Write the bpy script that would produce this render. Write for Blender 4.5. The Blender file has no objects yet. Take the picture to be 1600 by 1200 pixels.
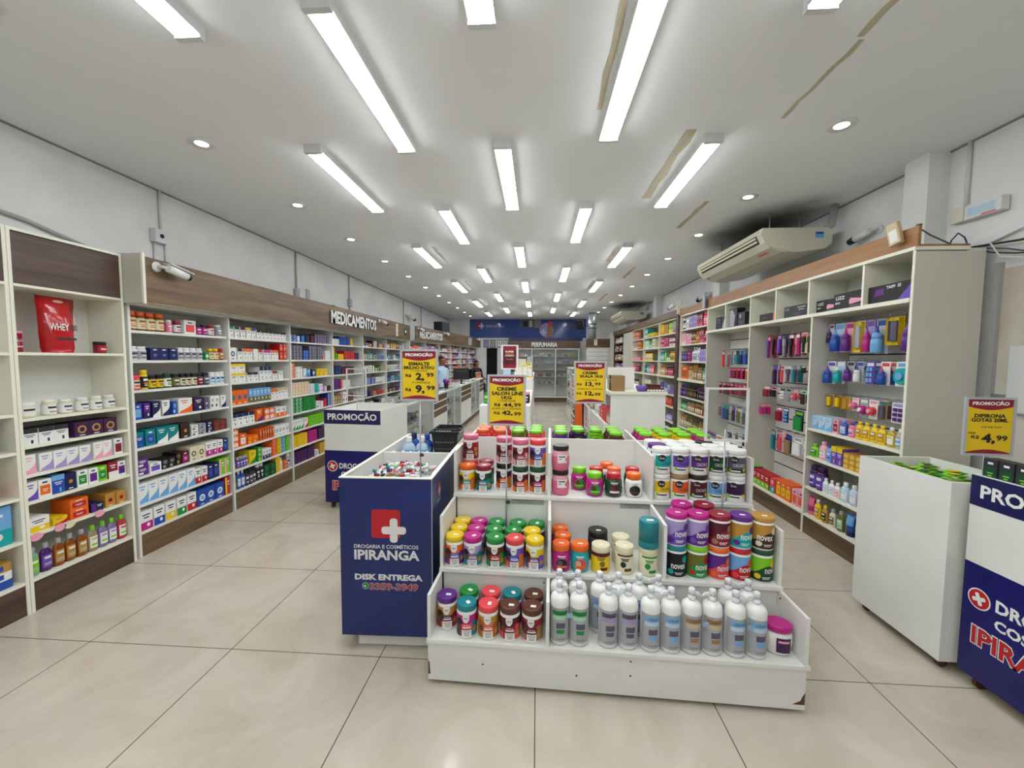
import bpy, math, random
from mathutils import Vector, Matrix, Euler
rnd = random.Random(7)
scene = bpy.context.scene
COL = scene.collection
PI = math.pi
sin, cos, rad = math.sin, math.cos, math.radians

# ------------------------------------------------------------------ camera, world, exposure
def make_camera():
    f, vx, vy, roll = 630.0, 839.5, 561.0, .010
    Y = Vector((vx - 800, -(vy - 600), f)).normalized()
    u = Vector((sin(roll), cos(roll), 0))
    Z = (u - Y * u.dot(Y)).normalized()
    X = Y.cross(Z)
    if X.x < 0: X = -X
    right = Vector((X.x, Y.x, Z.x)); up = Vector((X.y, Y.y, Z.y)); fwd = Vector((X.z, Y.z, Z.z))
    m = Matrix((right, up, -fwd)).transposed().to_4x4()
    m.translation = (0, 0, 1.6)
    cd = bpy.data.cameras.new('camera'); cam = bpy.data.objects.new('camera', cd); COL.objects.link(cam)
    cd.sensor_width = 36; cd.lens = f / 1600 * 36; cd.clip_start = .02
    cam.matrix_world = m
    scene.camera = cam
make_camera()
w = bpy.data.worlds.new('world'); scene.world = w; w.use_nodes = True
w.node_tree.nodes['Background'].inputs[0].default_value = (.8, .85, .9, 1)
w.node_tree.nodes['Background'].inputs[1].default_value = .15
vs = scene.view_settings
vs.view_transform = 'Standard'; vs.look = 'None'; vs.gamma = 1; vs.use_curve_mapping = False
vs.exposure = 1.05
TUBE, SPOT = 11.5, 14.0            # strength of the ceiling tubes and of the small round downlights

# ------------------------------------------------------------------ colours
def lin(h):
    o = []
    for i in (0, 2, 4):
        c = int(h[i:i+2], 16) / 255
        o.append(c / 12.92 if c <= .04045 else ((c + .055) / 1.055) ** 2.4)
    return (o[0], o[1], o[2], 1)
PAL = {k: lin(v) for k, v in dict(
    white='e8e8e4', cream='ddd5b4', beige='c9b48c', grey='85868a', silver='a5a8ad', black='17171b', charcoal='2b2b30',
    red='b81c24', crimson='8f1530', maroon='561022', coral='e2464c', pink='dc6e92', rose='e8a3b4', magenta='b81d80', purple='5e2483',
    violet='6c4cb0', lilac='a493c8', plum='3c1846', navy='16204f', blue='1d4aa6', sky='6fa9dc', pale_blue='b5cfe4', teal='0b7d86', turquoise='12a5a5',
    green='1c8a3a', lime='7bc71c', dark_green='10462a', olive='6b6a22', mint='a5d8b0', yellow='e8c414', gold='b98a3a', amber='a85a14',
    orange='e8661a', brown='5a3220', chocolate='3a2015', tan='9c7a52', skin='8f5d42', slate='5a5468', royal='140f66').items()}
def C(c): return c if not isinstance(c, str) else PAL[c] if c in PAL else lin(c)
def word(c): return c.replace('_', ' ')

# ------------------------------------------------------------------ materials
def nodes(name):
    m = bpy.data.materials.new(name); m.use_nodes = True
    nt = m.node_tree; b = nt.nodes['Principled BSDF']
    return m, nt, b
def link(nt, a, b): nt.links.new(a, b)
def mat_flat(name, col, rough=.5, metal=0, spec=.5, **k):
    m, nt, b = nodes(name)
    b.inputs['Base Color'].default_value = C(col); b.inputs['Roughness'].default_value = rough
    b.inputs['Metallic'].default_value = metal; b.inputs['Specular IOR Level'].default_value = spec
    return m
def mat_paint(name, rough, spec=.5, trans=0):
    m, nt, b = nodes(name)
    a = nt.nodes.new('ShaderNodeAttribute'); a.attribute_name = 'Col'
    link(nt, a.outputs['Color'], b.inputs['Base Color'])
    b.inputs['Roughness'].default_value = rough; b.inputs['Specular IOR Level'].default_value = spec
    b.inputs['Transmission Weight'].default_value = trans
    return m
def mat_noise(name, c1, c2, scale=(3, 3, 3), rough=.5, detail=4, bump=0, spec=.5, lo=.35, hi=.65):
    m, nt, b = nodes(name)
    tc = nt.nodes.new('ShaderNodeTexCoord'); mp = nt.nodes.new('ShaderNodeMapping'); mp.inputs['Scale'].default_value = scale
    n = nt.nodes.new('ShaderNodeTexNoise'); n.inputs['Detail'].default_value = detail; n.inputs['Scale'].default_value = 1
    r = nt.nodes.new('ShaderNodeValToRGB'); r.color_ramp.elements[0].color = C(c1); r.color_ramp.elements[1].color = C(c2)
    r.color_ramp.elements[0].position = lo; r.color_ramp.elements[1].position = hi
    link(nt, tc.outputs['Object'], mp.inputs[0]); link(nt, mp.outputs[0], n.inputs['Vector'])
    link(nt, n.outputs['Fac'], r.inputs[0]); link(nt, r.outputs[0], b.inputs['Base Color'])
    b.inputs['Roughness'].default_value = rough; b.inputs['Specular IOR Level'].default_value = spec
    if bump:
        bp = nt.nodes.new('ShaderNodeBump'); bp.inputs['Strength'].default_value = bump; bp.inputs['Distance'].default_value = .01
        link(nt, n.outputs['Fac'], bp.inputs['Height']); link(nt, bp.outputs[0], b.inputs['Normal'])
    return m
def mat_wood(name, dark, light, rough=.45):
    """straight wood grain, long in the board's own x direction"""
    m, nt, b = nodes(name)
    tc = nt.nodes.new('ShaderNodeTexCoord'); mp = nt.nodes.new('ShaderNodeMapping'); mp.inputs['Scale'].default_value = (.55, 9, 9)
    n = nt.nodes.new('ShaderNodeTexNoise'); n.inputs['Scale'].default_value = 1.6; n.inputs['Detail'].default_value = 6; n.inputs['Distortion'].default_value = .6
    n2 = nt.nodes.new('ShaderNodeTexNoise'); n2.inputs['Scale'].default_value = 9; n2.inputs['Detail'].default_value = 3
    mx = nt.nodes.new('ShaderNodeMath'); mx.operation = 'MULTIPLY_ADD'; mx.inputs[1].default_value = .35
    r = nt.nodes.new('ShaderNodeValToRGB'); r.color_ramp.elements[0].color = C(dark); r.color_ramp.elements[1].color = C(light)
    r.color_ramp.elements[0].position = .42; r.color_ramp.elements[1].position = .85
    link(nt, tc.outputs['Object'], mp.inputs[0]); link(nt, mp.outputs[0], n.inputs['Vector']); link(nt, mp.outputs[0], n2.inputs['Vector'])
    link(nt, n2.outputs['Fac'], mx.inputs[0]); link(nt, n.outputs['Fac'], mx.inputs[2])
    link(nt, mx.outputs[0], r.inputs[0]); link(nt, r.outputs[0], b.inputs['Base Color'])
    b.inputs['Roughness'].default_value = rough
    return m
def mat_emit(name, col, s):
    m, nt, b = nodes(name)
    b.inputs['Base Color'].default_value = C('white')
    b.inputs['Emission Color'].default_value = col; b.inputs['Emission Strength'].default_value = s
    return m
def mat_glass(name, tint=(.975, .99, .985, 1), fac=.07):
    m = bpy.data.materials.new(name); m.use_nodes = True; nt = m.node_tree; nt.nodes.clear()
    o = nt.nodes.new('ShaderNodeOutputMaterial'); mx = nt.nodes.new('ShaderNodeMixShader')
    t = nt.nodes.new('ShaderNodeBsdfTransparent'); g = nt.nodes.new('ShaderNodeBsdfGlossy')
    fr = nt.nodes.new('ShaderNodeFresnel'); fr.inputs[0].default_value = 1.45
    ad = nt.nodes.new('ShaderNodeMath'); ad.operation = 'MULTIPLY_ADD'; ad.inputs[1].default_value = .3; ad.inputs[2].default_value = fac - .04; ad.use_clamp = True
    t.inputs[0].default_value = tint; g.inputs['Roughness'].default_value = .03
    link(nt, fr.outputs[0], ad.inputs[0]); link(nt, ad.outputs[0], mx.inputs[0])
    link(nt, t.outputs[0], mx.inputs[1]); link(nt, g.outputs[0], mx.inputs[2]); link(nt, mx.outputs[0], o.inputs[0])
    return m
def mat_floor():
    m, nt, b = nodes('porcelain_tiles')
    N = nt.nodes.new
    tc = N('ShaderNodeTexCoord'); sp = N('ShaderNodeSeparateXYZ'); link(nt, tc.outputs['Object'], sp.inputs[0])
    def math_(op, a, bb=None, c=None):
        n = N('ShaderNodeMath'); n.operation = op
        for i, x in enumerate((a, bb, c)):
            if x is None: continue
            if isinstance(x, (int, float)): n.inputs[i].default_value = x
            else: link(nt, x, n.inputs[i])
        return n.outputs[0]
    def line(sock, off):
        t = math_('FRACT', math_('DIVIDE', math_('ADD', sock, off), .832))
        d = math_('MINIMUM', t, math_('SUBTRACT', 1.0, t))
        return math_('LESS_THAN', d, .0030)
    gx = line(sp.outputs[0], 83.2 - .005); gy = line(sp.outputs[1], 83.2 - 2.02)
    g = math_('MAXIMUM', gx, gy)
    no = N('ShaderNodeTexNoise'); no.inputs['Scale'].default_value = 2.6; no.inputs['Detail'].default_value = 8; no.inputs['Roughness'].default_value = .62; no.inputs['Distortion'].default_value = .8
    link(nt, tc.outputs['Object'], no.inputs['Vector'])
    r = N('ShaderNodeValToRGB'); r.color_ramp.elements[0].color = lin('bbb09f'); r.color_ramp.elements[1].color = lin('cfc6b6')
    r.color_ramp.elements[0].position = .32; r.color_ramp.elements[1].position = .68
    link(nt, no.outputs['Fac'], r.inputs[0])
    mx = N('ShaderNodeMix'); mx.data_type = 'RGBA'
    link(nt, g, mx.inputs[0]); link(nt, r.outputs[0], mx.inputs[6]); mx.inputs[7].default_value = lin('5c554c')
    link(nt, mx.outputs[2], b.inputs['Base Color'])
    b.inputs['Roughness'].default_value = .16; b.inputs['Specular IOR Level'].default_value = .5
    return m

M = {}
M['paint'] = mat_paint('printed_plastic', .35)
M['card'] = mat_paint('printed_card', .5, .4)
M['gloss'] = mat_paint('glossy_plastic', .15)
M['clear'] = mat_paint('tinted_clear_plastic', .12, .6, .45)
M['melamine'] = mat_noise('white_melamine', 'dfdfd8', 'e8e8e2', (2, 2, 2), .4)
M['worn'] = mat_noise('worn_white_melamine', 'dadad3', 'e6e6e1', (1.3, 1.3, 5), .38, 6)
M['panel_grey'] = mat_noise('greige_panel', 'c2c0b4', 'cbc9bd', (1.2, 1.2, 1.2), .5)
M['edge'] = mat_flat('cream_edge_band', lin('e9e8d6'), .4)
M['wood_left'] = mat_wood('walnut_laminate', lin('43321f'), lin('7f6546'))
M['wood_dark'] = mat_wood('dark_wenge_laminate', lin('33261f'), lin('5d483b'))
M['wood_tan'] = mat_wood('tan_oak_laminate', lin('86592f'), lin('a87a4c'))
M['wood_mid'] = mat_wood('brown_laminate', lin('3d2b1c'), lin('70563c'))
M['wall'] = mat_noise('rough_white_wall', 'dedfde', 'e9eae8', (2.5, 2.5, 2.5), .85, 9, .35, .2)
M['wall_old'] = mat_noise('stained_plaster_wall', 'a89274', 'd4d0c4', (1.7, 1.7, 1.1), .85, 7, .3, .2, .3, .52)
M['ceiling'] = mat_noise('white_plaster_ceiling', 'e9ecef', 'eff2f4', (.8, .8, .8), .8, 5, .03, .2)
M['floor'] = mat_floor()
M['metal'] = mat_flat('galvanised_metal', lin('9fa2a6'), .35, .8)
M['chrome'] = mat_flat('chrome', lin('c8cace'), .15, 1)
M['white_metal'] = mat_flat('white_painted_metal', lin('d7d9da'), .35)
M['alu'] = mat_flat('satin_aluminium', lin('b9bdc4'), .4, .35)
M['pvc'] = mat_flat('grey_pvc', lin('a9abab'), .5)
M['black'] = mat_flat('black_plastic', lin('121216'), .3)
M['royal'] = mat_noise('royal_blue_vinyl', lin('0d0a58'), lin('130e6c'), (2, 2, 2), .3)
M['blue_front'] = mat_noise('worn_blue_vinyl', lin('0a1c58'), lin('0d246a'), (3, 3, 3), .3)
M['navy'] = mat_flat('navy_vinyl', lin('1a1a52'), .35)
M['acbody'] = mat_noise('yellowed_plastic', lin('c5c3b0'), lin('d2d0be'), (2, 2, 2), .4)
M['glass'] = mat_glass('display_glass')
M['tube'] = mat_emit('lit_tube_diffuser', (.93, .965, 1, 1), TUBE)
M['spot'] = mat_emit('lit_warm_lens', (1, .86, .66, 1), SPOT)
M['skin'] = mat_noise('skin', lin('7a4e38'), lin('8c5c44'), (20, 20, 20), .55)
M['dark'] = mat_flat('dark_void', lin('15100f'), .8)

# ------------------------------------------------------------------ mesh builder
class MB:
    def __init__(s): s.v = []; s.f = []; s.c = []; s.m = []; s.s = []
    def face(s, idx, col, mat=0, smooth=False):
        s.f.append(tuple(idx)); s.c.append(C(col)); s.m.append(mat); s.s.append(smooth)
    def poly(s, pts, col='white', mat=0):
        n = len(s.v); s.v += [tuple(p) for p in pts]; s.face(range(n, n + len(pts)), col, mat); return s
    def box(s, x0, x1, y0, y1, z0, z1, col='white', mat=0, skip='', tx=0, ty=0):
        """tx, ty: how much the bottom is drawn in on each side (a taper)"""
        n = len(s.v)
        s.v += [(x0+tx, y0+ty, z0), (x1-tx, y0+ty, z0), (x1-tx, y1-ty, z0), (x0+tx, y1-ty, z0), (x0, y0, z1), (x1, y0, z1), (x1, y1, z1), (x0, y1, z1)]
        for k, q in (('b', (3, 2, 1, 0)), ('t', (4, 5, 6, 7)), ('f', (0, 1, 5, 4)), ('r', (1, 2, 6, 5)), ('k', (2, 3, 7, 6)), ('l', (3, 0, 4, 7))):
            if k not in skip: s.face([n + i for i in q], col, mat)
        return s
    def rbox(s, x0, x1, y0, y1, z0, z1, b, col='white', mat=0, n=3):
        """box with its vertical edges rounded"""
        pts = []
        for cx, cy, a0 in ((x1-b, y0+b, -90), (x1-b, y1-b, 0), (x0+b, y1-b, 90), (x0+b, y0+b, 180)):
            for i in range(n+1):
                a = rad(a0 + 90*i/n); pts.append((cx + b*cos(a), cy + b*sin(a)))
        return s.prism(pts, z0, z1, col, mat)
    def prism(s, pts, z0, z1, col='white', mat=0, smooth=False):
        n = len(s.v); k = len(pts)
        s.v += [(x, y, z0) for x, y in pts] + [(x, y, z1) for x, y in pts]
        s.face([n + i for i in range(k)][::-1], col, mat); s.face([n + k + i for i in range(k)], col, mat)
        for i in range(k): s.face((n + i, n + (i+1) % k, n + k + (i+1) % k, n + k + i), col, mat, smooth)
        return s
    def extrude(s, pts, vec, col='white', mat=0):
        """closed outline of 3D points swept along vec"""
        n = len(s.v); k = len(pts); vec = Vector(vec)
        s.v += [tuple(p) for p in pts] + [tuple(Vector(p) + vec) for p in pts]
        s.face([n + i for i in range(k)], col, mat); s.face([n + k + i for i in range(k)][::-1], col, mat)
        for i in range(k): s.face((n + (i+1) % k, n + i, n + k + i, n + k + (i+1) % k), col, mat)
        return s
    def lathe(s, prof, n=20, col='white', mat=0, cx=0, cy=0, sx=1, sy=1, cols=None):
        """prof: (radius, z) from bottom to top; cols: one colour per band"""
        base = len(s.v)
        for r, z in prof:
            for i in range(n):
                a = 2*PI*i/n; s.v.append((cx + sx*r*sin(a), cy - sy*r*cos(a), z))
        for j in range(len(prof)-1):
            cc = cols[j] if cols else col
            for i in range(n):
                a, b = base + j*n + i, base + j*n + (i+1) % n
                s.face((a, b, b+n, a+n), cc, mat, True)
        if prof[0][0] > 1e-5: s.face([base + i for i in range(n)][::-1], cols[0] if cols else col, mat)
        if prof[-1][0] > 1e-5: s.face([base + (len(prof)-1)*n + i for i in range(n)], cols[-1] if cols else col, mat)
        return s
    def tube(s, pts, r, n=8, col='white', mat=0):
        pts = [Vector(p) for p in pts]; base = len(s.v)
        for j, p in enumerate(pts):
            d = (pts[min(j+1, len(pts)-1)] - pts[max(j-1, 0)]).normalized()
            u = d.orthogonal().normalized() if j == 0 else (u - d*u.dot(d)).normalized()
            v = d.cross(u)
            rr = r[j] if isinstance(r, (list, tuple)) else r
            for i in range(n):
                a = 2*PI*i/n; s.v.append(tuple(p + u*rr*cos(a) + v*rr*sin(a)))
        for j in range(len(pts)-1):
            for i in range(n):
                a, b = base + j*n + i, base + j*n + (i+1) % n
                s.face((a, b, b+n, a+n), col, mat, True)
        s.face([base + i for i in range(n)][::-1], col, mat); s.face([base + (len(pts)-1)*n + i for i in range(n)], col, mat)
        return s
    def geo(s, v2, fs, fn, col, mat=0):
        n = len(s.v); s.v += [tuple(fn(x, y)) for x, y in v2]
        for f in fs: s.face([n + i for i in f], col, mat)
        return s
    def patch(s, pts, r, col, mat=0, off=.0006):
        """flat outline of (angle, z) laid on a cylinder of radius r, front towards -y"""
        a0, a1 = min(a for a, z in pts), max(a for a, z in pts)
        n = max(1, math.ceil((a1 - a0)/.14))
        def cut(P, c, keep_above):                     # clip a convex outline at angle c
            o = []
            for i in range(len(P)):
                A, B = P[i], P[(i+1) % len(P)]; ia, ib = (A[0] >= c) == keep_above or A[0] == c, (B[0] >= c) == keep_above or B[0] == c
                if ia: o.append(A)
                if ia != ib and A[0] != B[0]: t = (c - A[0])/(B[0] - A[0]); o.append((c, A[1] + t*(B[1]-A[1])))
            return o
        for i in range(n):
            P = pts
            if n > 1: P = cut(cut(pts, a0 + (a1-a0)*i/n, True), a0 + (a1-a0)*(i+1)/n, False)
            if len(P) > 2: s.poly([((r+off)*sin(a), -(r+off)*cos(a), z) for a, z in P], col, mat)
        return s
    def wrap(s, a0, a1, z0, z1, r, col, n=8, off=.0006, mat=0):
        for i in range(n):
            b0, b1 = a0 + (a1-a0)*i/n, a0 + (a1-a0)*(i+1)/n
            s.patch([(b0, z0), (b1, z0), (b1, z1), (b0, z1)], r, col, mat, off)
        return s
    def oval(s, a, z, da, dz, r, col, n=14, off=.001):
        return s.patch([(a + da*cos(2*PI*i/n), z + dz*sin(2*PI*i/n)) for i in range(n)], r, col, 0, off)
    def ctext(s, txt, a, z, w, h, r, col, off=.0014, bold=0):
        v, f = text_geo(txt, bold)
        return s.geo(v, f, lambda x, y: ((r+off)*sin(a + x*w/r), -(r+off)*cos(a + x*w/r), z + y*h), col)
    def text(s, txt, P, R, U, w, h, col='white', mat=0, bold=.02):
        """lettering fitted in a box w wide and h high around P, in the plane of R (reading direction) and U (up)"""
        P, R, U = Vector(P), Vector(R).normalized(), Vector(U).normalized()
        v, f = text_geo(txt, bold)
        return s.geo(v, f, lambda x, y: P + R*(x*w) + U*(y*h), col, mat)
    def build(s, name, mats, parent=None, loc=None, rot=None):
        return link_obj(name, s.mesh(name, mats), parent, loc, rot)
    def mesh(s, name, mats):
        me = bpy.data.meshes.new(name)
        me.from_pydata(s.v, [], s.f)
        if not isinstance(mats, (list, tuple)): mats = [mats]
        for m in mats: me.materials.append(m if not isinstance(m, str) else M[m])
        me.polygons.foreach_set('material_index', s.m); me.polygons.foreach_set('use_smooth', s.s)
        at = me.attributes.new('Col', 'FLOAT_COLOR', 'FACE')
        at.data.foreach_set('color', [x for c in s.c for x in c])
        me.update(); return me

_tx = {}
def text_geo(txt, bold=0):
    """filled outlines of a line of lettering, scaled to a 1 x 1 box around the origin"""
    k = (txt, bold)
    if k not in _tx:
        cu = bpy.data.curves.new('lettering', 'FONT'); cu.body = txt; cu.resolution_u = 2; cu.offset = bold
        o = bpy.data.objects.new('lettering', cu); COL.objects.link(o)
        dg = bpy.context.evaluated_depsgraph_get(); dg.update()
        me = bpy.data.meshes.new_from_object(o.evaluated_get(dg))
        v = [(p.co.x, p.co.y) for p in me.vertices]; f = [tuple(p.vertices) for p in me.polygons]
        bpy.data.objects.remove(o); bpy.data.curves.remove(cu); bpy.data.meshes.remove(me)
        x0, x1 = min(a for a, b in v), max(a for a, b in v); y0, y1 = min(b for a, b in v), max(b for a, b in v)
        _tx[k] = ([((a-x0)/(x1-x0)-.5, (b-y0)/(y1-y0)-.5) for a, b in v], f)
    return _tx[k]

# ------------------------------------------------------------------ objects, parts, labels
def link_obj(name, data, parent=None, loc=None, rot=None):
    o = bpy.data.objects.new(name, data); COL.objects.link(o)
    if parent is not None: o.parent = parent
    if loc is not None: o.location = loc
    if rot is not None: o.rotation_euler = rot if isinstance(rot, (tuple, list)) else (0, 0, rot)
    return o
def tag(o, label, cat, group=None, kind=None):
    o['label'] = label; o['category'] = cat
    if group: o['group'] = group
    if kind: o['kind'] = kind
    return o
def thing(name, label, cat, loc=(0, 0, 0), rot=0, group=None):
    return tag(link_obj(name, None, None, loc, rot), label, cat, group)
def struct(o):
    o['kind'] = 'structure'; return o
def place(proto, name, label, cat, loc, rot=0, group=None):
    """one more of a kind: proto is a list of (part name, mesh); one mesh alone is the whole thing"""
    if len(proto) == 1: t = tag(link_obj(name, proto[0][1], None, loc, rot), label, cat, group)
    else:
        t = thing(name, label, cat, loc, rot, group)
        made = {}
        for pn, me in proto:                           # 'lid/price_sticker': a part of the lid
            up, _, own = pn.rpartition('/')
            made[own] = link_obj(own, me, made.get(up, t))
    PLACED.setdefault(name, []).append((t, [me for pn, me in proto]))
    return t
PLACED = {}
ORD = ['zeroth'] + 'first second third fourth fifth sixth seventh eighth ninth tenth eleventh twelfth thirteenth fourteenth fifteenth sixteenth seventeenth eighteenth nineteenth twentieth'.split()
ORD += ['twenty-' + x for x in ORD[1:10]] + ['thirtieth'] + ['thirty-' + x for x in ORD[1:10]] + ['fortieth'] + ['forty-' + x for x in ORD[1:10]]

# ================================================================== THE ROOM
XL, XR, YF, YB, H = -3.5, 3.0, -2.4, 15.6, 3.13
struct(MB().box(XL, XR, YF, YB, -.1, 0).build('floor', 'floor'))
ceil = struct(MB().box(XL, XR, YF, YB, H, H+.1).build('ceiling', 'ceiling'))
struct(MB().box(XL-.15, XL, YF, YB, 0, H).build('wall_left', 'wall'))
wr = struct(MB().box(XR, XR+.15, YF, YB, 0, H).build('wall_right', 'wall'))
struct(MB().box(XR-.004, XR, YF, 2.84, 0, 2.2).build('trim_1', 'wall_old'))
struct(MB().box(XL, XR, YF-.15, YF, 0, H).build('wall_front', 'wall'))
# back wall with a doorway
D0, D1, DH = -1.98, -1.55, 2.02
bw = MB()
bw.box(XL, D0, YB, YB+.15, 0, H); bw.box(D1, XR, YB, YB+.15, 0, H); bw.box(D0, D1, YB, YB+.15, DH, H)
struct(bw.build('wall_back', 'wall'))
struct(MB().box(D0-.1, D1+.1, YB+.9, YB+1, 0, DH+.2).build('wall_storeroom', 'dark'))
# dark line where the ceiling meets the walls
for i, (x0, x1) in enumerate(((XL, XL+.012), (XR-.012, XR))):
    struct(MB().box(x0, x1, YF, YB, H-.012, H).build('trim_%d' % (i+2), mat_flat('grey_edge_line', lin('8b8c8a'), .8)))
for i, (y0, y1) in enumerate(((3.23, 3.43), (6.62, 6.86), (10.0, 10.25), (13.3, 13.5))):
    struct(MB().box(2.85, XR, y0, y1, 0, H).build('pillar', 'wall'))
# dull strips and scars where older light fittings were taken off the ceiling
scar = mat_noise('bare_plaster_scar', lin('b3a88f'), lin('d2c9b4'), (9, 2, 2), .9, 5)
def strip(pts, wd):
    b = MB(); r2 = random.Random(len(pts)*7 + int(pts[0][1]*100))
    L = [(x - wd*(.6 + .4*r2.random()), y) for x, y in pts]; R = [(x + wd*(.6 + .4*r2.random()), y) for x, y in pts]
    b.prism(L + R[::-1], H-.002, H+.001)
    struct(b.build('plaster_scar', scar, ceil))
def seg(x, y0, y1, n=7): return [(x + .006*sin(i*2.1), y0 + (y1-y0)*i/n) for i in range(n+1)]
for x, y0, y1, wd in ((1.50, 1.55, 2.1, .02), (1.53, 2.12, 2.75, .016), (1.01, 2.85, 4.0, .045), (1.62, 4.1, 4.9, .03), (.36, 1.5, 2.6, .02),
                      (-1.45, 5.55, 6.5, .03), (1.07, 5.6, 6.5, .035), (1.60, 6.9, 7.8, .03), (1.08, 8.0, 9.0, .035), (1.60, 9.6, 10.8, .03),
                      (-.86, 6.9, 7.8, .02), (-1.45, 8.0, 8.9, .02), (1.05, 10.5, 11.5, .03)):
    strip(seg(x, y0, y1), wd)

# ------------------------------------------------------------------ ceiling lights
def tube_proto():
    b = MB().box(-.06, .06, 0, 1.22, -.043, 0).box(-.062, .062, -.002, .03, -.058, -.0).box(-.062, .062, 1.19, 1.222, -.058, 0)
    d = MB()
    pr = [(-.056, -.0435), (.056, -.0435), (.055, -.05), (.046, -.057), (-.046, -.057), (-.055, -.05)]
    d.extrude([(x, .03, z) for x, z in pr], (0, 1.16, 0))
    return [('housing', b.mesh('housing', 'white_metal')), ('diffuser', d.mesh('diffuser', 'tube'))]
TP = tube_proto()
rows = ['over the shop entrance', 'nearest the entrance', 'second from the entrance', 'third from the entrance', 'fourth from the entrance', 'fifth from the entrance', 'farthest from the entrance']
for cname, x, ys in (('outer left', -1.63, (-1.9, .67, 2.9, 5.4, 7.85, 10.4, 12.9)), ('inner left', -.95, (-.85, 1.74, 4.06, 6.68, 9.25, 11.8)),
                     ('middle', -.26, (-1.9, .67, 2.9, 5.4, 7.85, 10.4, 12.9)), ('inner right', .465, (-.85, 1.66, 4.06, 6.65, 9.25, 11.8)), ('outer right', 1.18, (-1.9, .67, 2.9, 5.48, 7.85, 10.4, 12.9))):
    for i, y in enumerate(ys):
        place(TP, 'ceiling_tube_light', 'long white lit tube fitting, %s column, %s' % (cname, rows[i]), 'ceiling light', (x, y, H), 0, 'tube fittings in five columns on the ceiling')
def spot_proto():
    r = MB().lathe([(.0425, -.003), (.07, -.012), (.085, -.002), (.085, 0)], 20)
    l = MB().lathe([(0.0001, -.008), (.042, -.004), (.042, 0)], 16)
    return [('ring', r.mesh('ring', 'white_metal')), ('lens', l.mesh('lens', 'spot'))]
SPp = spot_proto()
for side, x in (('left', -2.42), ('right', 1.96)):
    for i in range(13):
        y = .52 + 1.165*i if i else .5
        place(SPp, 'downlight', 'small round warm recessed downlight, %s from the entrance, %s row' % (ORD[i+1], side), 'downlight', (x, y, H), 0, 'round downlights along the %s side' % side)

# ================================================================== GOODS: one maker per kind, each made once and copied
_pc = {}
def marks(b, x0, x1, z0, z1, y, n, col):
    """small lines of print on a front"""
    h = (z1-z0)/n
    for i in range(n):
        wd = (x1-x0)*(.55 + .4*((i*37 % 10)/10)); cx = (x0+x1)/2
        b.poly([(cx-wd/2, y, z0+i*h+h*.25), (cx+wd/2, y, z0+i*h+h*.25), (cx+wd/2, y, z0+i*h+h*.7), (cx-wd/2, y, z0+i*h+h*.7)], col)
def q(b, x0, x1, z0, z1, y, col): b.poly([(x0, y, z0), (x1, y, z0), (x1, y, z1), (x0, y, z1)], col)
def mk_box(w, h, d, des, c1, c2, c3='white'):
    b = MB(); b.box(-w/2, w/2, 0, d, 0, h, c1, skip='f'); a, y = w/2, 0.0
    light = c1 in ('white', 'cream', 'pale_blue', 'rose', 'mint', 'beige', 'yellow', 'silver')
    ink = 'navy' if light else 'white'
    # the front is divided into fields that tile it, print sits a hair in front
    if des == 'a':      # band of the second colour across the top
        q(b, -a, a, 0, h*.72, y, c1); q(b, -a, a, h*.72, h, y, c2); b.box(-a, a, 0, d, h, h+.0004, c2, skip='bfrkl')
        marks(b, -a*.8, a*.8, h*.46, h*.66, -.0004, 2, ink); q(b, a*.1, a*.4, h*.08, h*.3, -.0004, c2)
    elif des == 's':    # lower half in the second colour
        q(b, -a, a, h*.42, h, y, c1); q(b, -a, a, 0, h*.42, y, c2)
        marks(b, -a*.75, a*.75, h*.58, h*.86, -.0004, 2, ink); b.poly([(a*.9*cos(t)*.3 + a*.3, -.0004, h*.25 + h*.1*sin(t)) for t in [i*PI/6 for i in range(12)]], 'white')
    elif des == 'l':    # a swoosh rising to one corner
        q(b, -a, a, 0, h, y, c1); pts = [(-a, -.0004, 0), (a, -.0004, 0), (a, -.0004, h*.62)] + [(a - 2*a*t, -.0004, h*(.62 - .5*math.sqrt(t))) for t in (.15, .35, .6, .85)]
        b.poly(pts, c2); marks(b, -a*.8, a*.5, h*.62, h*.9, -.0004, 2, 'white' if not light else c2)
    elif des == 'd':    # a roundel
        q(b, -a, a, 0, h, y, c1); rr = min(a, h/2)*.62
        b.poly([(rr*cos(t), -.0004, h*.5 + rr*sin(t)) for t in [i*PI/8 for i in range(16)]], c2)
        b.poly([(rr*.6*cos(t), -.0008, h*.5 + rr*.6*sin(t)) for t in [i*PI/6 for i in range(12)]], c3)
        marks(b, -a*.7, a*.7, h*.04, h*.16, -.0004, 1, ink)
    elif des == 'p':    # plain front with print and a small block
        q(b, -a, a, 0, h, y, c1); marks(b, -a*.8, a*.8, h*.5, h*.85, -.0004, 3, c2); q(b, -a*.7, a*.1, h*.12, h*.36, -.0004, c2)
    elif des == 'v':    # broad upright stripe
        q(b, -a, a, 0, h, y, c1); q(b, -a*.95, -a*.2, h*.03, h*.97, -.0004, c2); marks(b, -a*.1, a*.9, h*.5, h*.8, -.0004, 2, ink)
    else:               # 'w': window of the second colour
        q(b, -a, a, 0, h, y, c1); q(b, -a*.75, a*.75, h*.15, h*.68, -.0004, c2); marks(b, -a*.7, a*.7, h*.74, h*.93, -.0004, 1, ink); marks(b, -a*.5, a*.5, h*.3, h*.5, -.0008, 2, c3)
    return [('carton', b.mesh('carton', 'card'))]
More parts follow.
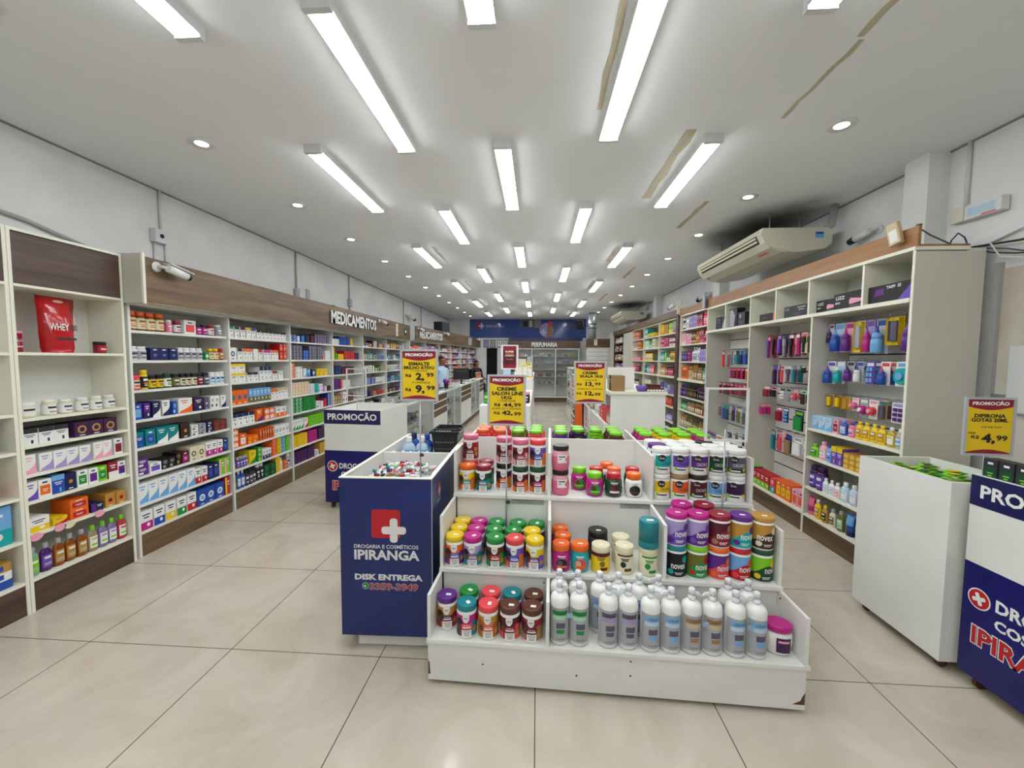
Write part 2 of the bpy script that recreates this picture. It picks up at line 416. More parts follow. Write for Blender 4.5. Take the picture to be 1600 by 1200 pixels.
def parts_or_one(bs, near):
    """bs: list of (part, MB, material)"""
    if near: return [(n, b.mesh(n, m)) for n, b, m in bs]
    a = MB(); mats = []
    for n, b, m in bs:
        if m not in mats: mats.append(m)
        k = len(a.v); a.v += b.v; a.c += b.c; a.s += b.s; a.m += [mats.index(m)]*len(b.f); a.f += [tuple(i + k for i in f) for f in b.f]
    return [(bs[0][0], a.mesh(bs[0][0], mats))]
def mk_pill(w, h, c, cap, lab, near, clear=False):
    r = w/2; n = 16
    b = MB().lathe([(r*.92, 0), (r, .004), (r, h*.68), (r*.95, h*.74), (r*.72, h*.8)], n, c)
    k = MB().lathe([(r*.82, h*.79), (r*.84, h*.8), (r*.84, h*.98), (r*.8, h)], n, cap)
    l = MB().wrap(-PI, PI, h*.1, h*.66, r, lab, 16)
    ink = c if lab in ('white', 'cream') and c not in ('white', 'cream') else ('navy' if lab in ('white', 'cream', 'yellow', 'pale_blue', 'silver') else 'white')
    l.wrap(-.7, .7, h*.44, h*.56, r, ink, 5, .0011); l.wrap(-.5, .55, h*.2, h*.25, r, ink, 4, .0011); l.wrap(-.55, .4, h*.3, h*.35, r, cap, 4, .0011)
    return parts_or_one([('bottle_body', b, 'clear' if clear else 'paint'), ('cap', k, 'paint'), ('label', l, 'card')], near)
def mk_jar(w, h, c, cap, lab, near):
    r = w/2
    b = MB().lathe([(r*.94, 0), (r, .005), (r, h*.76), (r*.95, h*.79)], 18, c)
    k = MB().lathe([(r*1.01, h*.77), (r*1.02, h*.78), (r*1.02, h*.97), (r*.97, h)], 18, cap)
    l = MB().wrap(-PI, PI, h*.12, h*.66, r, lab, 16); l.wrap(-.6, .6, h*.45, h*.58, r, 'white' if lab not in ('white', 'cream') else 'charcoal', 5, .0011); l.wrap(-.5, .5, h*.22, h*.34, r, cap, 4, .0011)
    return parts_or_one([('jar_body', b, 'paint'), ('lid', k, 'paint'), ('label', l, 'card')], near)
def mk_shampoo(w, h, c, cap, lab, near, clear=False):
    r = w/2; s = .62
    b = MB().lathe([(r*.9, 0), (r, .006), (r, h*.62), (r*.86, h*.72), (r*.45, h*.8), (r*.4, h*.83)], 16, c, sx=1, sy=s)
    k = MB().lathe([(r*.46, h*.82), (r*.48, h*.83), (r*.44, h*.98), (r*.38, h)], 12, cap, sy=.85)
    l = MB(); pts = []
    for z0, z1, a1, cc, off in ((.14, .58, .9, lab, 1.02), (.44, .52, .55, 'white' if lab != 'white' else c, 1.045), (.22, .3, .6, cap, 1.045)):
        for i in range(6):
            t0, t1 = -a1 + 2*a1*i/6, -a1 + 2*a1*(i+1)/6
            l.poly([(r*off*sin(t), -s*r*off*cos(t), h*z) for t, z in ((t0, z0), (t1, z0), (t1, z1), (t0, z1))], cc)
    return parts_or_one([('bottle_body', b, 'clear' if clear else 'paint'), ('cap', k, 'paint'), ('label', l, 'card')], near)
def mk_tube(w, h, c, cap, lab, near):
    r = w/2; n = 16; b = MB(); base = 0
    rows_ = [(1, .22), (1, .5), (.75, .75), (.35, .92), (.06, 1)]
    for s, z in rows_:
        for i in range(n):
            a = 2*PI*i/n; b.v.append((r*sin(a)*(1 + (1-s)*.12), -r*.8*cos(a)*s, h*z))
    for j in range(len(rows_)-1):
        for i in range(n):
            x, y = j*n + i, j*n + (i+1) % n
            front = cos(2*PI*(i+.5)/n) > .35 and 0 < j < 3
            b.face((x, y, y+n, x+n), lab if front else c, 0, True)
    b.face([(len(rows_)-1)*n + i for i in range(n)], c); b.face([i for i in range(n)][::-1], c)
    k = MB().lathe([(r*.9, 0), (r*.92, .003), (r*.92, h*.2), (r*.9, h*.22)], n, cap, sy=.8)
    return parts_or_one([('tube_body', b, 'paint'), ('cap', k, 'paint')], near)
def mk_perfume(w, h, c, cap, lab, near):
    r = w/2
    b = MB().rbox(-r, r, 0, w*.55, 0, h*.66, r*.25, c).rbox(-r*.5, r*.5, w*.12, w*.43, h*.66, h*.72, r*.12, 'gold')
    k = MB().rbox(-r*.45, r*.45, w*.12, w*.45, h*.72, h, r*.15, cap)
    l = MB(); q(l, -r*.6, r*.6, h*.2, h*.46, -.0006, lab); marks(l, -r*.5, r*.5, h*.26, h*.4, -.001, 2, 'charcoal' if lab in ('white', 'cream', 'gold') else 'white')
    return parts_or_one([('flask', b, 'gloss'), ('cap', k, 'gloss'), ('label', l, 'card')], near)
def mk_pump(w, h, c, cap, lab, near):
    r = w/2
    b = MB().lathe([(r*.94, 0), (r, .005), (r, h*.64), (r*.9, h*.69), (r*.4, h*.73)], 16, c)
    k = MB().lathe([(r*.42, h*.72), (r*.42, h*.8), (r*.15, h*.81), (r*.15, h*.9), (r*.4, h*.91), (r*.36, h*.96)], 10, cap).box(-r*.9, r*.1, -r*.2, r*.2, h*.93, h, cap)
    l = MB().wrap(-1, 1, h*.1, h*.56, r, lab, 8); l.wrap(-.6, .6, h*.4, h*.48, r, 'white', 5, .0011); l.wrap(-.6, .6, h*.2, h*.28, r, 'grey', 5, .0011)
    return parts_or_one([('bottle_body', b, 'paint'), ('pump', k, 'paint'), ('label', l, 'card')], near)
def mk_bag(w, h, c, c2, lab, near):
    b = MB(); a = w/2; d = w*.22
    prof = [(.86, .8, 0), (1, 1, .12), (1, 1, .5), (.96, .7, .8), (.98, .12, .95), (1, .08, 1)]
    for sx, sy, z in prof: b.v += [(-a*sx, d - d*sy*.6, h*z), (0, d - d*sy, h*z), (a*sx, d - d*sy*.6, h*z), (a*sx, d + d*sy*.6, h*z), (0, d + d*sy, h*z), (-a*sx, d + d*sy*.6, h*z)]
    for j in range(5):
        for i in range(6):
            x, y = j*6 + i, j*6 + (i+1) % 6
            b.face((x, y, y+6, x+6), lab if (i < 2 and 1 <= j < 3) else (c2 if j == 4 else c), 0, True)
    b.face(range(6), c); b.face(range(30, 36), c2)
    return [('pouch', b.mesh('pouch', 'paint'))]
def mk_tissue(w, h, c, c2, lab, near):
    """soft flat pack lying down"""
    b = MB().rbox(-w/2, w/2, 0, w*.6, 0, h, min(w*.6, w)*.2, c); q(b, -w*.28, w*.28, h*.2, h*.8, -.0006, c2)
    return [('soft_pack', b.mesh('soft_pack', 'paint'))]

KIND = {'bo': ('pill_bottle', 'pill bottle', 'bottle', mk_pill), 'jr': ('cream_jar', 'jar', 'jar', mk_jar), 'sh': ('shampoo_bottle', 'bottle', 'bottle', mk_shampoo),
        'tb': ('cream_tube', 'tube', 'tube', mk_tube), 'pf': ('perfume_bottle', 'perfume bottle', 'bottle', mk_perfume), 'pu': ('pump_bottle', 'pump bottle', 'bottle', mk_pump),
        'ba': ('pouch', 'pouch', 'pouch', mk_bag), 'ti': ('soft_pack', 'soft pack', 'pack', mk_tissue)}
def proto(tok, near):
    """tok such as 'bx 9x11 a white blue' -> (parts, width, height, name, description, category)"""
    key = (tok, near)
    if key in _pc: return _pc[key]
    t = tok.split(); dm = [float(x)/100 for x in t[1].split('x')]
    w, h = dm[0], dm[1]
    if t[0] == 'bx':
        d = dm[2] if len(dm) > 2 else .13; cs = t[3:] + ['white'] if len(t) < 6 else t[3:]
        pr = mk_box(w, h, d, t[2], cs[0], cs[1], cs[2] if len(cs) > 2 else 'white')
        tone = word(t[3]) if t[3] == t[4] else word(t[3]) + ' and ' + word(t[4])
        r = (pr, w, h, 'product_carton', tone + ' carton', 'carton', 0.0)
    else:
        nm, dn, cat, fn = KIND[t[0]]; cs = t[2:5]
        clear = len(t) > 5 and t[5] == 'clear'
        kw = {'clear': True} if clear else {}
        pr = fn(w, h, cs[0], cs[1], cs[2], near, **kw)
        d2 = {'bo': w/2, 'jr': w/2, 'sh': w*.31, 'tb': w*.4, 'pu': w/2}.get(t[0], 0)
        if t[0] in ('bo', 'jr', 'sh', 'tb', 'pu', 'pf'):
            end = {'jr': 'lid', 'pu': 'pump'}.get(t[0], 'cap')
            body = cs[0] if cs[0] != cs[1] else cs[2]
            desc = word(body) + ' ' + dn + ' with ' + word(cs[1]) + ' ' + end
        else: desc = (word(cs[0]) if cs[0] == cs[1] else word(cs[0]) + ' and ' + word(cs[1])) + ' ' + dn
        r = (pr, w, h, nm, desc, cat, d2)
    _pc[key] = r
    return r
class Frame:
    """a place on a shelf: local x along the front from the viewer's left, y into the shelf, z up"""
    def __init__(s, x, y, rot, z=0): s.o = Vector((x, y, z)); s.rot = rot; s.m = Matrix.Rotation(rot, 3, 'Z')
    def at(s, x, y, z): return s.o + s.m @ Vector((x, y, z))
def fill(fr, w, z, spec, where, near=False, setback=.02, x0=.022, spread=.03, cn='product_carton', hs=1):
    """spec: 'bx 9x11 a white blue *3 ^2; ...' ; where: 'third shelf down, second medicine bay'"""
    runs = []
    for part in spec.split(';'):
        part = part.strip()
        if not part: continue
        n, L, tk = 1, 1, []
        for t in part.split():
            if t[0] == '*': n = int(t[1:])
            elif t[0] == '^': L = int(t[1:])
            else: tk.append(t)
        if hs != 1:
            dm = tk[1].split('x'); dm[1] = '%g' % round(min(float(dm[1])*hs, 19.5/L - .1), 1); tk[1] = 'x'.join(dm)
        runs.append((' '.join(tk), n, L))
    tot = sum(proto(t, near)[1]*n + .004*n for t, n, L in runs); room = w - x0*2
    while tot > room and runs:
        t, n, L = runs[-1]; one = proto(t, near)[1] + .004
        tot -= one
        if n > 1: runs[-1] = (t, n-1, L)
        else: runs.pop()
    gap = min(spread, (room - tot)/max(1, len(runs)))
    x = x0; col = 0
    for t, n, L in runs:
        pr, pw, ph, nm, desc, cat, d2 = proto(t, near)
        for i in range(n):
            col += 1; jit = rnd.random()*.008
            for k in range(L):
                lay = '' if L == 1 else ('top layer, ' if k == L-1 else 'bottom layer, ' if k == 0 else 'second layer, ' if k == 1 else 'third layer, ' if k == 2 else 'fourth layer, ')
                lab = '%s, %s%s along, %s' % (desc, lay, ORD[col], where)
                pos = fr.at(x + pw/2 + .002, setback + d2 + jit, z + .0006 + k*(ph + .0008))
                place(pr, cn if nm == 'product_carton' else nm, lab, cat, pos, fr.rot, ('like %s cartons, %s' % (desc, where) if nm == 'product_carton' else '%ss, %s' % (desc, where)) if n*L > 1 else None)
            x += pw + .004
        x += gap

# ================================================================== SHELVING
def unit(name, label, fr, w, d, zs, top, t=.018, board='melamine', plinth='wood_left', sides=(1, 1), z0=None, back='melamine', sidemat=None, ph=None, group=None, extra=None):
    """cabinet unit: side panels, back, shelves, top and plinth, in the frame's own directions"""
    u = thing(name, label, 'shelving', fr.o, fr.rot, group)
    sm = sidemat or board
    for k, x in ((0, 0), (1, w - t)):
        if sides[k]: MB().box(x, x+t, 0, d, 0, top).build('side_panel', sm, u)
    MB().box(t, w-t, d-.012, d, 0, top).build('back_panel', back, u)
    MB().box(t, w-t, .001, d-.012, top-t, top).build('top_panel', board, u)
    for z in zs: MB().box(t, w-t, .002, d-.012, z-t, z).build('shelf', board, u)
    p = (min(zs) - t) if ph is None else ph
    if p > .02: MB().box(t, w-t, .006, .024, 0.001, p-.001).build('plinth', plinth, u)
    return u

# ================================================================== LEFT WALL: supplement unit, then the medicine bays
LROT = PI/2
def shelf_name(i, n): return ('top shelf' if i == 0 else 'bottom shelf' if i == n-1 else ORD[i+1] + ' shelf down')
# --- supplement unit (dark laminate), two bays; the first is mostly outside the picture
Z0 = [.209, .49, .697, .865, 1.045, 1.215, 1.622]
fs = Frame(-3.12, 2.225, LROT)
sup = unit('supplement_shelving', 'cream shelving bay with dark wood top and plinth holding the red pouch', fs, .66, .29, Z0, 2.365, plinth='wood_dark', board='edge', back='melamine')
MB().box(.018, .642, .002, .02, 2.035, 2.34).build('fascia_panel', 'wood_dark', sup)
MB().box(.018, .642, -.002, .28, 2.018, 2.034).build('canopy_board', 'edge', sup)
fs0 = Frame(-3.12, 1.2, LROT)
sup0 = unit('supplement_shelving', 'cream shelving bay cut by the picture edge beside the supplement bay', fs0, 1.022, .29, [.21, .47, .74, 1.02, 1.25, 1.62], 2.365, plinth='wood_dark', board='edge')
MB().box(.018, 1.004, .002, .02, 2.035, 2.34).build('fascia_panel', 'wood_dark', sup0)
MB().box(.018, 1.004, -.002, .28, 2.018, 2.034).build('canopy_board', 'edge', sup0)
W0 = 'supplement bay'
# red whey pouch
wp = thing('whey_pouch', 'big glossy red stand-up pouch with handle hole and WHEY lettering', 'pouch', fs.at(.30, .1, 1.6228), LROT + rad(8))
b = MB()
for sx, hd, z in ((.80, .055, 0), (.9, .06, .03), (1, .05, .18), (1.02, .03, .28), (1.06, .008, .31), (1.08, .005, .368)):
    a = .115*sx; b.v += [(-a, 0, z), (-a*.5, -hd, z), (a*.5, -hd, z), (a, 0, z), (a*.5, hd, z), (-a*.5, hd, z)]
for j in range(5):
    for i in range(6): b.face((j*6+i, j*6+(i+1) % 6, j*6+6+(i+1) % 6, j*6+6+i), 'red', 0, True)
b.face(range(6), 'red'); b.face(range(30, 36), 'red'); b.build('pouch_body', 'gloss', wp)
MB().poly([(.035*cos(t)+.01, -.0095, .341+.009*sin(t)) for t in [i*PI/8 for i in range(16)]], 'beige').build('handle_hole', 'card', wp)
MB().text('WHEY', (-.035, -.0545, .17), (1, 0, 0), (0, .05, 1), .125, .046, 'white').text('100', (.06, -.052, .17), (1, .1, 0), (0, .05, 1), .05, .042, 'charcoal').build('lettering', 'card', wp)
lb = MB(); q(lb, -.06, .07, .085, .1, -.058, 'charcoal')
for i in range(2): lb.poly([(-.09 + i*.16, -.045 - .012*(1-i), .12), (-.08 + i*.155, -.047, .12), (-.085 + i*.18, -.03, .255), (-.1 + i*.19, -.028, .255)], 'rose')  # rose streaks are slanted highlights painted on the glossy pouch
lb.poly([(.03, -.038, .225), (.065, -.035, .225), (.065, -.033, .243), (.03, -.036, .243)], 'white').build('label', 'card', wp)
# collagen tub, small dark jar
t = thing('collagen_tub', 'crimson round tub of collagen with white lid by the red pouch', 'tub', fs.at(.075, .13, 1.6228), LROT + rad(25))
MB().lathe([(.05, 0), (.052, .004), (.052, .115)], 20, 'crimson').build('tub_body', 'paint', t)
MB().lathe([(.054, .1155), (.054, .128), (.05, .131)], 20, 'rose').build('lid', 'paint', t)
MB().ctext('COLÁGENO', 0, .075, .085, .02, .052, 'white').wrap(-.6, .6, .03, .04, .052, 'rose', 5).build('lettering', 'card', t)
t = thing('supplement_jar', 'small dark red jar with black lid near the shelf end by the red pouch', 'jar', fs.at(.545, .08, 1.6228), LROT)
MB().lathe([(.034, 0), (.036, .003), (.036, .06)], 16, 'crimson').build('jar_body', 'paint', t)
MB().lathe([(.037, .0605), (.037, .082), (.035, .084)], 16, 'black').build('lid', 'paint', t)
MB().wrap(-.8, .8, .012, .05, .036, 'red', 8).wrap(-.5, .5, .025, .035, .036, 'white', 5, .0011).build('label', 'card', t)
# white tubs with gold-brown labels
for i, (x, wd, h) in enumerate(((.075, .1, .095), (.205, .07, .1), (.295, .07, .095), (.395, .072, .098), (.485, .07, .098), (.575, .07, .098))):
    p = proto('jr %gx%g cream white white' % (wd*100, h*100), True) if i == 0 else proto('bo %gx%g cream white white' % (wd*100, h*100), True)
    place(p[0], 'supplement_tub', 'white supplement tub with cream label, %s along, second shelf down, supplement bay' % ORD[i+1], 'tub', fs.at(x, .07, 1.2158), LROT, 'white supplement tubs in a row')
for i, spec in ((2, 'bx 8x10x12 a white charcoal *3; bx 9x10x14 d plum gold plum *3; bx 8x10.5 p white magenta; bx 9x11.5 a magenta pink'),
                (3, 'bx 6x12x14 l white rose; bx 7x11.5 l white lilac *4; bx 6x12 l white rose *2; bx 6x12 w white crimson black; bx 6x12 w white plum black'),
                (4, 'bx 6x11.5 l white violet; bx 7x11.5 w white orange; bx 7x12 a blue sky; bx 6.5x11.5 d navy plum gold; bx 6.5x11.5 w white green; bx 6x11 w white purple purple; bx 6x11 w lime green; bx 6.5x12 s crimson white; bx 6x11 w white purple plum'),
                (5, 'bx 11x9 s white yellow rose; bx 8x5 l yellow red; bx 11x6.5x14 w orange red ^2; bx 8x6 v navy purple; bx 7x9.5x15 d gold orange charcoal *4')):
    fill(fs, .66, sorted(Z0)[::-1][i] , spec, shelf_name(i, 7) + ', ' + W0, True, cn='supplement_carton')
fill(fs, .66, .209, 'sh 6.3x18.5 mint silver lime clear; sh 6.3x18.5 purple silver violet clear; sh 6.3x18.5 amber silver gold clear *3; sh 6.3x18.5 beige lime white clear; sh 6.3x18.5 lilac lime white clear *2; sh 6.3x18.5 coral lime white clear *2; sh 6.3x18.5 white lime mint clear', 'bottom shelf, ' + W0, True, .03)
def tagcard(x, z, c, n):
    o = MB().prism([(.032*cos(a)*(1 + .12*cos(3*a)), .026*sin(a)) for a in [i*PI/8 for i in range(16)]], 0, .001, c).build('shelf_tag', 'card', None, fs.at(x, -.0025, z), (PI/2, 0, LROT))
    tag(o, n, 'price tag')
tagcard(.41, .478, 'rose', 'pink heart-shaped tag on the shelf edge above the red bottles')
tagcard(.17, .478, 'rose', 'pink heart-shaped tag on the shelf edge above the amber bottles')
tagcard(.225, .474, 'cream', 'cream star-shaped tag on the shelf edge above the amber bottles')
tagcard(.045, .47, 'rose', 'pink heart-shaped tag on the shelf edge above the green bottle')
t = place(proto('bx 20x23.5 s sky turquoise white', True)[0], 'diaper_pack', 'big light blue pack at the picture edge beside the supplement bay', 'pack', fs0.at(.88, .03, .4706), LROT)
for k, (c, s) in enumerate((('blue', 'bottom'), ('white', 'middle'), ('gold', 'top'))):
    p = proto('ti 24x5 %s blue white' % c, True)
    place(p[0], 'soft_pack', '%s wet-wipe pack, %s of the small stack by the green bottle' % (word(c), s), 'pack', fs0.at(.86, .03, .2106 + k*.052), LROT)
fill(fs0, 1.0, 1.02, 'bx 20x12 s purple rose; bx 20x14 s white green; bx 20x12 a red white; bx 18x12 a navy white', 'fourth shelf down, bay at the picture edge', False)
fill(fs0, 1.0, .74, 'bx 20x14 s sky rose; bx 20x14 s white navy; bx 20x12 a teal white; bx 20x12 a orange white', 'fifth shelf down, bay at the picture edge', False)

# --- medicine bays
ZM = [.2, .42, .648, .875, 1.1, 1.335, 1.57, 1.805]
BY = [2.92, 3.925, 4.945, 6.0, 7.1, 8.22, 9.3]
MEDFR = []
for i in range(6):
    fr = Frame(-3.13, BY[i], LROT); MEDFR.append(fr)
    unit('medicine_shelving', '%s white medicine shelving bay from the entrance, brown plinth' % ORD[i+1], fr, BY[i+1] - BY[i] - .001, .33, ZM, 2.02, t=.02, sides=(1, 1 if i == 5 else 0), group='medicine shelving bays under the wood fascia')
fc = thing('fascia_board', 'long brown wood fascia over the medicine bays with camera and sign', 'fascia', (-2.98, 2.912, 0), LROT)
MB().box(0, 6.42, 0, .02, 2.022, 2.36).build('board', 'wood_left', fc)
MB().box(0, 6.42, .02, .42, 2.022, 2.04).build('soffit', 'edge', fc)
MB().box(-.02, 0, -.005, .45, 2.005, 2.375).build('end_cap', 'panel_grey', fc)
MB().box(-.021, .0, -.02, -.005, 2.0, 2.38).build('edge_strip', 'edge', fc)
for x in (2.9, 3.4): MB().box(x, x+.07, .02, .045, 2.36, 2.375).build('bracket', 'black', fc)
def wall_sign(fr, txt, x, z, w, h, label):
    s = thing('wall_sign', label, 'sign', fr.at(x, 0, z), fr.rot)
    mb = MB(); v, f = text_geo(txt, .03)
    mb.text(txt, (0, -.021, 0), (1, 0, 0), (0, 0, 1), w, h, 'white', 0, .03)
    # the letters' depth behind their faces
    mb2 = MB().text(txt, (0, -.003, 0), (1, 0, 0), (0, 0, 1), w, h, 'silver', 0, .03)
    for a in (.003, .006, .009, .012, .015, .018): mb2.text(txt, (0, -.021 + a, 0), (1, 0, 0), (0, 0, 1), w, h, 'silver', 0, .03)
    mb.build('letter_faces', 'paint', s); mb2.build('letter_sides', 'paint', s)
ff = Frame(-2.98, 2.9, LROT)
wall_sign(ff, 'MEDICAMENTOS', 3.58, 2.195, 1.62, .19, 'white raised MEDICAMENTOS letters on the fascia over the third medicine bay')
SP = [
 ['bo 7.5x11.5 amber orange cream clear *4; bo 5x8.5 rose white pink; bo 6x8.5 maroon red white; bx 12x9.5 w white coral orange; bo 6x7.5 purple plum magenta *2; bo 6.5x8 crimson red white; bo 7x8.5 silver white grey',
  'bo 7.2x8.5 white white silver *2; bx 8x8 w navy royal silver *3; bo 6.5x8.5 white white silver *4; bx 5x6 d green white white; bo 5.5x8.5 amber yellow cream *2; bo 5x9 crimson red gold; bx 8x8 l white crimson; bx 7x8 s white crimson; bo 6x8 white white red',
  'jr 8x9 coral coral cream; bo 5.5x12 yellow yellow black; bo 6.5x9 black black yellow *2; bo 6.5x9.5 dark_green dark_green white; bo 6.5x9 charcoal black olive; bo 5.5x9 black black cream *3; bo 6x8.5 maroon black crimson; bo 6.5x9 black navy slate; bo 6x9 white white pale_blue *3; bo 6x9 black black tan; bo 6x8 green white mint',
  'bx 6x9.5 w blue sky lime; bx 5x9.5 s purple navy; bx 7x10 l navy white; bx 7x10 l white navy; bx 4x8.5 p blue pale_blue; bx 14x10 l white orange; bx 10x9.5 s plum navy orange; bx 5x9 d slate violet; bx 5x9 p white slate *2; bx 6x9 l white navy',
  'bx 6.5x9.5 a blue teal *1; bx 8x10 w teal blue silver; bx 10x10 l teal white *2; bx 9x10 d chocolate black gold; bx 7x3.8 p white navy ^2; bx 7x3.8 p silver navy ^2; bx 6x4 p navy white ^2; bx 8x8 p brown red *2',
  'bx 9x5 p purple white ^2; bx 10x6 w white violet violet; bx 6x6.5 p black silver *2; bx 5x8.5 p black gold; bx 7x8 w maroon magenta; bx 8x9.5 d cream chocolate cream *2; bx 6.5x10 s white magenta *3; bx 6x10 w navy blue sky *2',
  'bx 8.5x12.5x14 l white sky *6; bx 6.5x11 s white red *2; bx 6.5x11 w navy blue red *2; bx 6.5x12.5 v lime rose *2; bx 7x13 p dark_green tan',
  'bx 10.5x12 s white magenta; bx 9.5x12 s white blue; bx 9.5x12 s white yellow; bx 9.5x12 s white green; bx 9.5x12 s white red; bx 10.5x11.5 d blue white sky *3; bx 6x14 v red yellow *2'],
 ['bx 6.2x9 a white green; bx 6.2x9 a white dark_green; bx 6.2x9 a white maroon; bx 6.2x9 a white yellow; bx 6.2x9 a white blue; bx 6.2x8 a white black *8',
  'bx 9x10 d white navy pale_blue; bx 6.5x9.5 a white charcoal; bx 6.5x9.5 a white orange *2; bx 6x9.5 p white cream; bx 6x9 a white red; bx 6x9 a white magenta *2; bx 6x9 a white orange *2; bx 6.5x8 w red orange white *2 ^2',
  'bx 10.5x7.5 a white yellow *2 ^2; bx 8x7.5 a white charcoal *2; bx 6.2x12 a white navy *3; bx 8x7.5 a white crimson; bx 8x8 a white mint',
  'bx 8x11.5 d orange blue green *3; bx 5.5x11.5 s sky olive lime *6; bx 6x9 a white orange *2; bx 6x10 a white beige *3',
  'bx 8x9.5 a white navy *4; bx 10x10.5 l orange purple; bx 8.5x5 w orange white orange *2 ^2; bx 10x9 s white orange *2',
  'bx 9x5 w orange white orange ^3; bx 9.5x10 w orange white orange; bx 8x6.5 p orange yellow *2; bx 4x10 v orange brown *6; bx 6.5x9.5 d white black white *4',
  'bo 4x8 yellow yellow gold *1; bo 3.6x9 slate silver violet *4; bx 10x11 l yellow green; bx 6x4 w green lime white *1 ^3; bx 5x8.5 s white navy *3; bx 7x4 w orange coral white ^4; bx 6x4 p yellow olive ^4; bx 6x4 p sky blue ^4; bx 6x4 p lime green ^4',
  'tb 4.5x12 yellow lime green; sh 5.5x15 blue white pale_blue *2; bo 5.5x13 black black slate *3; bo 5.5x15 charcoal white black *2; bx 10x11 p dark_green green *2; bx 8x3.8 p yellow gold *1 ^4; sh 5x12 white white cream; bx 8x8 w orange tan; bo 5x14 silver white pale_blue *2'],
 ['bx 7x3.5 p blue white *2 ^2; bx 4x6 p white sky; bx 8x3.5 p blue sky ^2; bx 8x8 p navy charcoal; bx 8x8 p maroon plum; bx 6x3.2 p slate lilac *6 ^3',
  'bx 6.5x3.6 p slate silver *4 ^4; bx 6x3.2 p blue sky *2 ^3; bx 6.5x3.6 p slate silver *5 ^4; bx 6x4 p coral white; bx 6x3.4 p white silver *2 ^3',
  'bx 8x3.6 p orange white ^4; bx 7x3.6 p white grey *2 ^3; bx 6x9 l white sky; bx 6x8 s sky blue; bx 10x8 d navy sky white; bx 14x8 p yellow gold *2',
  'bx 6.5x3.2 p cream coral *6 ^4; bx 6x3.4 p white purple *2 ^3; bx 10x10 p turquoise teal; bx 5x9 p white violet *2; bx 5x6 p lilac violet; bx 5x6 p white red; bx 5x6 p plum maroon *2',
  'bx 8x4 p green white *3 ^4; bx 14x3.6 p green dark_green *2 ^4; bx 7x8 p white blue; bx 7x7 p white rose; bx 7x9 p red coral; bx 8x3 p blue white ^5',
  'bx 6x10 l white green *4; bx 8x10 l white red; bx 7x3.6 p lime green *5 ^3', 'bx 8x4 p yellow gold *4 ^3; bx 7x4 p magenta crimson *3 ^3; bx 7x4 p plum slate *3 ^3', 'bx 8x4 p plum purple *6 ^3; bx 7x6 p white slate; bx 8x4 p gold yellow *2 ^3'],
 ['bx 7x3.5 p white blue *3 ^2; bx 8x3.5 p blue navy *4 ^3; bx 8x9 p yellow gold', 'bx 7x3.6 p yellow cream ^4; bx 6x8 p green lime; bx 8x7 p yellow orange *2; bx 7x3.6 p red coral *5 ^3; bx 7x9 p plum purple *2',
  'bx 9x11 p navy blue *3; bx 8x9 p maroon crimson *3; bx 7x9 p plum red *2', 'bx 7x12 p purple navy *3; bx 5x4 p red white ^3; bx 8x10 p white rose *3', 'bx 7x10 p tan cream *4; bx 8x13 p white purple *2; bx 8x10 p brown tan *2', 'bx 9x4 p lime green *6 ^3', 'bx 8x4 p yellow red *6 ^3', 'bx 8x4 p plum gold *6 ^3']]
for bi in range(4):
    for si, spec in enumerate(SP[bi]):
        fill(MEDFR[bi], BY[bi+1] - BY[bi], ZM[::-1][si], spec, '%s, %s medicine bay' % (shelf_name(si, 8), ORD[bi+1]), bi == 0, .015, .026, cn='medicine_carton', hs=1.3)
def random_spec(pal, wd, kinds='b', hmax=16):
    s = ''
    while wd > .05:
        k = rnd.choice(kinds); c = rnd.choice(pal); c2 = rnd.choice(pal)
        if c2 == c: c2 = 'white' if c != 'white' else 'grey'
        n = rnd.choice((1, 2, 2, 3))
        if k == 'b':
            a = rnd.choice((6, 7, 8, 9)); L = rnd.choice((1, 1, 2, 3)); hh = rnd.choice((8, 10, 12)) if L == 1 else 4
            s += 'bx %dx%d %s %s %s *%d ^%d;' % (a, min(hh, hmax), rnd.choice('aslpw'), c, c2, n, L)
        elif k == 'o': a = 6; s += 'bo 6x%d %s %s white *%d;' % (min(hmax, rnd.choice((8, 10))), c, c2, n)
        elif k == 's': a = 7; s += 'sh 7x%d %s %s %s *%d;' % (min(hmax, rnd.choice((16, 18, 20))), c, c2, rnd.choice(('white', 'cream', c2)), n)
        elif k == 'p': a = 6; s += 'pf 6x%d %s %s %s *%d;' % (min(hmax, rnd.choice((10, 12, 13))), c, c2, rnd.choice(('cream', 'gold', 'white')), n)
        elif k == 'j': a = 9; s += 'jr 9x%d %s %s %s *%d;' % (min(hmax, 9), c, c2, rnd.choice(('white', c2)), n)
        wd -= (a/100 + .004)*n + .02
    return s
for bi in (4, 5):
    for si in range(8):
        pal = (['yellow', 'gold', 'purple', 'plum', 'white'], ['teal', 'white', 'blue', 'grey', 'beige'], ['white', 'cream', 'olive', 'green', 'plum'], ['white', 'blue', 'silver', 'violet', 'teal'],
               ['yellow', 'plum', 'gold', 'red', 'navy'], ['crimson', 'tan', 'white', 'navy'], ['white', 'green', 'grey'], ['maroon', 'red', 'tan'])[si]
        fill(MEDFR[bi], BY[bi+1] - BY[bi], ZM[::-1][si], random_spec(pal, .98), '%s, %s medicine bay' % (shelf_name(si, 8), ORD[bi+1]), False, .015, .03, cn='medicine_carton')

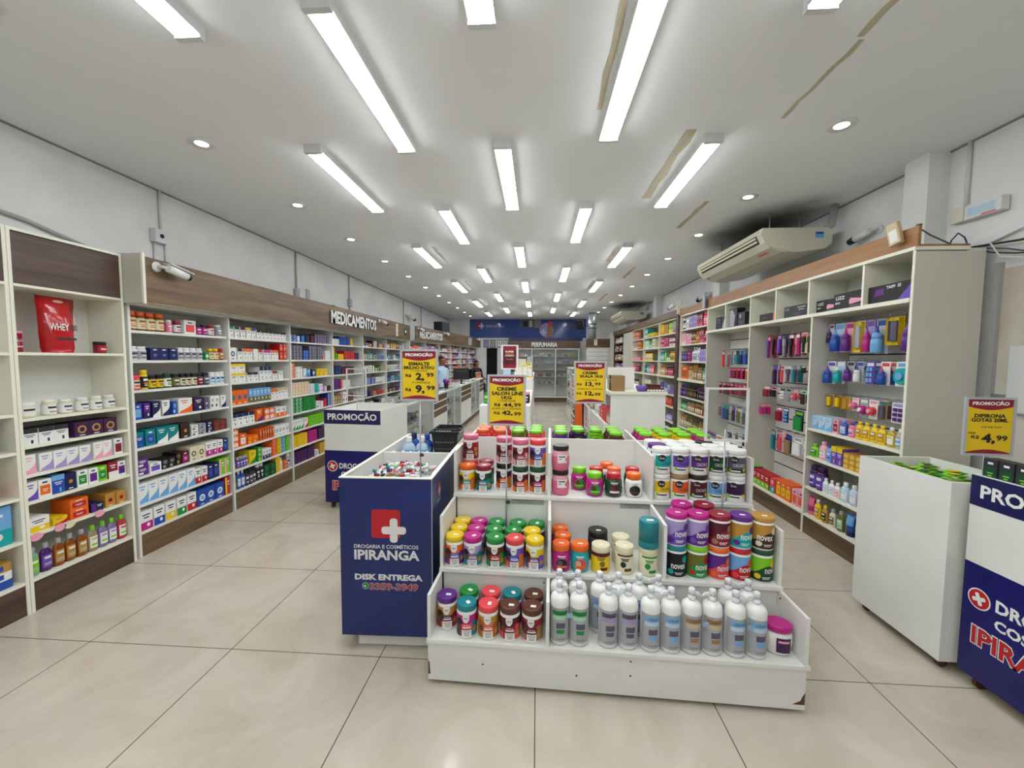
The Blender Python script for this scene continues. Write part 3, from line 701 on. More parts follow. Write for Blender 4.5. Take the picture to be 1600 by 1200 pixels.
# --- the far bays, set a little across the corner, with their own fascia and second sign
aA = rad(6.9); FROT = PI/2 - aA
d_ = Vector((sin(aA), cos(aA)))
ZF = [.25, .55, .85, 1.05, 1.25, 1.45, 1.63, 1.81]
far0 = Vector((-3.0, 9.36))
for i in range(6):
    p = far0 + d_*(.985*i)
    fr = Frame(p.x, p.y, FROT)
    unit('prescription_shelving', '%s white prescription shelving bay behind the service counter' % ORD[i+1], fr, .984, .3, ZF, 2.02, t=.02, sides=(1, 1 if i == 5 else 0), group='prescription shelving bays by the back corner')
    for si in range(7):
        fill(fr, .98, ZF[::-1][si], random_spec(['white', 'rose', 'slate', 'silver', 'red', 'orange', 'lilac', 'cream', 'blue', 'tan'], .93, 'b', 11), '%s, %s prescription bay' % (shelf_name(si, 8), ORD[i+1]), False, .015, .03, cn='prescription_carton')
ffar = Frame(far0.x + .13*cos(aA), far0.y - .13*sin(aA), FROT)
fc2 = thing('fascia_board', 'brown wood fascia over the prescription bays near the back corner', 'fascia', ffar.o, FROT)
MB().box(.05, 5.95, 0, .02, 2.022, 2.36).build('board', 'wood_left', fc2)
MB().box(.05, 5.95, .02, .42, 2.022, 2.04).build('soffit', 'edge', fc2)
wall_sign(ffar, 'MEDICAMENTOS', 1.02, 2.18, 1.55, .19, 'white raised MEDICAMENTOS letters on the fascia over the prescription bays')
spk = thing('loudspeaker', 'black boxy loudspeaker standing on the far fascia near the corner', 'speaker', ffar.at(2.5, .12, 2.361), FROT)
MB().rbox(-.3, .3, 0, .28, 0, .3, .02, 'black').build('cabinet', 'paint', spk)
MB().box(-.27, .27, -.006, -.0005, .03, .27, 'charcoal').build('grille', 'card', spk)

# ================================================================== RIGHT WALL: accessories unit, hair care bays, far bays
RROT = -PI/2
RX = 2.49
def mk_card(w, h, c, shape, c2, c3='white'):
    """hanging pack: a card with a hanging hole and the goods under clear plastic or tied on"""
    b = MB()
    b.box(-w/2, w/2, 0, .003, -h, 0, c, skip='')
    q(b, -w*.4, w*.4, -h*.2, -h*.06, -.0005, c3)
    if shape == 'comb':
        b.box(-w*.12, w*.12, -.018, -.0008, -h*.97, -h*.42, c2); b.rbox(-w*.32, w*.32, -.022, -.0008, -h*.5, -h*.2, w*.08, c2)
    elif shape == 'long':
        b.rbox(-w*.3, w*.3, -.02, -.0008, -h*.98, -h*.24, w*.1, c2)
    elif shape == 'clips':
        for i in range(2):
            for j in range(3): b.rbox(-w*.36 + i*w*.4, -w*.06 + i*w*.4, -.012, -.0008, -h*(.9 - .24*j), -h*(.74 - .24*j), w*.06, c2)
    elif shape == 'round':
        n = len(b.v)
        b.extrude([(w*.42*cos(a), -.0008, -h*.58 + w*.42*sin(a)) for a in [i*PI/8 for i in range(16)]], (0, -.03, 0), c2)
        b.extrude([(w*.2*cos(a), -.031, -h*.58 + w*.2*sin(a)) for a in [i*PI/6 for i in range(12)]], (0, -.012, 0), c3)
    elif shape == 'bottle':
        k = len(b.v); r = w*.34
        m2 = MB().lathe([(r*.9, -h*.97), (r, -h*.95), (r, -h*.62), (r*.8, -h*.56), (r*.85, -h*.55), (r*.85, -h*.45), (r*.5, -h*.4), (r*.25, -h*.3), (r*.2, -h*.22)], 12, c2, cy=-r-.001, cols=[c2, c2, c2, c3, c2, c2, c3, c3])
        b.v += m2.v; b.c += m2.c; b.s += m2.s; b.m += m2.m; b.f += [tuple(i+k for i in f) for f in m2.f]
    elif shape == 'ring':
        b.rbox(-w*.44, w*.44, -.01, -.0008, -h*.98, -h*.04, w*.3, c2); b.rbox(-w*.3, w*.3, -.03, -.0105, -h*.85, -h*.15, w*.2, c3)
    elif shape == 'bag':
        b.rbox(-w*.47, w*.47, -.03, -.0008, -h*.98, -h*.3, w*.15, c2)
    return [('hanging_pack', b.mesh('hanging_pack', 'paint'))]
def hang_row(fr, unit_obj, z, xs, specs, where, y=.14, noun='hanging pack'):
    """xs: hook places; specs: (w, h, card, shape, goods colour, third colour, description)"""
    for i, (x, sp) in enumerate(zip(xs, specs)):
        if sp is None: continue
        key = ('card',) + sp[:6]
        if key not in _pc: _pc[key] = mk_card(sp[0]/100, sp[1]/100, *sp[2:6])
        MB().tube([(x, .334, z), (x, y - .05, z + .004), (x, y - .06, z + .012)], .0025, 6, 'silver').build('hook', 'chrome', unit_obj)
        for k in range(2 if sp[0] < 9 else 1):
            place(_pc[key], 'hanging_pack', '%s, %s%s along, %s' % (sp[6], ORD[i+1], ' behind another' if k else '', where), 'pack', fr.at(x, y + k*.066, z - .004), fr.rot,
                  None)

R0W = 3.27; R0N = 2.87
f0 = Frame(RX, R0N + R0W, RROT)                          # local x runs from the far end towards the camera
DIV = [0, 1.2, 2.275, R0W]                               # far hook bay, near hook bay, baby bay
u0 = thing('accessories_shelving', 'tall cream shelving with cubbyholes, hooks of hair accessories and baby bottles', 'shelving', f0.o, RROT)
T = .02
for x in (0, 1.2, 2.275): MB().box(x, x+T, 0, .335, 0, 2.0).build('side_panel', 'panel_grey', u0)
MB().box(R0W-T, R0W, 0.0, .43, 0, 2.325).build('end_panel', 'panel_grey', u0)
MB().box(0, R0W-T, .335, .45, 0, 2.35).build('back_panel', 'melamine', u0)
MB().box(-.01, R0W-T, -.012, .334, 1.995, 2.025).build('cubby_floor', 'edge', u0)
MB().box(-.01, R0W, -.01, .334, 2.335, 2.358).build('top_panel', 'edge', u0)
MB().box(R0W-.1, R0W, .02, .33, 2.359, 2.372).build('roof_board', 'wood_tan', u0)
for x in (0, .555, 1.185, 1.69, 2.21, 2.83): MB().box(x, x+T, 0, .334, 2.0255, 2.3345).build('cubby_divider', 'edge', u0)
MB().box(R0W-T, R0W-.001, -.004, -.0005, 0, 2.334).build('edge_strip', 'edge', u0)
for x in (0, 1.2, 2.275): MB().box(x, x+T, -.004, -.0005, .0, 1.994).build('edge_strip', 'edge', u0)
MB().box(T, R0W-T, .001, .334, .165, .185).build('bottom_shelf', 'edge', u0)
for a, b_ in ((T, 1.2), (1.2+T, 2.275), (2.275+T, R0W-T)): MB().box(a, b_, .006, .024, .001, .163).build('plinth', 'wood_mid', u0)
for z in (.445, .725, .985): MB().box(2.275+T, R0W-T, .001, .334, z-.02, z).build('shelf', 'edge', u0)
# slatted back with dark grooves
for a, b_, zs in ((T, 1.2, [.4 + .135*i for i in range(12)]), (1.2+T, 2.275, [.4 + .135*i for i in range(12)]), (2.275+T, R0W-T, [1.05 + .2*i for i in range(5)])):
    g = MB()
    for z in zs: g.box(a, b_, .43, .3349, z, z+.012, 'charcoal')
    g.build('slat_grooves', 'card', u0)
fb = thing('fascia_board', 'light tan wood fascia along the top of the accessories shelving', 'fascia', f0.at(0, 0, 0), RROT)
MB().box(0, R0W+.01, -.005, .015, 2.3585, 2.49).build('board', 'wood_tan', fb)
MB().box(R0W-.012, R0W+.011, -.006, .016, 2.49, 2.5).build('end_strip', 'wood_mid', fb)
# cubbyhole boxes
def carton_box(name, label, x, w_, h_, d_, col, faces, rot=0, y=.03):
    t = thing(name, label, 'box', f0.at(x, y, 2.0256), RROT + rot)
    MB().box(-w_/2, w_/2, 0, d_, 0, h_, col).build('carton', 'card', t)
    p = MB(); faces(p, w_/2, h_); p.build('print', 'card', t)
def lizz(p, a, h):
    p.text('LIZZ', (-a*.55, -.001, h*.72), (1, 0, 0), (0, 0, 1), a*.6, h*.2, 'white'); q(p, -a*.9, -a*.55, h*.35, h*.48, -.001, 'silver')
    p.poly([(a*.1, -.001, h*.25), (a*.95, -.001, h*.35), (a*.95, -.001, h*.5), (a*.15, -.001, h*.62), (a*.05, -.001, h*.45)], 'rose'); q(p, a*.1, a*.95, h*.1, h*.2, -.001, 'slate')
carton_box('flat_iron_box', 'black LIZZ box with pink flat iron, right one of two in its cubbyhole', 2.66, .32, .135, .1, 'black', lizz, 0, .03)
carton_box('flat_iron_box', 'smaller black LIZZ box left of the big pink flat iron box', 2.365, .25, .115, .1, 'black', lizz, 0, .06)
carton_box('flat_iron_box', 'long dark grey LIZZ box with silver print alone in its cubbyhole', 1.985, .36, .115, .1, 'charcoal',
           lambda p, a, h: (p.text('LIZZ', (-a*.7, -.001, h*.75), (1, 0, 0), (0, 0, 1), a*.35, h*.18, 'silver'), marks(p, a*.1, a*.9, h*.5, h*.9, -.001, 2, 'silver'), marks(p, -a*.3, a*.6, h*.15, h*.4, -.001, 2, 'slate')))
carton_box('hair_dryer_box', 'black and purple TAIFF box in the cubbyhole nearest the end panel', 3.045, .37, .13, .12, 'black',
           lambda p, a, h: (p.text('TAIFF', (a*.05, -.001, h*.82), (1, 0, 0), (0, 0, 1), a*.4, h*.16, 'white'), q(p, a*.35, a*.5, h*.74, h*.92, -.0014, 'silver'), p.poly([(a*.35, -.001, h*.02), (a*.98, -.001, h*.02), (a*.98, -.001, h*.9)], 'violet'), p.poly([(-a*.7, -.001, h*.4), (-a*.25, -.001, h*.45), (-a*.25, -.001, h*.8), (-a*.65, -.001, h*.78)], 'purple')))
carton_box('trimmer_box', 'low black box with orange end in the third cubbyhole', 1.50, .30, .09, .1, 'black', lambda p, a, h: (q(p, a*.75, a, 0, h, -.001, 'orange'), marks(p, -a*.8, a*.2, h*.3, h*.7, -.001, 1, 'brown')))
carton_box('hair_dryer_box', 'tall black box with silver picture in the second cubbyhole', .72, .2, .24, .1, 'black', lambda p, a, h: (p.poly([(-a*.9, -.001, h*.05), (a*.3, -.001, h*.05), (a*.5, -.001, h*.6), (-a*.2, -.001, h*.95), (-a*.9, -.001, h*.9)], 'silver'), marks(p, a*.3, a*.9, h*.6, h*.9, -.0014, 3, 'violet')))
carton_box('hair_dryer_box', 'dark box standing next to the tall silver picture box', .93, .17, .17, .1, 'charcoal', lambda p, a, h: (q(p, -a*.5, -a*.1, h*.6, h*.85, -.001, 'silver'), marks(p, -a*.8, a*.8, h*.1, h*.4, -.001, 2, 'slate')))
carton_box('trimmer_box', 'small black box in the farthest cubbyhole next to the silver pack', .3, .16, .17, .1, 'black', lambda p, a, h: marks(p, -a*.8, a*.8, h*.5, h*.9, -.001, 2, 'slate'))
carton_box('trimmer_box', 'silver and black pack in the farthest cubbyhole', .46, .12, .17, .1, 'charcoal', lambda p, a, h: p.poly([(-a*.8, -.001, h*.05), (a*.9, -.001, h*.05), (a*.9, -.001, h*.9), (a*.1, -.001, h*.7)], 'silver'))
# baby bay, hanging goods: three rows
B3 = 'baby bay'
hang_row(f0, u0, 1.93, [2.335, 2.435, 2.55, 2.66, 2.76, 2.87, 2.995, 3.115, 3.205], [
    (6, 17, 'white', 'bottle', 'plum', 'violet', 'dark purple baby bottle pack'), (11, 25, 'pale_blue', 'bottle', 'blue', 'sky', 'big blue baby cup pack'), (10, 25, 'rose', 'bottle', 'purple', 'magenta', 'purple baby cup pack'),
    (9, 26, 'white', 'ring', 'yellow', 'silver', 'yellow framed bottle pack'), (8, 26, 'lilac', 'bottle', 'magenta', 'violet', 'pink and violet bottle pack'), (11, 27, 'silver', 'bottle', 'sky', 'blue', 'clear blue bottle pack'),
    (12, 21, 'yellow', 'ring', 'yellow', 'slate', 'round yellow card bottle pack'), (9, 26, 'slate', 'bottle', 'purple', 'violet', 'violet bottle pack'), (7, 22, 'plum', 'bottle', 'magenta', 'rose', 'magenta bottle pack')], 'top row, ' + B3)
hang_row(f0, u0, 1.60, [2.36, 2.47, 2.58, 2.68, 2.78, 2.92, 3.08, 3.2], [
    (10, 20, 'white', 'bottle', 'blue', 'violet', 'blue feeding cup pack'), (9, 19, 'pale_blue', 'bottle', 'turquoise', 'white', 'turquoise feeding bottle pack'), (8, 17, 'silver', 'bottle', 'purple', 'plum', 'purple teat pack'), (7, 17, 'silver', 'bottle', 'white', 'blue', 'clear bottle pack with blue cap'),
    (8, 18, 'violet', 'clips', 'sky', 'white', 'violet teat carton pack'), (8, 18, 'white', 'bottle', 'blue', 'coral', 'white card with blue toy'), (14, 18, 'white', 'round', 'turquoise', 'sky', 'round turquoise plate pack'), (9, 20, 'silver', 'bottle', 'blue', 'violet', 'blue cup pack')], 'middle row, ' + B3)
hang_row(f0, u0, 1.3, [2.37, 2.47, 2.56, 2.65, 2.74, 2.83, 2.92, 3.05, 3.19], [
    (7, 11, 'cream', 'ring', 'gold', 'yellow', 'amber dummy pack'), (7, 11, 'cream', 'ring', 'gold', 'yellow', 'amber dummy pack'), (7, 11, 'cream', 'ring', 'yellow', 'gold', 'yellow dummy pack'), (7, 11, 'white', 'round', 'pink', 'rose', 'pink dummy pack'),
    (8, 15, 'silver', 'round', 'magenta', 'white', 'magenta teether pack'), (8, 15, 'white', 'round', 'coral', 'rose', 'coral teether pack'), (7, 14, 'tan', 'long', 'slate', 'teal', 'slate spoon pack'), (11, 15, 'white', 'clips', 'purple', 'lilac', 'white pack of purple teats'), (9, 14, 'rose', 'bag', 'pink', 'white', 'pink bib pack')], 'third row, ' + B3)
BW = R0W - 2.275 - T
fb3 = Frame(*f0.at(2.275, 0, 0).to_2d(), RROT)
fill(fb3, BW, .985, 'bx 8x12 l pale_blue sky *3; bx 6x12 w rose crimson; sh 7x13 blue sky pale_blue; sh 7x12 pink blue rose; sh 6.5x14 yellow yellow gold *4; sh 6.5x14 yellow white white clear; sh 6.5x14 cream white sky clear; sh 6.5x14 gold white navy clear; sh 6.5x14 plum white violet clear', 'shelf with the yellow bottles, ' + B3, True, .03)
fill(fb3, BW, .725, 'sh 9x12 lime lime green; sh 9x16 rose rose white; sh 6.5x15 sky blue sky; bx 6x15 a violet yellow *2; bx 6x4.2 w gold yellow rose *4 ^3; bx 8x4.2 w yellow beige rose *2 ^3; bx 7x13 w sky beige; bx 7x12 a blue coral', 'shelf with the soap cartons, ' + B3, True, .02)
fill(fb3, BW, .445, 'bo 8.5x20 plum plum violet *2; sh 6x13 white white pale_blue *2; sh 6.5x13 white white rose; sh 8x16 pale_blue white white *2; sh 7x16 rose pink pink *2; jr 9x9 pink rose crimson; jr 11x13 rose purple white', 'shelf with the purple canisters, ' + B3, True, .02)
fill(fb3, BW, .185, 'tb 7x17 magenta pink pink; sh 7x17 yellow cream gold *1; sh 6.5x15 gold yellow black; sh 6.5x15 cream silver olive; sh 7x17 olive silver mint *1; tb 7.5x18 blue navy sky; tb 7x17 teal blue lime; tb 7x17 yellow blue coral; tb 7.5x18 teal navy sky; tb 7x17 pink navy rose', 'bottom shelf, ' + B3, True, .02)
# near hook bay (brushes, hair clips, bath sponges)
B2 = 'near hook bay'
hang_row(f0, u0, 1.88, [1.36, 1.46, 1.56, 1.66, 1.77, 1.87, 1.97, 2.06, 2.19], [
    (6, 25, 'red', 'comb', 'violet', 'rose', 'violet hairbrush'), (7, 22, 'crimson', 'comb', 'black', 'maroon', 'black hairbrush on crimson card'), (7, 20, 'purple', 'long', 'violet', 'lilac', 'purple comb pack'), (6, 24, 'plum', 'comb', 'silver', 'navy', 'silver hairbrush'), (8, 23, 'crimson', 'comb', 'black', 'white', 'round black hairbrush'),
    (6, 22, 'magenta', 'comb', 'pink', 'white', 'pink hairbrush'), (9, 20, 'cream', 'comb', 'black', 'coral', 'black hairbrush on cream card'), (7, 20, 'olive', 'comb', 'chocolate', 'tan', 'dark wooden hairbrush'), (10, 24, 'magenta', 'long', 'slate', 'pink', 'magenta bagged brush')], 'top row, ' + B2)
hang_row(f0, u0, 1.55, [1.5, 1.64, 1.75, 1.84, 1.98, 2.09, 2.19], [
    (7, 21, 'purple', 'long', 'plum', 'violet', 'long purple comb'), (6, 18, 'white', 'long', 'coral', 'red', 'coral comb'), (8, 17, 'silver', 'comb', 'slate', 'white', 'grey brush'), (6, 17, 'slate', 'long', 'teal', 'grey', 'teal comb'), (7, 7, 'charcoal', 'clips', 'black', 'white', 'small black clip card'), (8, 12, 'crimson', 'clips', 'red', 'white', 'red clip card'), (8, 12, 'magenta', 'clips', 'coral', 'white', 'coral clip card')], 'second row, ' + B2)
hang_row(f0, u0, 1.31, [1.36, 1.5, 1.66, 1.76, 1.88, 2.0, 2.1, 2.2], [
    (10, 12, 'rose', 'bag', 'crimson', 'white', 'crimson hair-tie bag'), (11, 11, 'rose', 'bag', 'black', 'maroon', 'black hair-tie bag'), (9, 13, 'silver', 'clips', 'white', 'charcoal', 'white clip card'), (8, 13, 'silver', 'clips', 'silver', 'black', 'silver clip card'), (8, 12, 'silver', 'round', 'coral', 'rose', 'red rose clip'), (8, 14, 'white', 'long', 'chocolate', 'green', 'brown headband'), (7, 12, 'white', 'bag', 'charcoal', 'lime', 'charcoal tie bag'), (6, 18, 'white', 'long', 'slate', 'silver', 'slate headband')], 'third row, ' + B2)
hang_row(f0, u0, 1.1, [1.3, 1.62, 1.73, 1.95, 2.17], [
    (7, 12, 'pink', 'bag', 'magenta', 'rose', 'bright pink puff'), (9, 15, 'magenta', 'bag', 'crimson', 'white', 'magenta sponge pack'), (9, 15, 'navy', 'clips', 'sky', 'white', 'blue sponge pack'), (13, 20, 'navy', 'bag', 'green', 'lime', 'green sponge bag'), (9, 20, 'white', 'bag', 'yellow', 'charcoal', 'yellow sponge pack')], 'fourth row, ' + B2)
hang_row(f0, u0, .83, [1.53, 1.66, 1.8, 1.95, 2.12], [
    (8, 21, 'slate', 'long', 'teal', 'silver', 'slate blue bath brush'), (7, 20, 'rose', 'long', 'coral', 'pink', 'coral bath brush'), (9, 20, 'navy', 'bag', 'tan', 'blue', 'tan loofah with navy strap'), (13, 18, 'white', 'bag', 'white', 'silver', 'white net sponge'), (12, 17, 'white', 'round', 'white', 'lilac', 'white net puff')], 'lowest row, ' + B2)
fb2 = Frame(*f0.at(1.2, 0, 0).to_2d(), RROT)
fill(fb2, 1.075, .185, 'bx 9x17 a purple lime; bx 8x16 s red lime coral *4; bx 8x16 s coral turquoise; bx 8x17 w orange yellow red *3; bx 8x16 w rose orange magenta *2', 'bottom shelf, ' + B2, True, .03)
# far hook bay
B1 = 'far hook bay'
hang_row(f0, u0, 1.73, [.25, .36, .65, .76, .87, .98, 1.09], [
    (6, 22, 'coral', 'long', 'coral', 'white', 'coral nail file pack'), (6, 20, 'silver', 'long', 'silver', 'grey', 'grey nail file pack'), (9, 18, 'navy', 'bag', 'teal', 'navy', 'navy slipper pack'), (9, 18, 'teal', 'bag', 'navy', 'blue', 'teal slipper pack'), (9, 18, 'navy', 'bag', 'blue', 'teal', 'blue slipper pack'), (9, 17, 'slate', 'bag', 'navy', 'teal', 'slate slipper pack'), (8, 17, 'navy', 'bag', 'teal', 'mint', 'dark slipper pack')], 'top row, ' + B1)
hang_row(f0, u0, 1.5, [.5, .6, .7, .8, .9, 1.0, 1.1], [
    (8, 14, 'crimson', 'clips', 'magenta', 'pink', 'crimson clip card'), (8, 14, 'crimson', 'clips', 'maroon', 'pink', 'crimson card of maroon clips'), (8, 14, 'crimson', 'long', 'crimson', 'pink', 'crimson scissors card'), (7, 14, 'maroon', 'long', 'magenta', 'rose', 'maroon scissors card'), (7, 14, 'orange', 'clips', 'gold', 'white', 'orange clip card'), (7, 15, 'crimson', 'long', 'orange', 'gold', 'crimson tweezers card'), (7, 14, 'gold', 'long', 'orange', 'white', 'gold tweezers card')], 'second row, ' + B1)
hang_row(f0, u0, 1.29, [.2, .31, .42, .53, .64, .75, .86], [
    (7, 16, 'maroon', 'long', 'crimson', 'rose', 'maroon clipper card'), (7, 16, 'maroon', 'clips', 'crimson', 'rose', 'maroon pin card'), (7, 16, 'crimson', 'long', 'maroon', 'pink', 'crimson clipper card'), (7, 15, 'maroon', 'long', 'red', 'rose', 'maroon file card'), (8, 15, 'red', 'clips', 'crimson', 'pink', 'red pin card'), (8, 15, 'crimson', 'clips', 'red', 'pink', 'crimson pin card'), (8, 15, 'red', 'long', 'maroon', 'rose', 'red clipper card')], 'third row, ' + B1)
hang_row(f0, u0, .98, [.2, .32, .43, .6, .75, .88, 1.0, 1.1], [
    (7, 17, 'slate', 'long', 'tan', 'rose', 'tan comb pack'), (9, 20, 'teal', 'long', 'blue', 'turquoise', 'teal comb pack'), (9, 20, 'teal', 'long', 'navy', 'turquoise', 'teal card of navy combs'), (8, 19, 'purple', 'long', 'plum', 'violet', 'purple comb card'), (8, 19, 'beige', 'long', 'olive', 'white', 'beige comb card'), (8, 19, 'silver', 'long', 'slate', 'grey', 'silver comb card'), (8, 20, 'slate', 'long', 'sky', 'blue', 'sky blue comb card'), (7, 19, 'mint', 'long', 'teal', 'white', 'mint comb card')], 'fourth row, ' + B1)
hang_row(f0, u0, .66, [.55, .72, .9, 1.05], [(9, 12, 'white', 'round', 'navy', 'silver', 'navy makeup sponge card'), (9, 13, 'white', 'clips', 'navy', 'violet', 'navy puff card'), (8, 15, 'slate', 'clips', 'navy', 'silver', 'navy band card'), (7, 13, 'white', 'long', 'navy', 'white', 'navy headband card')], 'lowest row, ' + B1)
fb1 = Frame(f0.o.x, f0.o.y, RROT)
fill(fb1, 1.2, .185, 'bx 8x15 s lime purple *3; bx 8x15 s red orange *3; bx 8x15 s yellow green *4', 'bottom shelf, ' + B1, False, .03)
MB().box(T, 1.2, .002, .334, .44, .46).build('shelf', 'edge', u0)
fill(fb1, 1.2, .4605, 'bo 6x8 plum purple violet *4; bo 5x9 amber white gold *3; bo 5.5x9 white white silver *3; bo 5x8 brown white crimson *3; bo 5x8 charcoal white teal *2', 'shelf with small bottles, ' + B1, False, .03)

# --- hair care bay next to it (tan fascia), then brown framed bays
def hair_bay(yfar, ynear, zs, top, name, label, board, plinth, specs, where, side, ft, sd=(1, 1), deep=()):
    w_ = yfar - ynear; fr = Frame(RX, yfar, RROT)
    u = unit(name, label, fr, w_ - .001, .34, zs, top, t=.02, sides=sd, board=board, plinth=plinth, sidemat=side, back='panel_grey')
    for z in deep: MB().box(.02, w_-.021, -.03, .0, z-.035, z+.001).build('shelf_front', 'edge', u)
    n = len(zs)
    for si, sp in enumerate(specs):
        if sp: fill(fr, w_, sorted(zs)[::-1][si], sp, '%s, %s' % (shelf_name(si, n), where), False, .03, .024, .03)
    return fr

ZR = [.17, .445, .745, .975, 1.28, 1.575, 1.86, 2.12]
hair_bay(7.28, 6.141, ZR, 2.37, 'hair_care_shelving', 'white hair care shelving bay with light tan fascia beyond the hooks', 'edge', 'wood_mid', [
  'sh 7x19 chocolate white white *2; sh 7x20 white white silver *2; bx 8x20 p lilac slate *4; bx 7x19 l crimson pink *3; sh 7x21 coral pink rose *4; bx 7x20 p red coral',
  'bx 8x20 l rose white *2; sh 7x18 rose white pink *3; jr 9x9 chocolate brown gold *2 ^2; sh 8x19 amber orange gold *2; bx 8x20 l crimson pink *2; sh 8x19 pink magenta crimson *2; bx 10x10 s orange coral',
  'bx 8x17 w plum violet white *3; bx 7x16 w magenta plum white *2; pu 9x23 white white silver *2; sh 9x22 white white lilac; bx 9x19 p lilac violet *3',
  'bx 30x20 w orange amber magenta; pf 8x22 beige gold gold *2; pf 8x24 tan gold cream *2; sh 8x20 gold tan beige clear *2; sh 8x20 teal turquoise white *2',
  'pf 7x20 plum purple violet *4; pf 7x20 black charcoal gold *5; pf 7x18 black purple slate *4', 'sh 7x15 green dark_green mint *4; sh 7x15 gold tan cream clear *4; sh 7x15 amber gold cream clear *4',
  'sh 8x21 beige gold cream clear *3; sh 8x21 tan olive cream clear *3; sh 8x19 olive brown gold clear *3; sh 8x19 gold tan cream clear *3', 'sh 8x18 maroon plum crimson *8'], 'hair care bay', 'edge', 'wood_tan', (1, 0), (1.28,))
fbr = thing('fascia_board', 'light tan wood fascia piece over the hair care bay', 'fascia', (RX, 7.28, 0), RROT)
MB().box(0, 1.137, -.005, .015, 2.371, 2.485).build('board', 'wood_tan', fbr)
ZB = [.17, .44, .72, .95, 1.3, 1.58, 1.85, 2.1]
BROWN = [(8.53, 7.42, 'first', ['bx 7x20 l yellow orange *3; bx 7x19 p gold tan *3; bx 7x20 s lime yellow *3; bx 7x21 l silver magenta *2', 'jr 9x9 crimson red pink *2 ^2; sh 8x17 magenta pink crimson *3; jr 9x9 magenta crimson white *3 ^2', 'sh 8x18 turquoise teal white *3; sh 7x20 lime green yellow; jr 9x9 lime green white *2; sh 8x18 yellow gold olive *3',
            'sh 8x18 gold amber cream *4; sh 7x17 crimson maroon pink *6', 'sh 8x20 purple violet magenta *3; sh 7x18 teal turquoise white *3; bx 16x17 l lilac violet', 'sh 8x15 orange amber red *3; bx 10x13 w yellow gold red; sh 8x15 coral orange red *4', 'jr 9x9 purple violet lilac *5; sh 7x15 lilac violet white *4', 'sh 8x17 white grey brown *8']),
         (9.72, 8.53, 'second', ['bx 10x10 w turquoise white lime *2 ^2; bx 28x9 l yellow green *2', 'bx 11x18 l mint white *3; jr 9x9 white lime mint *2; bx 8x20 p cream olive *3', 'sh 8x20 yellow chocolate cream *7', 'sh 8x19 dark_green teal turquoise *2; sh 8x19 turquoise teal white *2; sh 8x19 coral pink white *4', 'sh 8x19 cream white olive *6', 'jr 9x9 red crimson white *5', 'sh 8x15 violet purple white *6', 'sh 8x17 white grey brown *6']),
         (10.85, 9.72, 'third', ['jr 10x9 coral orange tan *5 ^2', 'jr 10x9 rose pink white *3; jr 11x10 orange amber gold *3 ^2', 'bx 24x9 w pink rose white *3', 'sh 8x19 coral tan rose *3; sh 8x19 maroon pink crimson *4', 'bo 8x15 plum maroon white *5', 'jr 9x9 red crimson white *5', 'sh 8x15 violet purple white *6', 'sh 8x17 white grey brown *6']),
         (13.35, 12.06, 'fourth', [random_spec(['rose', 'silver', 'white', 'slate'], 1.0, 's', 18), random_spec(['rose', 'brown', 'white', 'slate', 'maroon'], 1.0, 's', 18), random_spec(['tan', 'gold', 'cream', 'olive'], 1.0, 's', 18), random_spec(['magenta', 'violet', 'lilac'], 1.0, 's', 18), '', '', '', ''])]
for yf, yn, o, sp in BROWN:
    hair_bay(yf, yn, ZB, 2.36, 'hair_care_shelving', '%s brown-framed cosmetics bay beyond the hair care bay' % o, 'edge' if o != 'fourth' else 'wood_mid', 'wood_mid', sp, '%s brown-framed bay' % o, 'edge' if o not in ('fourth',) else 'wood_mid', None, (1, 0), (1.3,))
struct(MB().box(RX+.02, RX+.36, 10.87, 12.04, 0, 2.35).build('partition', 'panel_grey'))
post = thing('brown_post', 'upright dark brown post between hair care bay and brown-framed bays', 'post', (RX, 7.41, 0), RROT)
MB().box(0, .125, -.03, .3, 0.001, 2.365).build('board', 'wood_dark', post)
fbb = thing('fascia_board', 'long dull brown wood fascia over the brown-framed bays', 'fascia', (RX, 13.35, 0), RROT)
MB().box(0, 6.05, -.035, -.012, 2.366, 2.49).build('board', 'wood_mid', fbb)
MB().box(0, 6.05, -.012, .3, 2.366, 2.38).build('soffit', 'wood_mid', fbb)
wb = MB().box(0, .02, -.06, .02, 2.4, 2.62).build('edge_board', 'edge', None, (RX, 7.3, 0), RROT); tag(wb, 'small white upright board where tan and dull brown fascias meet', 'board')

# ================================================================== CENTRE: tiered display, bins, counters, gondolas
IROT = rad(-1.9)
fi = Frame(.350, 1.825, IROT)                       # middle of the display's front edge
IW = .872
isl = thing('tiered_display', 'white three-step display stand on casters loaded with cream jars and pump bottles', 'display stand', fi.o, IROT)
def ib(name, x0, x1, y0, y1, z0, z1, mat='worn'): return MB().box(x0, x1, y0, y1, z0, z1).build(name, mat, isl)
t = .016
ib('base_front', -IW, IW, .012, .03, .022, .217)
ib('base_back', -IW, IW, 1.95, 1.966, .022, .217); ib('base_side', -IW, -IW+t, .031, 1.949, .022, .217); ib('base_side', IW-t, IW, .031, 1.949, .022, .217)
TZ = [.235, .475, .775]; TY = [0, .23, .55]; BACKY = 1.0
ib('tier_floor', -IW-.005, IW+.01, 0, 1.98, TZ[0]-.018, TZ[0])
for k in (1, 2):
    ib('tier_floor', -IW, IW, TY[k]-.012, 1.98-TY[k], TZ[k]-.018, TZ[k])
    ib('riser', -IW+.02, IW-.02, TY[k]+.006, TY[k]+.02, TZ[k-1]+.0005, TZ[k]-.0185)
    ib('riser', -IW+.02, IW-.02, 1.96-TY[k], 1.974-TY[k], TZ[k-1]+.0005, TZ[k]-.0185)
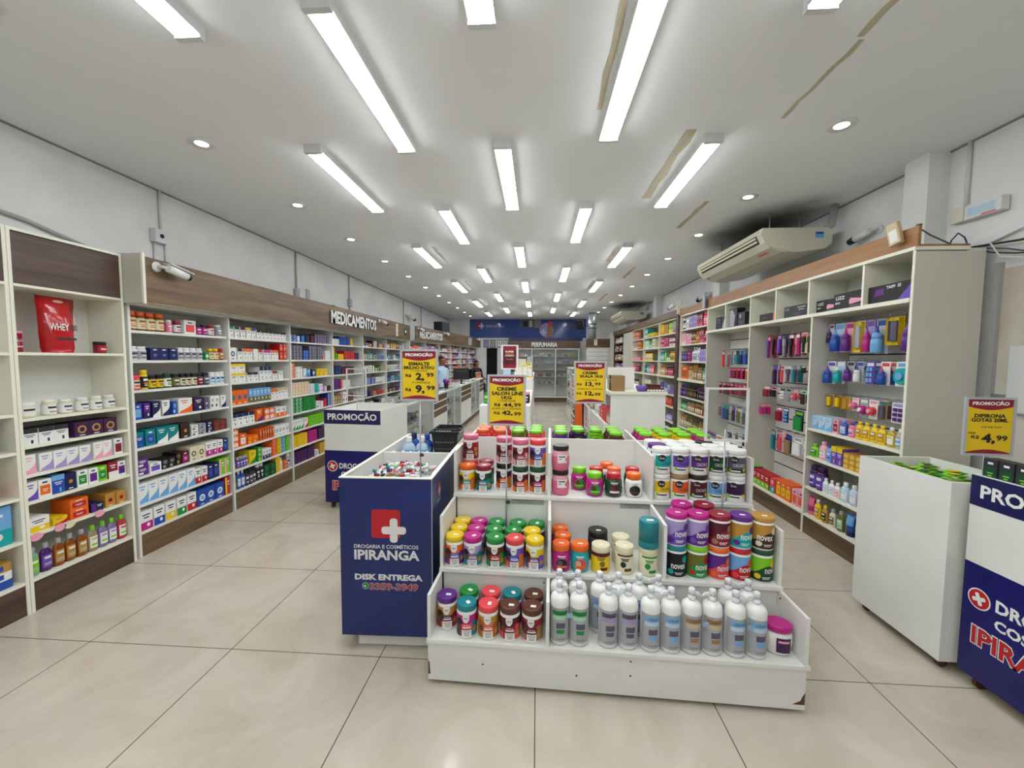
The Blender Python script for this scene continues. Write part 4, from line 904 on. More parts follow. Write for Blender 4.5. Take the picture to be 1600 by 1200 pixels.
for k, zt in ((0, .475-.0185), (1, .775-.0185), (2, 1.04)):
    e = IW
    for a, b_ in ((-e, -e+t), (e-t, e)):
        ib('side_panel', a, b_, TY[k]+.004, (BACKY if k == 2 else TY[k+1]-.013), TZ[k]+.0005, zt)
        ib('side_panel', a, b_, (BACKY+.016 if k == 2 else 1.98-TY[k+1]+.001), 1.976-TY[k], TZ[k]+.0005, zt)
ib('back_board', -IW+.008, IW-.008, BACKY, BACKY+.015, TZ[2]+.0005, 1.04)
for x in (-.297, ): ib('divider', x, x+t, .004, TY[1]-.013, TZ[0]+.0005, .475-.0185)
for x in (-.293, .297): ib('divider', x, x+t, TY[1]+.004, TY[2]-.013, TZ[1]+.0005, .775-.0185)
for x in (-.298, .301):
    ib('divider', x, x+t, TY[2]+.004, BACKY-.0005, TZ[2]+.0005, 1.04); ib('divider', x, x+t, BACKY+.0155, 1.44, TZ[2]+.0005, 1.04)
for x in (-.8, .8):
    for y in (.08, 1.88):
        c = MB().box(x-.02, x+.02, y-.025, y+.025, .034, .05, 'silver')
        c.extrude([(x-.009, y + .016*cos(a), .0165 + .016*sin(a)) for a in [i*PI/8 for i in range(16)]], (.018, 0, 0), 'charcoal')
        c.build('caster', 'paint', isl)
sc = MB()
for x, y, z in ((-.86, .2, .28), (-.31, .2, .44), (.85, .2, .43), (-.6, .0116, .12), (-.15, .0116, .1), (.1, .0116, .12), (.1, .0116, .19), (.86, .5, .7)): sc.box(x-.004, x+.004, y-.0008, y, z-.004, z+.004, 'charcoal')
sc.build('screw', 'paint', isl)
chip = MB(); chip.poly([(IW-.055, .0115, .046), (IW-.001, .0115, .046), (IW-.001, .0115, .105), (IW-.012, .0115, .085), (IW-.02, .0115, .065)], 'brown'); chip.poly([(-IW+.001, .0115, .05), (-IW+.012, .0115, .05), (-IW+.008, .0115, .11), (-IW+.001, .0115, .12)], 'brown'); chip.build('chipped_edge', 'card', isl)
lp = MB()
for x0 in (-.52, .13): q(lp, x0, x0+.2, .72, .755, TY[2]+.0055, 'silver'); marks(lp, x0+.01, x0+.16, .725, .75, TY[2]+.005, 2, 'grey')
lp.build('faded_label', 'card', isl)

# ---- cream jars: white pot, wrap-round label with shield, picture and print, coloured lid with a price sticker
def salon(lid, main, accent, block, hair='black', st=True, low=None):
    key = ('salon', lid, main, accent, block, hair, st)
    if key in _pc: return _pc[key]
    r = .0495
    b = MB().lathe([(.046, 0), (.0485, .003), (r, .008), (r, .126), (.0485, .131), (.046, .134)], 24, 'white')
    l = MB(); l.wrap(-PI, PI, .013, .119, r, main, 24, .0005); low = low or accent
    l.wrap(.55, 1.35, .013, .08, r, accent, 6, .0009); l.wrap(-1.4, -.55, .013, .05, r, low, 6, .0009)
    l.oval(-.72, .078, .42, .027, r, hair, 14, .0012); l.oval(-.62, .06, .3, .016, r, 'brown', 12, .0014)
    l.oval(.85, .075, .28, .014, r, accent if accent != main else 'gold', 12, .0014); l.oval(.95, .045, .25, .014, r, 'gold' if accent != 'gold' else 'coral', 12, .0014)
    l.wrap(-.42, .62, .05, .077, r, block, 8, .0015)
    l.ctext('linha', .1, .069, .03, .008, r, 'white', .0019); l.wrap(-.32, .5, .055, .0615, r, 'white', 6, .0019)
    l.wrap(-.4, .55, .014, .046, r, 'white', 8, .0015)
    for i, z in enumerate((.038, .031, .024, .018)): l.wrap(-.3 + .05*i, .45 - .04*i, z, z+.003, r, 'grey', 5, .0019)
    l.patch([(-.32, .119), (-.31, .1), (-.2, .087), (.02, .081), (.22, .087), (.33, .1), (.34, .119)], r, 'white', 0, .0016)
    l.ctext('salon', .01, .106, .022, .009, r, 'charcoal', .002, .02); l.ctext('line', .06, .096, .014, .006, r, 'grey', .002)
    k = MB().lathe([(.0475, .1345), (.049, .136), (.049, .161), (.047, .1645), (.044, .1655)], 24, lid)
    p = [('jar_body', b.mesh('jar_body', 'paint')), ('label', l.mesh('label', 'card')), ('lid', k.mesh('lid', 'paint'))]
    if st:
        a = (sum(map(ord, lid + main + block)) % 7)*.5
        s_ = MB().poly([(.013*x*cos(a) - .009*y*sin(a) + .008, .013*x*sin(a) + .009*y*cos(a) - .012, .1660) for x, y in ((-1, -1), (1, -1), (1, 1), (-1, 1))], 'white')
        p.append(('lid/price_sticker', s_.mesh('price_sticker', 'card')))
    _pc[key] = p; return p
def jar_at(pr, x, y, z, label, turn=0, group=None, name='cream_jar', cat='jar'):
    y += .022 if z >= TZ[2] else .004 if z >= TZ[1] else 0
    return place(pr, name, label, cat, fi.at(x, y, z + .0006), IROT + rad(turn), group)
G_ = 'hair cream jars on the tiered display'
# bottom step
z = TZ[0]
for x, y, a, lab, tn in ((-.803, .12, ('purple', 'gold', 'crimson', 'plum', 'black'), 'purple-lidded jar at the far left of the bottom step', 10), (-.69, .067, ('teal', 'magenta', 'teal', 'coral', 'black', True, 'dark_green'), 'teal-lidded jar in the front row of the bottom step', 6),
        (-.582, .067, ('coral', 'gold', 'amber', 'coral', 'amber'), 'coral-lidded jar with golden label, front row of the bottom step', 3), (-.474, .067, ('brown', 'maroon', 'coral', 'crimson', 'chocolate'), 'brown-lidded jar next to the coral one, front row of the bottom step', 0),
        (-.366, .067, ('brown', 'crimson', 'tan', 'maroon', 'chocolate'), 'brown-lidded jar against the divider, front row of the bottom step', -4), (-.70, .172, ('green', 'maroon', 'orange', 'red'), 'green-lidded jar in the back row of the bottom step', 5),
        (-.585, .172, ('coral', 'gold', 'orange', 'red'), 'coral-lidded jar in the back row of the bottom step', 0), (-.474, .172, ('teal', 'magenta', 'teal', 'coral'), 'teal-lidded jar in the back row of the bottom step', 0), (-.362, .172, ('brown', 'maroon', 'tan', 'crimson'), 'brown-lidded jar in the back row of the bottom step', 0)):
    jar_at(salon(*a), x, y, z, lab, tn, G_)
# middle step, left compartment: three rows
z = TZ[1]; cols_ = [-.803, -.702, -.577, -.47, -.362]
Y1 = {'yellow': ('yellow', 'orange', 'purple', 'blue'), 'mag': ('magenta', 'lilac', 'teal', 'slate'), 'green': ('green', 'brown', 'green', 'red'), 'coral': ('coral', 'violet', 'orange', 'blue'), 'lemon': ('yellow', 'yellow', 'violet', 'purple')}
for r_, (y, row, rn) in enumerate(((.281, ('yellow', 'mag', 'green', 'coral', 'lemon'), 'front'), (.384, ('yellow', 'mag', 'green', 'green', 'lemon'), 'middle'), (.487, ('yellow', 'mag', 'green', 'green', 'green'), 'back'))):
    for i, c in enumerate(row):
        xx = cols_[i] - (.02 if (r_ == 1 and i in (2, 3, 4)) or (r_ == 2 and i == 2) else 0)
        jar_at(salon(*Y1[c]), xx, y, z, '%s-lidded jar, %s from left in the %s row of the left middle-step compartment' % (word(Y1[c][0]), ORD[i+1], rn), 8 - 4*i, G_)
# generic straight pot used for the other brands
def pot(r, h, body, lid, bands, art, lidh=.03, st=True, key=None, inset=.97):
    if key in _pc: return _pc[key]
    b = MB().lathe([(r*.93, 0), (r*.99, .004), (r, .01), (r, h-lidh-.004), (r*.96, h-lidh-.001)], 24, body)
    l = MB()
    for z0, z1, c in bands: l.wrap(-PI, PI, z0, z1, r, c, 24, .0005)
    art(l, r)
    k = MB().lathe([(r*inset, h-lidh), (r*inset*1.015, h-lidh+.002), (r*inset*1.015, h-.003), (r*inset*.97, h)], 24, lid)
    p = [('jar_body', b.mesh('jar_body', 'paint')), ('label', l.mesh('label', 'card')), ('lid', k.mesh('lid', 'paint'))]
    if st: p.append(('lid/price_sticker', MB().poly([(-.012, -.02, h+.0005), (.014, -.022, h+.0005), (.015, -.006, h+.0005), (-.011, -.004, h+.0005)], 'white').mesh('price_sticker', 'card')))
    _pc[key] = p; return p
def round_pot(r, h, body, lid, art, key, neck=.72, st=True, lidh=.035, col2=None):
    """bulging pot with a narrower lid"""
    if key in _pc: return _pc[key]
    b = MB().lathe([(r*.82, 0), (r*.9, .004), (r*.98, h*.2), (r, h*.38), (r*.96, h*.6), (r*.86, h*.72), (r*neck, h-lidh-.001)], 24, body, cols=[body, body, body, body, col2 or body, col2 or body] if col2 else None)
    l = MB(); art(l, r); k = MB().lathe([(r*neck*1.06, h-lidh), (r*neck*1.1, h-lidh+.002), (r*neck*1.1, h-.003), (r*neck*1.04, h)], 24, lid)
    p = [('jar_body', b.mesh('jar_body', 'gloss')), ('label', l.mesh('label', 'card')), ('lid', k.mesh('lid', 'paint'))]
    if st: p.append(('lid/price_sticker', MB().poly([(-.012, -.018, h+.0005), (.014, -.02, h+.0005), (.015, -.005, h+.0005), (-.011, -.003, h+.0005)], 'white').mesh('price_sticker', 'card')))
    _pc[key] = p; return p
def art_round(c1, c2, c3):
    def f(l, r):
        l.oval(0, .045, .62, .03, r*.985, c1, 16, .003); l.oval(-.2, .05, .28, .018, r*.985, c2, 12, .0036); l.wrap(-.5, .5, .028, .04, r*.99, c3, 8, .0042)
        l.wrap(-.45, .4, .084, .091, r*.97, 'white', 6, .002); l.wrap(-.3, .25, .077, .081, r*.985, 'rose', 5, .002)
    return f
# middle step, centre compartment
mg = round_pot(.0495, .145, 'magenta', 'orange', art_round('black', 'slate', 'orange'), 'mg', .85); tq = round_pot(.0495, .145, 'turquoise', 'orange', art_round('coral', 'beige', 'orange'), 'tq', .85)
jar_at(mg, -.222, .285, z, 'magenta jar with orange lid, front row against the middle-step divider', 5, G_); jar_at(tq, -.122, .29, z, 'turquoise jar with orange lid on the middle step', 0, G_)
jar_at(mg, -.21, .388, z, 'magenta jar with orange lid in the second row of the middle step', 0, G_); jar_at(mg, -.222, .49, z, 'magenta jar with orange lid in the back row of the middle step', 0, G_)
def art_v(c1, c2, fig):
    def f(l, r):
        l.wrap(-.9, .9, .098, .108, r, c1, 10, .001); l.wrap(-.5, .4, .082, .088, r, c2, 6, .001); l.wrap(-.4, .3, .074, .079, r, c2, 5, .001)
        l.oval(-.25 if fig else .1, .055, .3, .016, r, fig or c2, 12, .001); l.wrap(-.1, .7, .02, .036, r, c1, 6, .0012)
    return f
ye = pot(.0485, .145, 'cream', 'cream', ((.012, .092, 'yellow'), (.0925, .112, 'maroon')), art_v('maroon', 'olive', None), .034, True, 'ye'); co = pot(.0485, .145, 'cream', 'cream', (), art_v('brown', 'charcoal', 'charcoal'), .034, True, 'co')
al = pot(.0485, .145, 'cream', 'cream', (), art_v('green', 'green', 'green'), .034, False, 'al')
jar_at(ye, -.012, .29, z, 'cream-lidded jar with yellow label and dark band on the middle step', 0, G_); jar_at(co, .112, .295, z, 'cream jar with coconut picture and brown label, front of the middle step', 0, G_)
jar_at(al, .235, .29, z, 'cream jar with green aloe label under an upturned teal jar', 0, G_); jar_at(co, .112, .405, z, 'cream jar behind the coconut jar on the middle step', 0, G_)
bl = pot(.055, .165, 'charcoal', 'black', (), lambda l, r: l.wrap(-.6, .6, .05, .1, r, 'slate', 8, .001), .034, True, 'bl'); jar_at(bl, -.012, .425, z, 'big black jar in the back of the middle step', 0, G_)
te = thing('cream_jar', 'teal jar standing upside down on the aloe jar', 'jar', fi.at(.235, .294, z+.1465), IROT, G_)
MB().lathe([(.05, 0), (.051, .003), (.051, .03), (.0505, .033)], 24, 'teal').build('lid', 'paint', te); MB().lathe([(.0505, .0335), (.0505, .135), (.048, .142), (.046, .1425)], 24, 'teal').build('jar_body', 'paint', te)
MB().poly([(-.015, -.02, .1429), (.02, -.022, .1429), (.02, 0, .1429), (-.015, 0, .1429)], 'white').build('price_sticker', 'card', te)
# middle step, right compartment: stacked jars with big round lettering
def novex(lid, c1, c2, c3, key, tx=.35):
    def f(l, r):
        # two colours meet in a wave
        for i in range(24):
            a0, a1 = -PI + 2*PI*i/24, -PI + 2*PI*(i+1)/24
            w0, w1 = .07 + .022*sin(2*a0+1), .07 + .022*sin(2*a1+1)
            l.patch([(a0, .01), (a1, .01), (a1, w1), (a0, w0)], r, c1, 0, .0006); l.patch([(a0, w0), (a1, w1), (a1, .132), (a0, .132)], r, c2, 0, .0006)
        l.oval(.75, .1, .35, .02, r, c3, 12, .001); l.oval(-.7, .035, .3, .014, r, c3, 12, .001)
        l.ctext('novex', tx, .064, .074, .025, r, 'white', .0016, .02); l.wrap(-.3, .5, .03, .034, r, 'white', 6, .0014); l.wrap(-.25, .35, .023, .026, r, 'white', 5, .0014)
    return pot(.053, .168, 'white', lid, (), f, .024, True, key, 1.0)
N_ = 'stacked jars with round white lettering on the middle step'
nx = [.374 + .1066*i for i in range(5)]
for i, (lo, hi) in enumerate(((('teal', 'black', 'black', 'turquoise', 'n1', .05), ('magenta', 'violet', 'lilac', 'purple', 'n2')), (('lime', 'green', 'olive', 'red', 'n3'), ('magenta', 'purple', 'lilac', 'violet', 'n4')),
        (('orange', 'coral', 'purple', 'orange', 'n5'), ('crimson', 'crimson', 'maroon', 'tan', 'n6', .2)), (('red', 'red', 'sky', 'coral', 'n7'), ('purple', 'turquoise', 'gold', 'purple', 'n8')), (('dark_green', 'dark_green', 'lime', 'yellow', 'n9', .6), ('gold', 'chocolate', 'gold', 'cream', 'n10', -.15)))):
    for k, (a, lv) in enumerate(((lo, 'lower'), (hi, 'upper'))):
        jar_at(novex(*a), nx[i], .292, TZ[1] + k*.1688, '%s-lidded jar, %s of the %s stack in the right middle-step compartment' % (word(a[0]), lv, ORD[i+1]), 0, N_)
for i, (x, lo, hi) in enumerate(((.44, 'n3', 'n2'), (.56, 'n5', 'n6'))):
    for k, kk in enumerate((lo, hi)): jar_at(_pc[kk], x, .43, TZ[1] + k*.1688, '%s jar of the %s stack standing in the second row behind the magenta lids' % (('lower', 'upper')[k], ORD[i+1]), 0, N_)
# top step, left compartment
z = TZ[2]
for x, y, k, a, lab in ((-.803, .605, 0, ('orange', 'yellow', 'orange', 'teal'), 'orange-lidded jar at the front left of the top step'), (-.70, .6, 0, ('crimson', 'dark_green', 'teal', 'teal'), 'crimson-lidded jar beside the orange one on the top step'),
        (-.803, .715, 0, ('coral', 'orange', 'gold', 'coral'), 'coral-lidded jar under the pink jar on the top step'), (-.803, .715, 1, ('pink', 'crimson', 'crimson', 'maroon'), 'pink-lidded jar stacked at the left of the top step'), (-.70, .715, 0, ('crimson', 'maroon', 'teal', 'red'), 'crimson-lidded jar in the second row of the top step'),
        (-.577, .66, 0, ('black', 'plum', 'orange', 'orange'), 'black-lidded jar behind the sign pole on the top step'), (-.577, .66, 1, ('pink', 'crimson', 'rose', 'maroon'), 'pink-lidded jar stacked behind the sign pole'), (-.468, .6, 0, ('dark_green', 'maroon', 'orange', 'coral'), 'dark green-lidded jar under a pink-lidded one, front of the top step'),
        (-.468, .6, 1, ('pink', 'crimson', 'rose', 'crimson'), 'pink-lidded jar stacked at the front of the top step'), (-.362, .605, 0, ('dark_green', 'maroon', 'orange', 'magenta'), 'dark green-lidded jar against the divider of the top step'), (-.362, .605, 1, ('coral', 'violet', 'orange', 'blue'), 'coral-lidded jar stacked against the divider of the top step')):
    jar_at(salon(*a), x, y, z + k*.1668, lab, 0, G_)
# top step, centre compartment
def art_m(l, r):
    l.wrap(-.35, .75, .05, .1, r*.99, 'white', 8, .0016); l.wrap(-.2, .5, .085, .092, r*.99, 'charcoal', 6, .0022); l.wrap(-.2, .1, .072, .077, r*.99, 'crimson', 4, .0022); l.oval(.7, .07, .2, .012, r*.99, 'pink', 12, .0026)
ml = round_pot(.0545, .15, 'pink', 'black', art_m, 'ml', .82, False, .027, 'rose')
for k, n in ((0, 'lower'), (1, 'upper')): jar_at(ml, -.222, .60, z + k*.1508, 'rose bulging jar with black lid, %s of the two beside the divider' % n, 0, G_)
pg = round_pot(.0525, .14, 'magenta', 'lime', art_round('green', 'brown', 'lime'), 'pg', .74); gr = round_pot(.0525, .14, 'dark_green', 'red', art_round('maroon', 'brown', 'white'), 'gr', .74); wo = round_pot(.0525, .14, 'white', 'orange', art_round('black', 'charcoal', 'brown'), 'wo', .74)
for p_, x, y, lab in ((pg, -.015, .6, 'magenta pot with lime lid at the front of the top step'), (pg, -.1, .71, 'magenta pot with lime lid in the second row of the top step'), (gr, .1, .605, 'dark green pot with red lid at the front of the top step'), (wo, .22, .61, 'white and black pot with orange lid at the front of the top step'),
        (gr, .008, .72, 'dark green pot with red lid behind the lime-lidded one'), (wo, .12, .722, 'orange-lidded pot in the second row of the top step'), (wo, .09, .84, 'orange-lidded pot in the third row of the top step'), (gr, .235, .735, 'dark green pot with red lid behind the white and black one')):
    jar_at(p_, x, y, z, lab, 0, G_)
# top step, right compartment: white tubs with a black oval, two high
def ora(c, lid, key, alt=False):
    def f(l, r):
        l.wrap(-1.1, 1.1, .022, .112, r, c, 14, .0006); l.wrap(-1.1, 1.1, .022, .045, r, 'white' if not alt else 'charcoal', 14, .001); l.wrap(-.7, .3, .028, .036, r, 'charcoal' if not alt else 'white', 6, .0014)
        l.oval(-.35, .098, .42, .02, r, 'black', 16, .0014); l.ctext('Gota', -.35, .098, .03, .014, r, 'white', .002); l.ctext('CACHOS', .15, .066, .06, .018, r, 'white' if c in ('purple', 'dark_green', 'slate', 'maroon') else 'navy', .0014)
        l.oval(.7, .04, .16, .011, r, 'yellow', 10, .0016); l.oval(-.75, .035, .16, .01, r, 'lime', 10, .0016)
    return pot(.0522, .152, 'white', lid, (), f, .026, False, key, 1.0)
ocol = [('turquoise', 'white', 'o1'), ('violet', 'white', 'o2'), ('purple', 'white', 'o3'), ('dark_green', 'white', 'o4', True), ('slate', 'white', 'o5', True), ('yellow', 'white', 'o6'), ('orange', 'tan', 'o7'), ('maroon', 'black', 'o8', True), ('sky', 'white', 'o9'), ('plum', 'white', 'o10')]
O_ = 'white hair cream tubs stacked two high on the top step'
for r_, y in enumerate((.592, .70, .808)):
    for i in range(5):
        for k in (0, 1):
            a = ocol[5*(1-k) + i] if r_ == 0 else ocol[(i*3 + r_*2 + k*4) % 10]
            if (i, k, r_) == (0, 1, 1): a = ('plum', 'purple', 'o11')
            jar_at(ora(*a), .3735 + .1065*i, y, z + k*.1528, '%s white tub with %s label, %s row of the right top-step compartment, %s stack' % (('lower', 'upper')[k], word(a[0]), ('front', 'second', 'third')[r_], ORD[i+1]), 12 - 6*i, O_)
# behind the back board: handled pots with lime lids, two high
def skala(body, lid, c2):
    key = ('skala', body, lid)
    if key in _pc: return _pc[key]
    b = MB().rbox(-.053, .053, -.045, .045, 0, .115, .028, body, 0, 5).lathe([(.05, .115), (.045, .128), (.04, .132)], 20, body)
    for s_ in (-1, 1): b.tube([(s_*.05, 0, .04), (s_*.056, 0, .05), (s_*.056, 0, .1), (s_*.048, 0, .112)], .006, 6, body)
    l = MB()
    for yy in (-.0456, .0456): l.poly([(.036*cos(a), yy, .06 + .034*sin(a)) for a in ([i*PI/8 for i in range(16)] if yy < 0 else [-i*PI/8 for i in range(16)])], c2)
    k = MB().lathe([(.044, .1325), (.047, .134), (.047, .15), (.042, .154)], 20, lid)
    _pc[key] = [('jar_body', b.mesh('jar_body', 'paint')), ('label', l.mesh('label', 'card')), ('lid', k.mesh('lid', 'paint'))]
    return _pc[key]
S_ = 'lime-lidded pots behind the back board of the tiered display'
bx_ = [-.78, -.65, -.52, -.39, -.21, -.08, .05, .18, .39, .52, .65, .78]
bcol = ['coral', 'coral', 'olive', 'coral', 'purple', 'plum', 'lime', 'brown', 'magenta', 'yellow', 'yellow', 'magenta']
for i, x in enumerate(bx_):
    for j, y in enumerate((1.075, 1.18, 1.285)):
        c = bcol[i]; nl = 'lime' if i not in (0, 1) else 'orange'
        if i in (5, 6) and j < 1: continue      # the sign pole stands here
        for k in (0, 1):
            place(skala(c, nl, 'lime' if c not in ('lime', 'yellow') else 'brown'), 'cream_pot', '%s pot with %s lid, %s, %s row behind the back board, %s column' % (word(c), nl, ('bottom', 'stacked')[k], ORD[j+1], ORD[i+1]), 'pot', fi.at(x, y, z + .0006 + k*.1548), IROT, S_)

# ---- pump bottles clipped in pairs on the bottom step
def pump(c, c2, flip):
    key = ('pump', c, c2, flip)
    if key in _pc: return _pc[key]
    r = .0455; s_ = -1 if flip else 1
    b = MB().lathe([(.042, 0), (r, .004), (r, .205), (.0435, .215), (.04, .226), (.034, .231), (.018, .2425)], 20, 'white', cols=['silver'] + ['white']*5)
    l = MB().wrap(-1.2, 1.2, .02, .185, r, 'silver', 14, .0005); l.wrap(-.8, .8, .15, .172, r, c, 8, .0009); l.wrap(-.75, .75, .128, .146, r, c2, 8, .0009)
    l.wrap(-.35, .6, .085, .112, r, 'slate', 6, .0009); l.wrap(-.3, .5, .06, .08, r, c, 6, .0012); l.wrap(-.35, .6, .03, .036, r, 'grey', 6, .0009); l.ctext('clinic', .1, .161, .05, .012, r, 'charcoal', .0016)
    k = MB().lathe([(.016, .2435), (.017, .246), (.017, .262), (.008, .263), (.008, .272), (.016, .273), (.015, .293), (.012, .296)], 14, 'dfe3e6')
    k.extrude([(0, -.006, .281), (s_*.034, -.005, .276), (s_*.044, -.004, .262), (s_*.04, -.004, .26), (s_*.03, -.005, .266), (0, -.006, .268)], (0, .011, 0), 'dfe3e6')
    _pc[key] = [('bottle_body', b.mesh('bottle_body', 'paint')), ('label', l.mesh('label', 'card')), ('pump_head', k.mesh('pump_head', 'paint'))]
    return _pc[key]
P_ = 'white pump bottles in pairs on the bottom step'
zz = TZ[0]
for x, y, c, c2, lab in ((-.232, .065, 'green', 'mint', 'green-printed'), (0, .068, 'slate', 'lilac', 'violet-printed'), (.195, .062, 'sky', 'pale_blue', 'blue-printed'), (.384, .068, 'tan', 'beige', 'tan-printed'), (.58, .066, 'sky', 'pale_blue', 'pale blue-printed'),
        (-.232, .172, 'green', 'mint', 'green-printed rear'), (-.03, .172, 'sky', 'pale_blue', 'blue-printed rear'), (.165, .172, 'sky', 'pale_blue', 'second blue-printed rear'), (.59, .172, 'sky', 'pale_blue', 'last blue-printed rear')):
    for s_, sd in ((0, 'left'), (1, 'right')):
        place(pump(c, c2, s_ == 1), 'pump_bottle', '%s bottle of the %s pump bottle pair on the bottom step' % (sd, lab), 'bottle', fi.at(x + s_*.0935, y, zz + .0006), IROT, P_)
for i, (x, n) in enumerate(((-.186, 'green-printed'), (.431, 'tan-printed'), (.627, 'pale blue-printed'))):
    tag(MB().box(-.014, .014, -.002, .0, -.012, .012, 'pale_blue').build('clip_tag', 'clear', None, fi.at(x, .017, zz + .155), IROT), 'clear plastic tag between the front %s pump bottles' % n, 'tag')
pj = thing('cream_jar', 'white oval jar with purple lid at the right end of the bottom step', 'jar', fi.at(.79, .1, zz + .0006), IROT - rad(12), G_)
MB().lathe([(.045, 0), (.052, .006), (.06, .06), (.058, .095), (.047, .108)], 24, 'white', sy=.85).build('jar_body', 'gloss', pj)
MB().lathe([(.054, .1085), (.057, .111), (.057, .135), (.053, .139)], 24, 'magenta', sy=.85).build('lid', 'paint', pj)
lb = MB()
for i in range(8):
    a0, a1 = -.3 + .13*i, -.3 + .13*(i+1)
    lb.poly([(.062*sin(a0)*1.0, -.0535*cos(a0), .022), (.062*sin(a1), -.0535*cos(a1), .022), (.062*sin(a1), -.0535*cos(a1), .09), (.062*sin(a0), -.0535*cos(a0), .09)], 'plum')
    if 0 < i < 7: lb.poly([(.0625*sin(a0)*1.0, -.0541*cos(a0), .068), (.0625*sin(a1), -.0541*cos(a1), .068), (.0625*sin(a1), -.0541*cos(a1), .078), (.0625*sin(a0), -.0541*cos(a0), .078)], 'rose')
lb.build('label', 'card', pj)

# ---- small bottle pile bin (blue front)
BR = rad(1.2)
fbn = Frame(-1.05, 2.055, BR)
bn = thing('blue_bin', 'tall blue-fronted white bin with red and white cross logo beside the tiered display', 'bin', fbn.o, BR)
bw_, bd, bt = .5, 1.26, .96
def bb(name, x0, x1, y0, y1, z0, z1, m='worn'): return MB().box(x0, x1, y0, y1, z0, z1).build(name, m, bn)
bb('front_panel', 0, bw_, 0, .018, .09, bt, 'blue_front'); bb('side_panel', 0, .018, .0185, bd, .09, bt); bb('side_panel', bw_-.018, bw_, .0185, bd, .09, bt, 'blue_front'); bb('back_panel', .0185, bw_-.0185, bd-.018, bd, .09, bt)
bb('rim', -.002, bw_+.002, -.002, .02, bt+.0005, bt+.006, 'edge'); bb('rim', -.002, .02, .0205, bd, bt+.0005, bt+.006, 'edge'); bb('rim', bw_-.02, bw_+.002, .0205, bd, bt+.0005, bt+.006, 'edge')
bb('divider', .0185, bw_-.0185, .60, .616, .5, bt); bb('tray_floor', .0185, bw_-.0185, .019, .5995, .815, .835); bb('tray_floor', .0185, bw_-.0185, .6165, bd-.0185, .755, .775)
bb('plinth', .07, bw_-.02, .05, bd-.05, .004, .0895); bb('edge_strip', bw_-.0025, bw_+.0015, -.0025, -.0003, .09, bt, 'pvc')
lg = MB()
def rrect(cx, cz, hw, hh, r, y): return [(cx + sx*(hw-r) + r*cos(rad(a)), y, cz + sz*(hh-r) + r*sin(rad(a))) for sx, sz, a0 in ((1, -1, -90), (1, 1, 0), (-1, 1, 90), (-1, -1, 180)) for a in (a0, a0+30, a0+60, a0+90)]
def cross_logo(l, cx, cz, s_, y, dx=.55, dz=-.45):
    l.poly(rrect(cx, cz, s_, s_, s_*.18, y), 'red')
    l.poly(rrect(cx + s_*dx, cz + s_*dz, s_*.85, s_*.27, s_*.2, y-.0006), 'dcdcda'); l.poly(rrect(cx + s_*dx, cz + s_*dz, s_*.27, s_*.85, s_*.2, y-.0012), 'dcdcda')
X_, Z_ = (1, 0, 0), (0, 0, 1)
cross_logo(lg, .25, .715, .078, -.0008)
lg.build('logo', 'card', bn); lg = MB()
lg.text('DROGARIA E COSMÉTICOS', (.25, -.0008, .592), X_, Z_, .35, .026, 'd5d5d5', 0, .02); lg.text('IPIRANGA', (.253, -.0008, .543), X_, Z_, .355, .056, 'd5d5d5', 0, .035)
lg.text('DISK ENTREGA', (.262, -.0008, .42), X_, Z_, .37, .034, 'd5d5d5', 0, .05)
lg.text('3359-3949', (.29, -.0006, .367), X_, Z_, .266, .043, 'silver', 0, .055); lg.text('3359-3949', (.29, -.0011, .367), X_, Z_, .259, .036, 'red', 0, .012)
lg.poly([(.135 + .02*cos(a), -.0008, .37 + .02*sin(a)) for a in [i*PI/9 for i in range(18)]], 'silver'); lg.poly([(.135 + .017*cos(a), -.0012, .37 + .017*sin(a)) for a in [i*PI/9 for i in range(18)]], 'green')
lg.poly([(.135 + .009*cos(a), -.0016, .372 + .009*sin(a)) for a in [rad(170 + 20*i) for i in range(7)]] + [(.135 + .004*cos(a), -.0016, .374 + .004*sin(a)) for a in [rad(290 - 20*i) for i in range(7)]], 'white')
lg.build('lettering', 'card', bn)
ls = MB(); xs = bw_ + .0012
ls.poly([(xs, .16 + y, .86 + z_) for y, z_ in ((-.03, -.03), (.03, -.03), (.03, .03), (-.03, .03))], 'red'); ls.poly([(xs+.0005, .175 + y, .845 + z_) for y, z_ in ((-.03, -.01), (.03, -.01), (.03, .01), (-.03, .01))], 'silver'); ls.poly([(xs+.001, .175 + y, .845 + z_) for y, z_ in ((-.01, -.03), (.01, -.03), (.01, .03), (-.01, .03))], 'silver')
ls.text('IPIRANGA', (xs, .16, .795), (0, 1, 0), Z_, .1, .02, 'silver'); ls.build('side_lettering', 'card', bn)
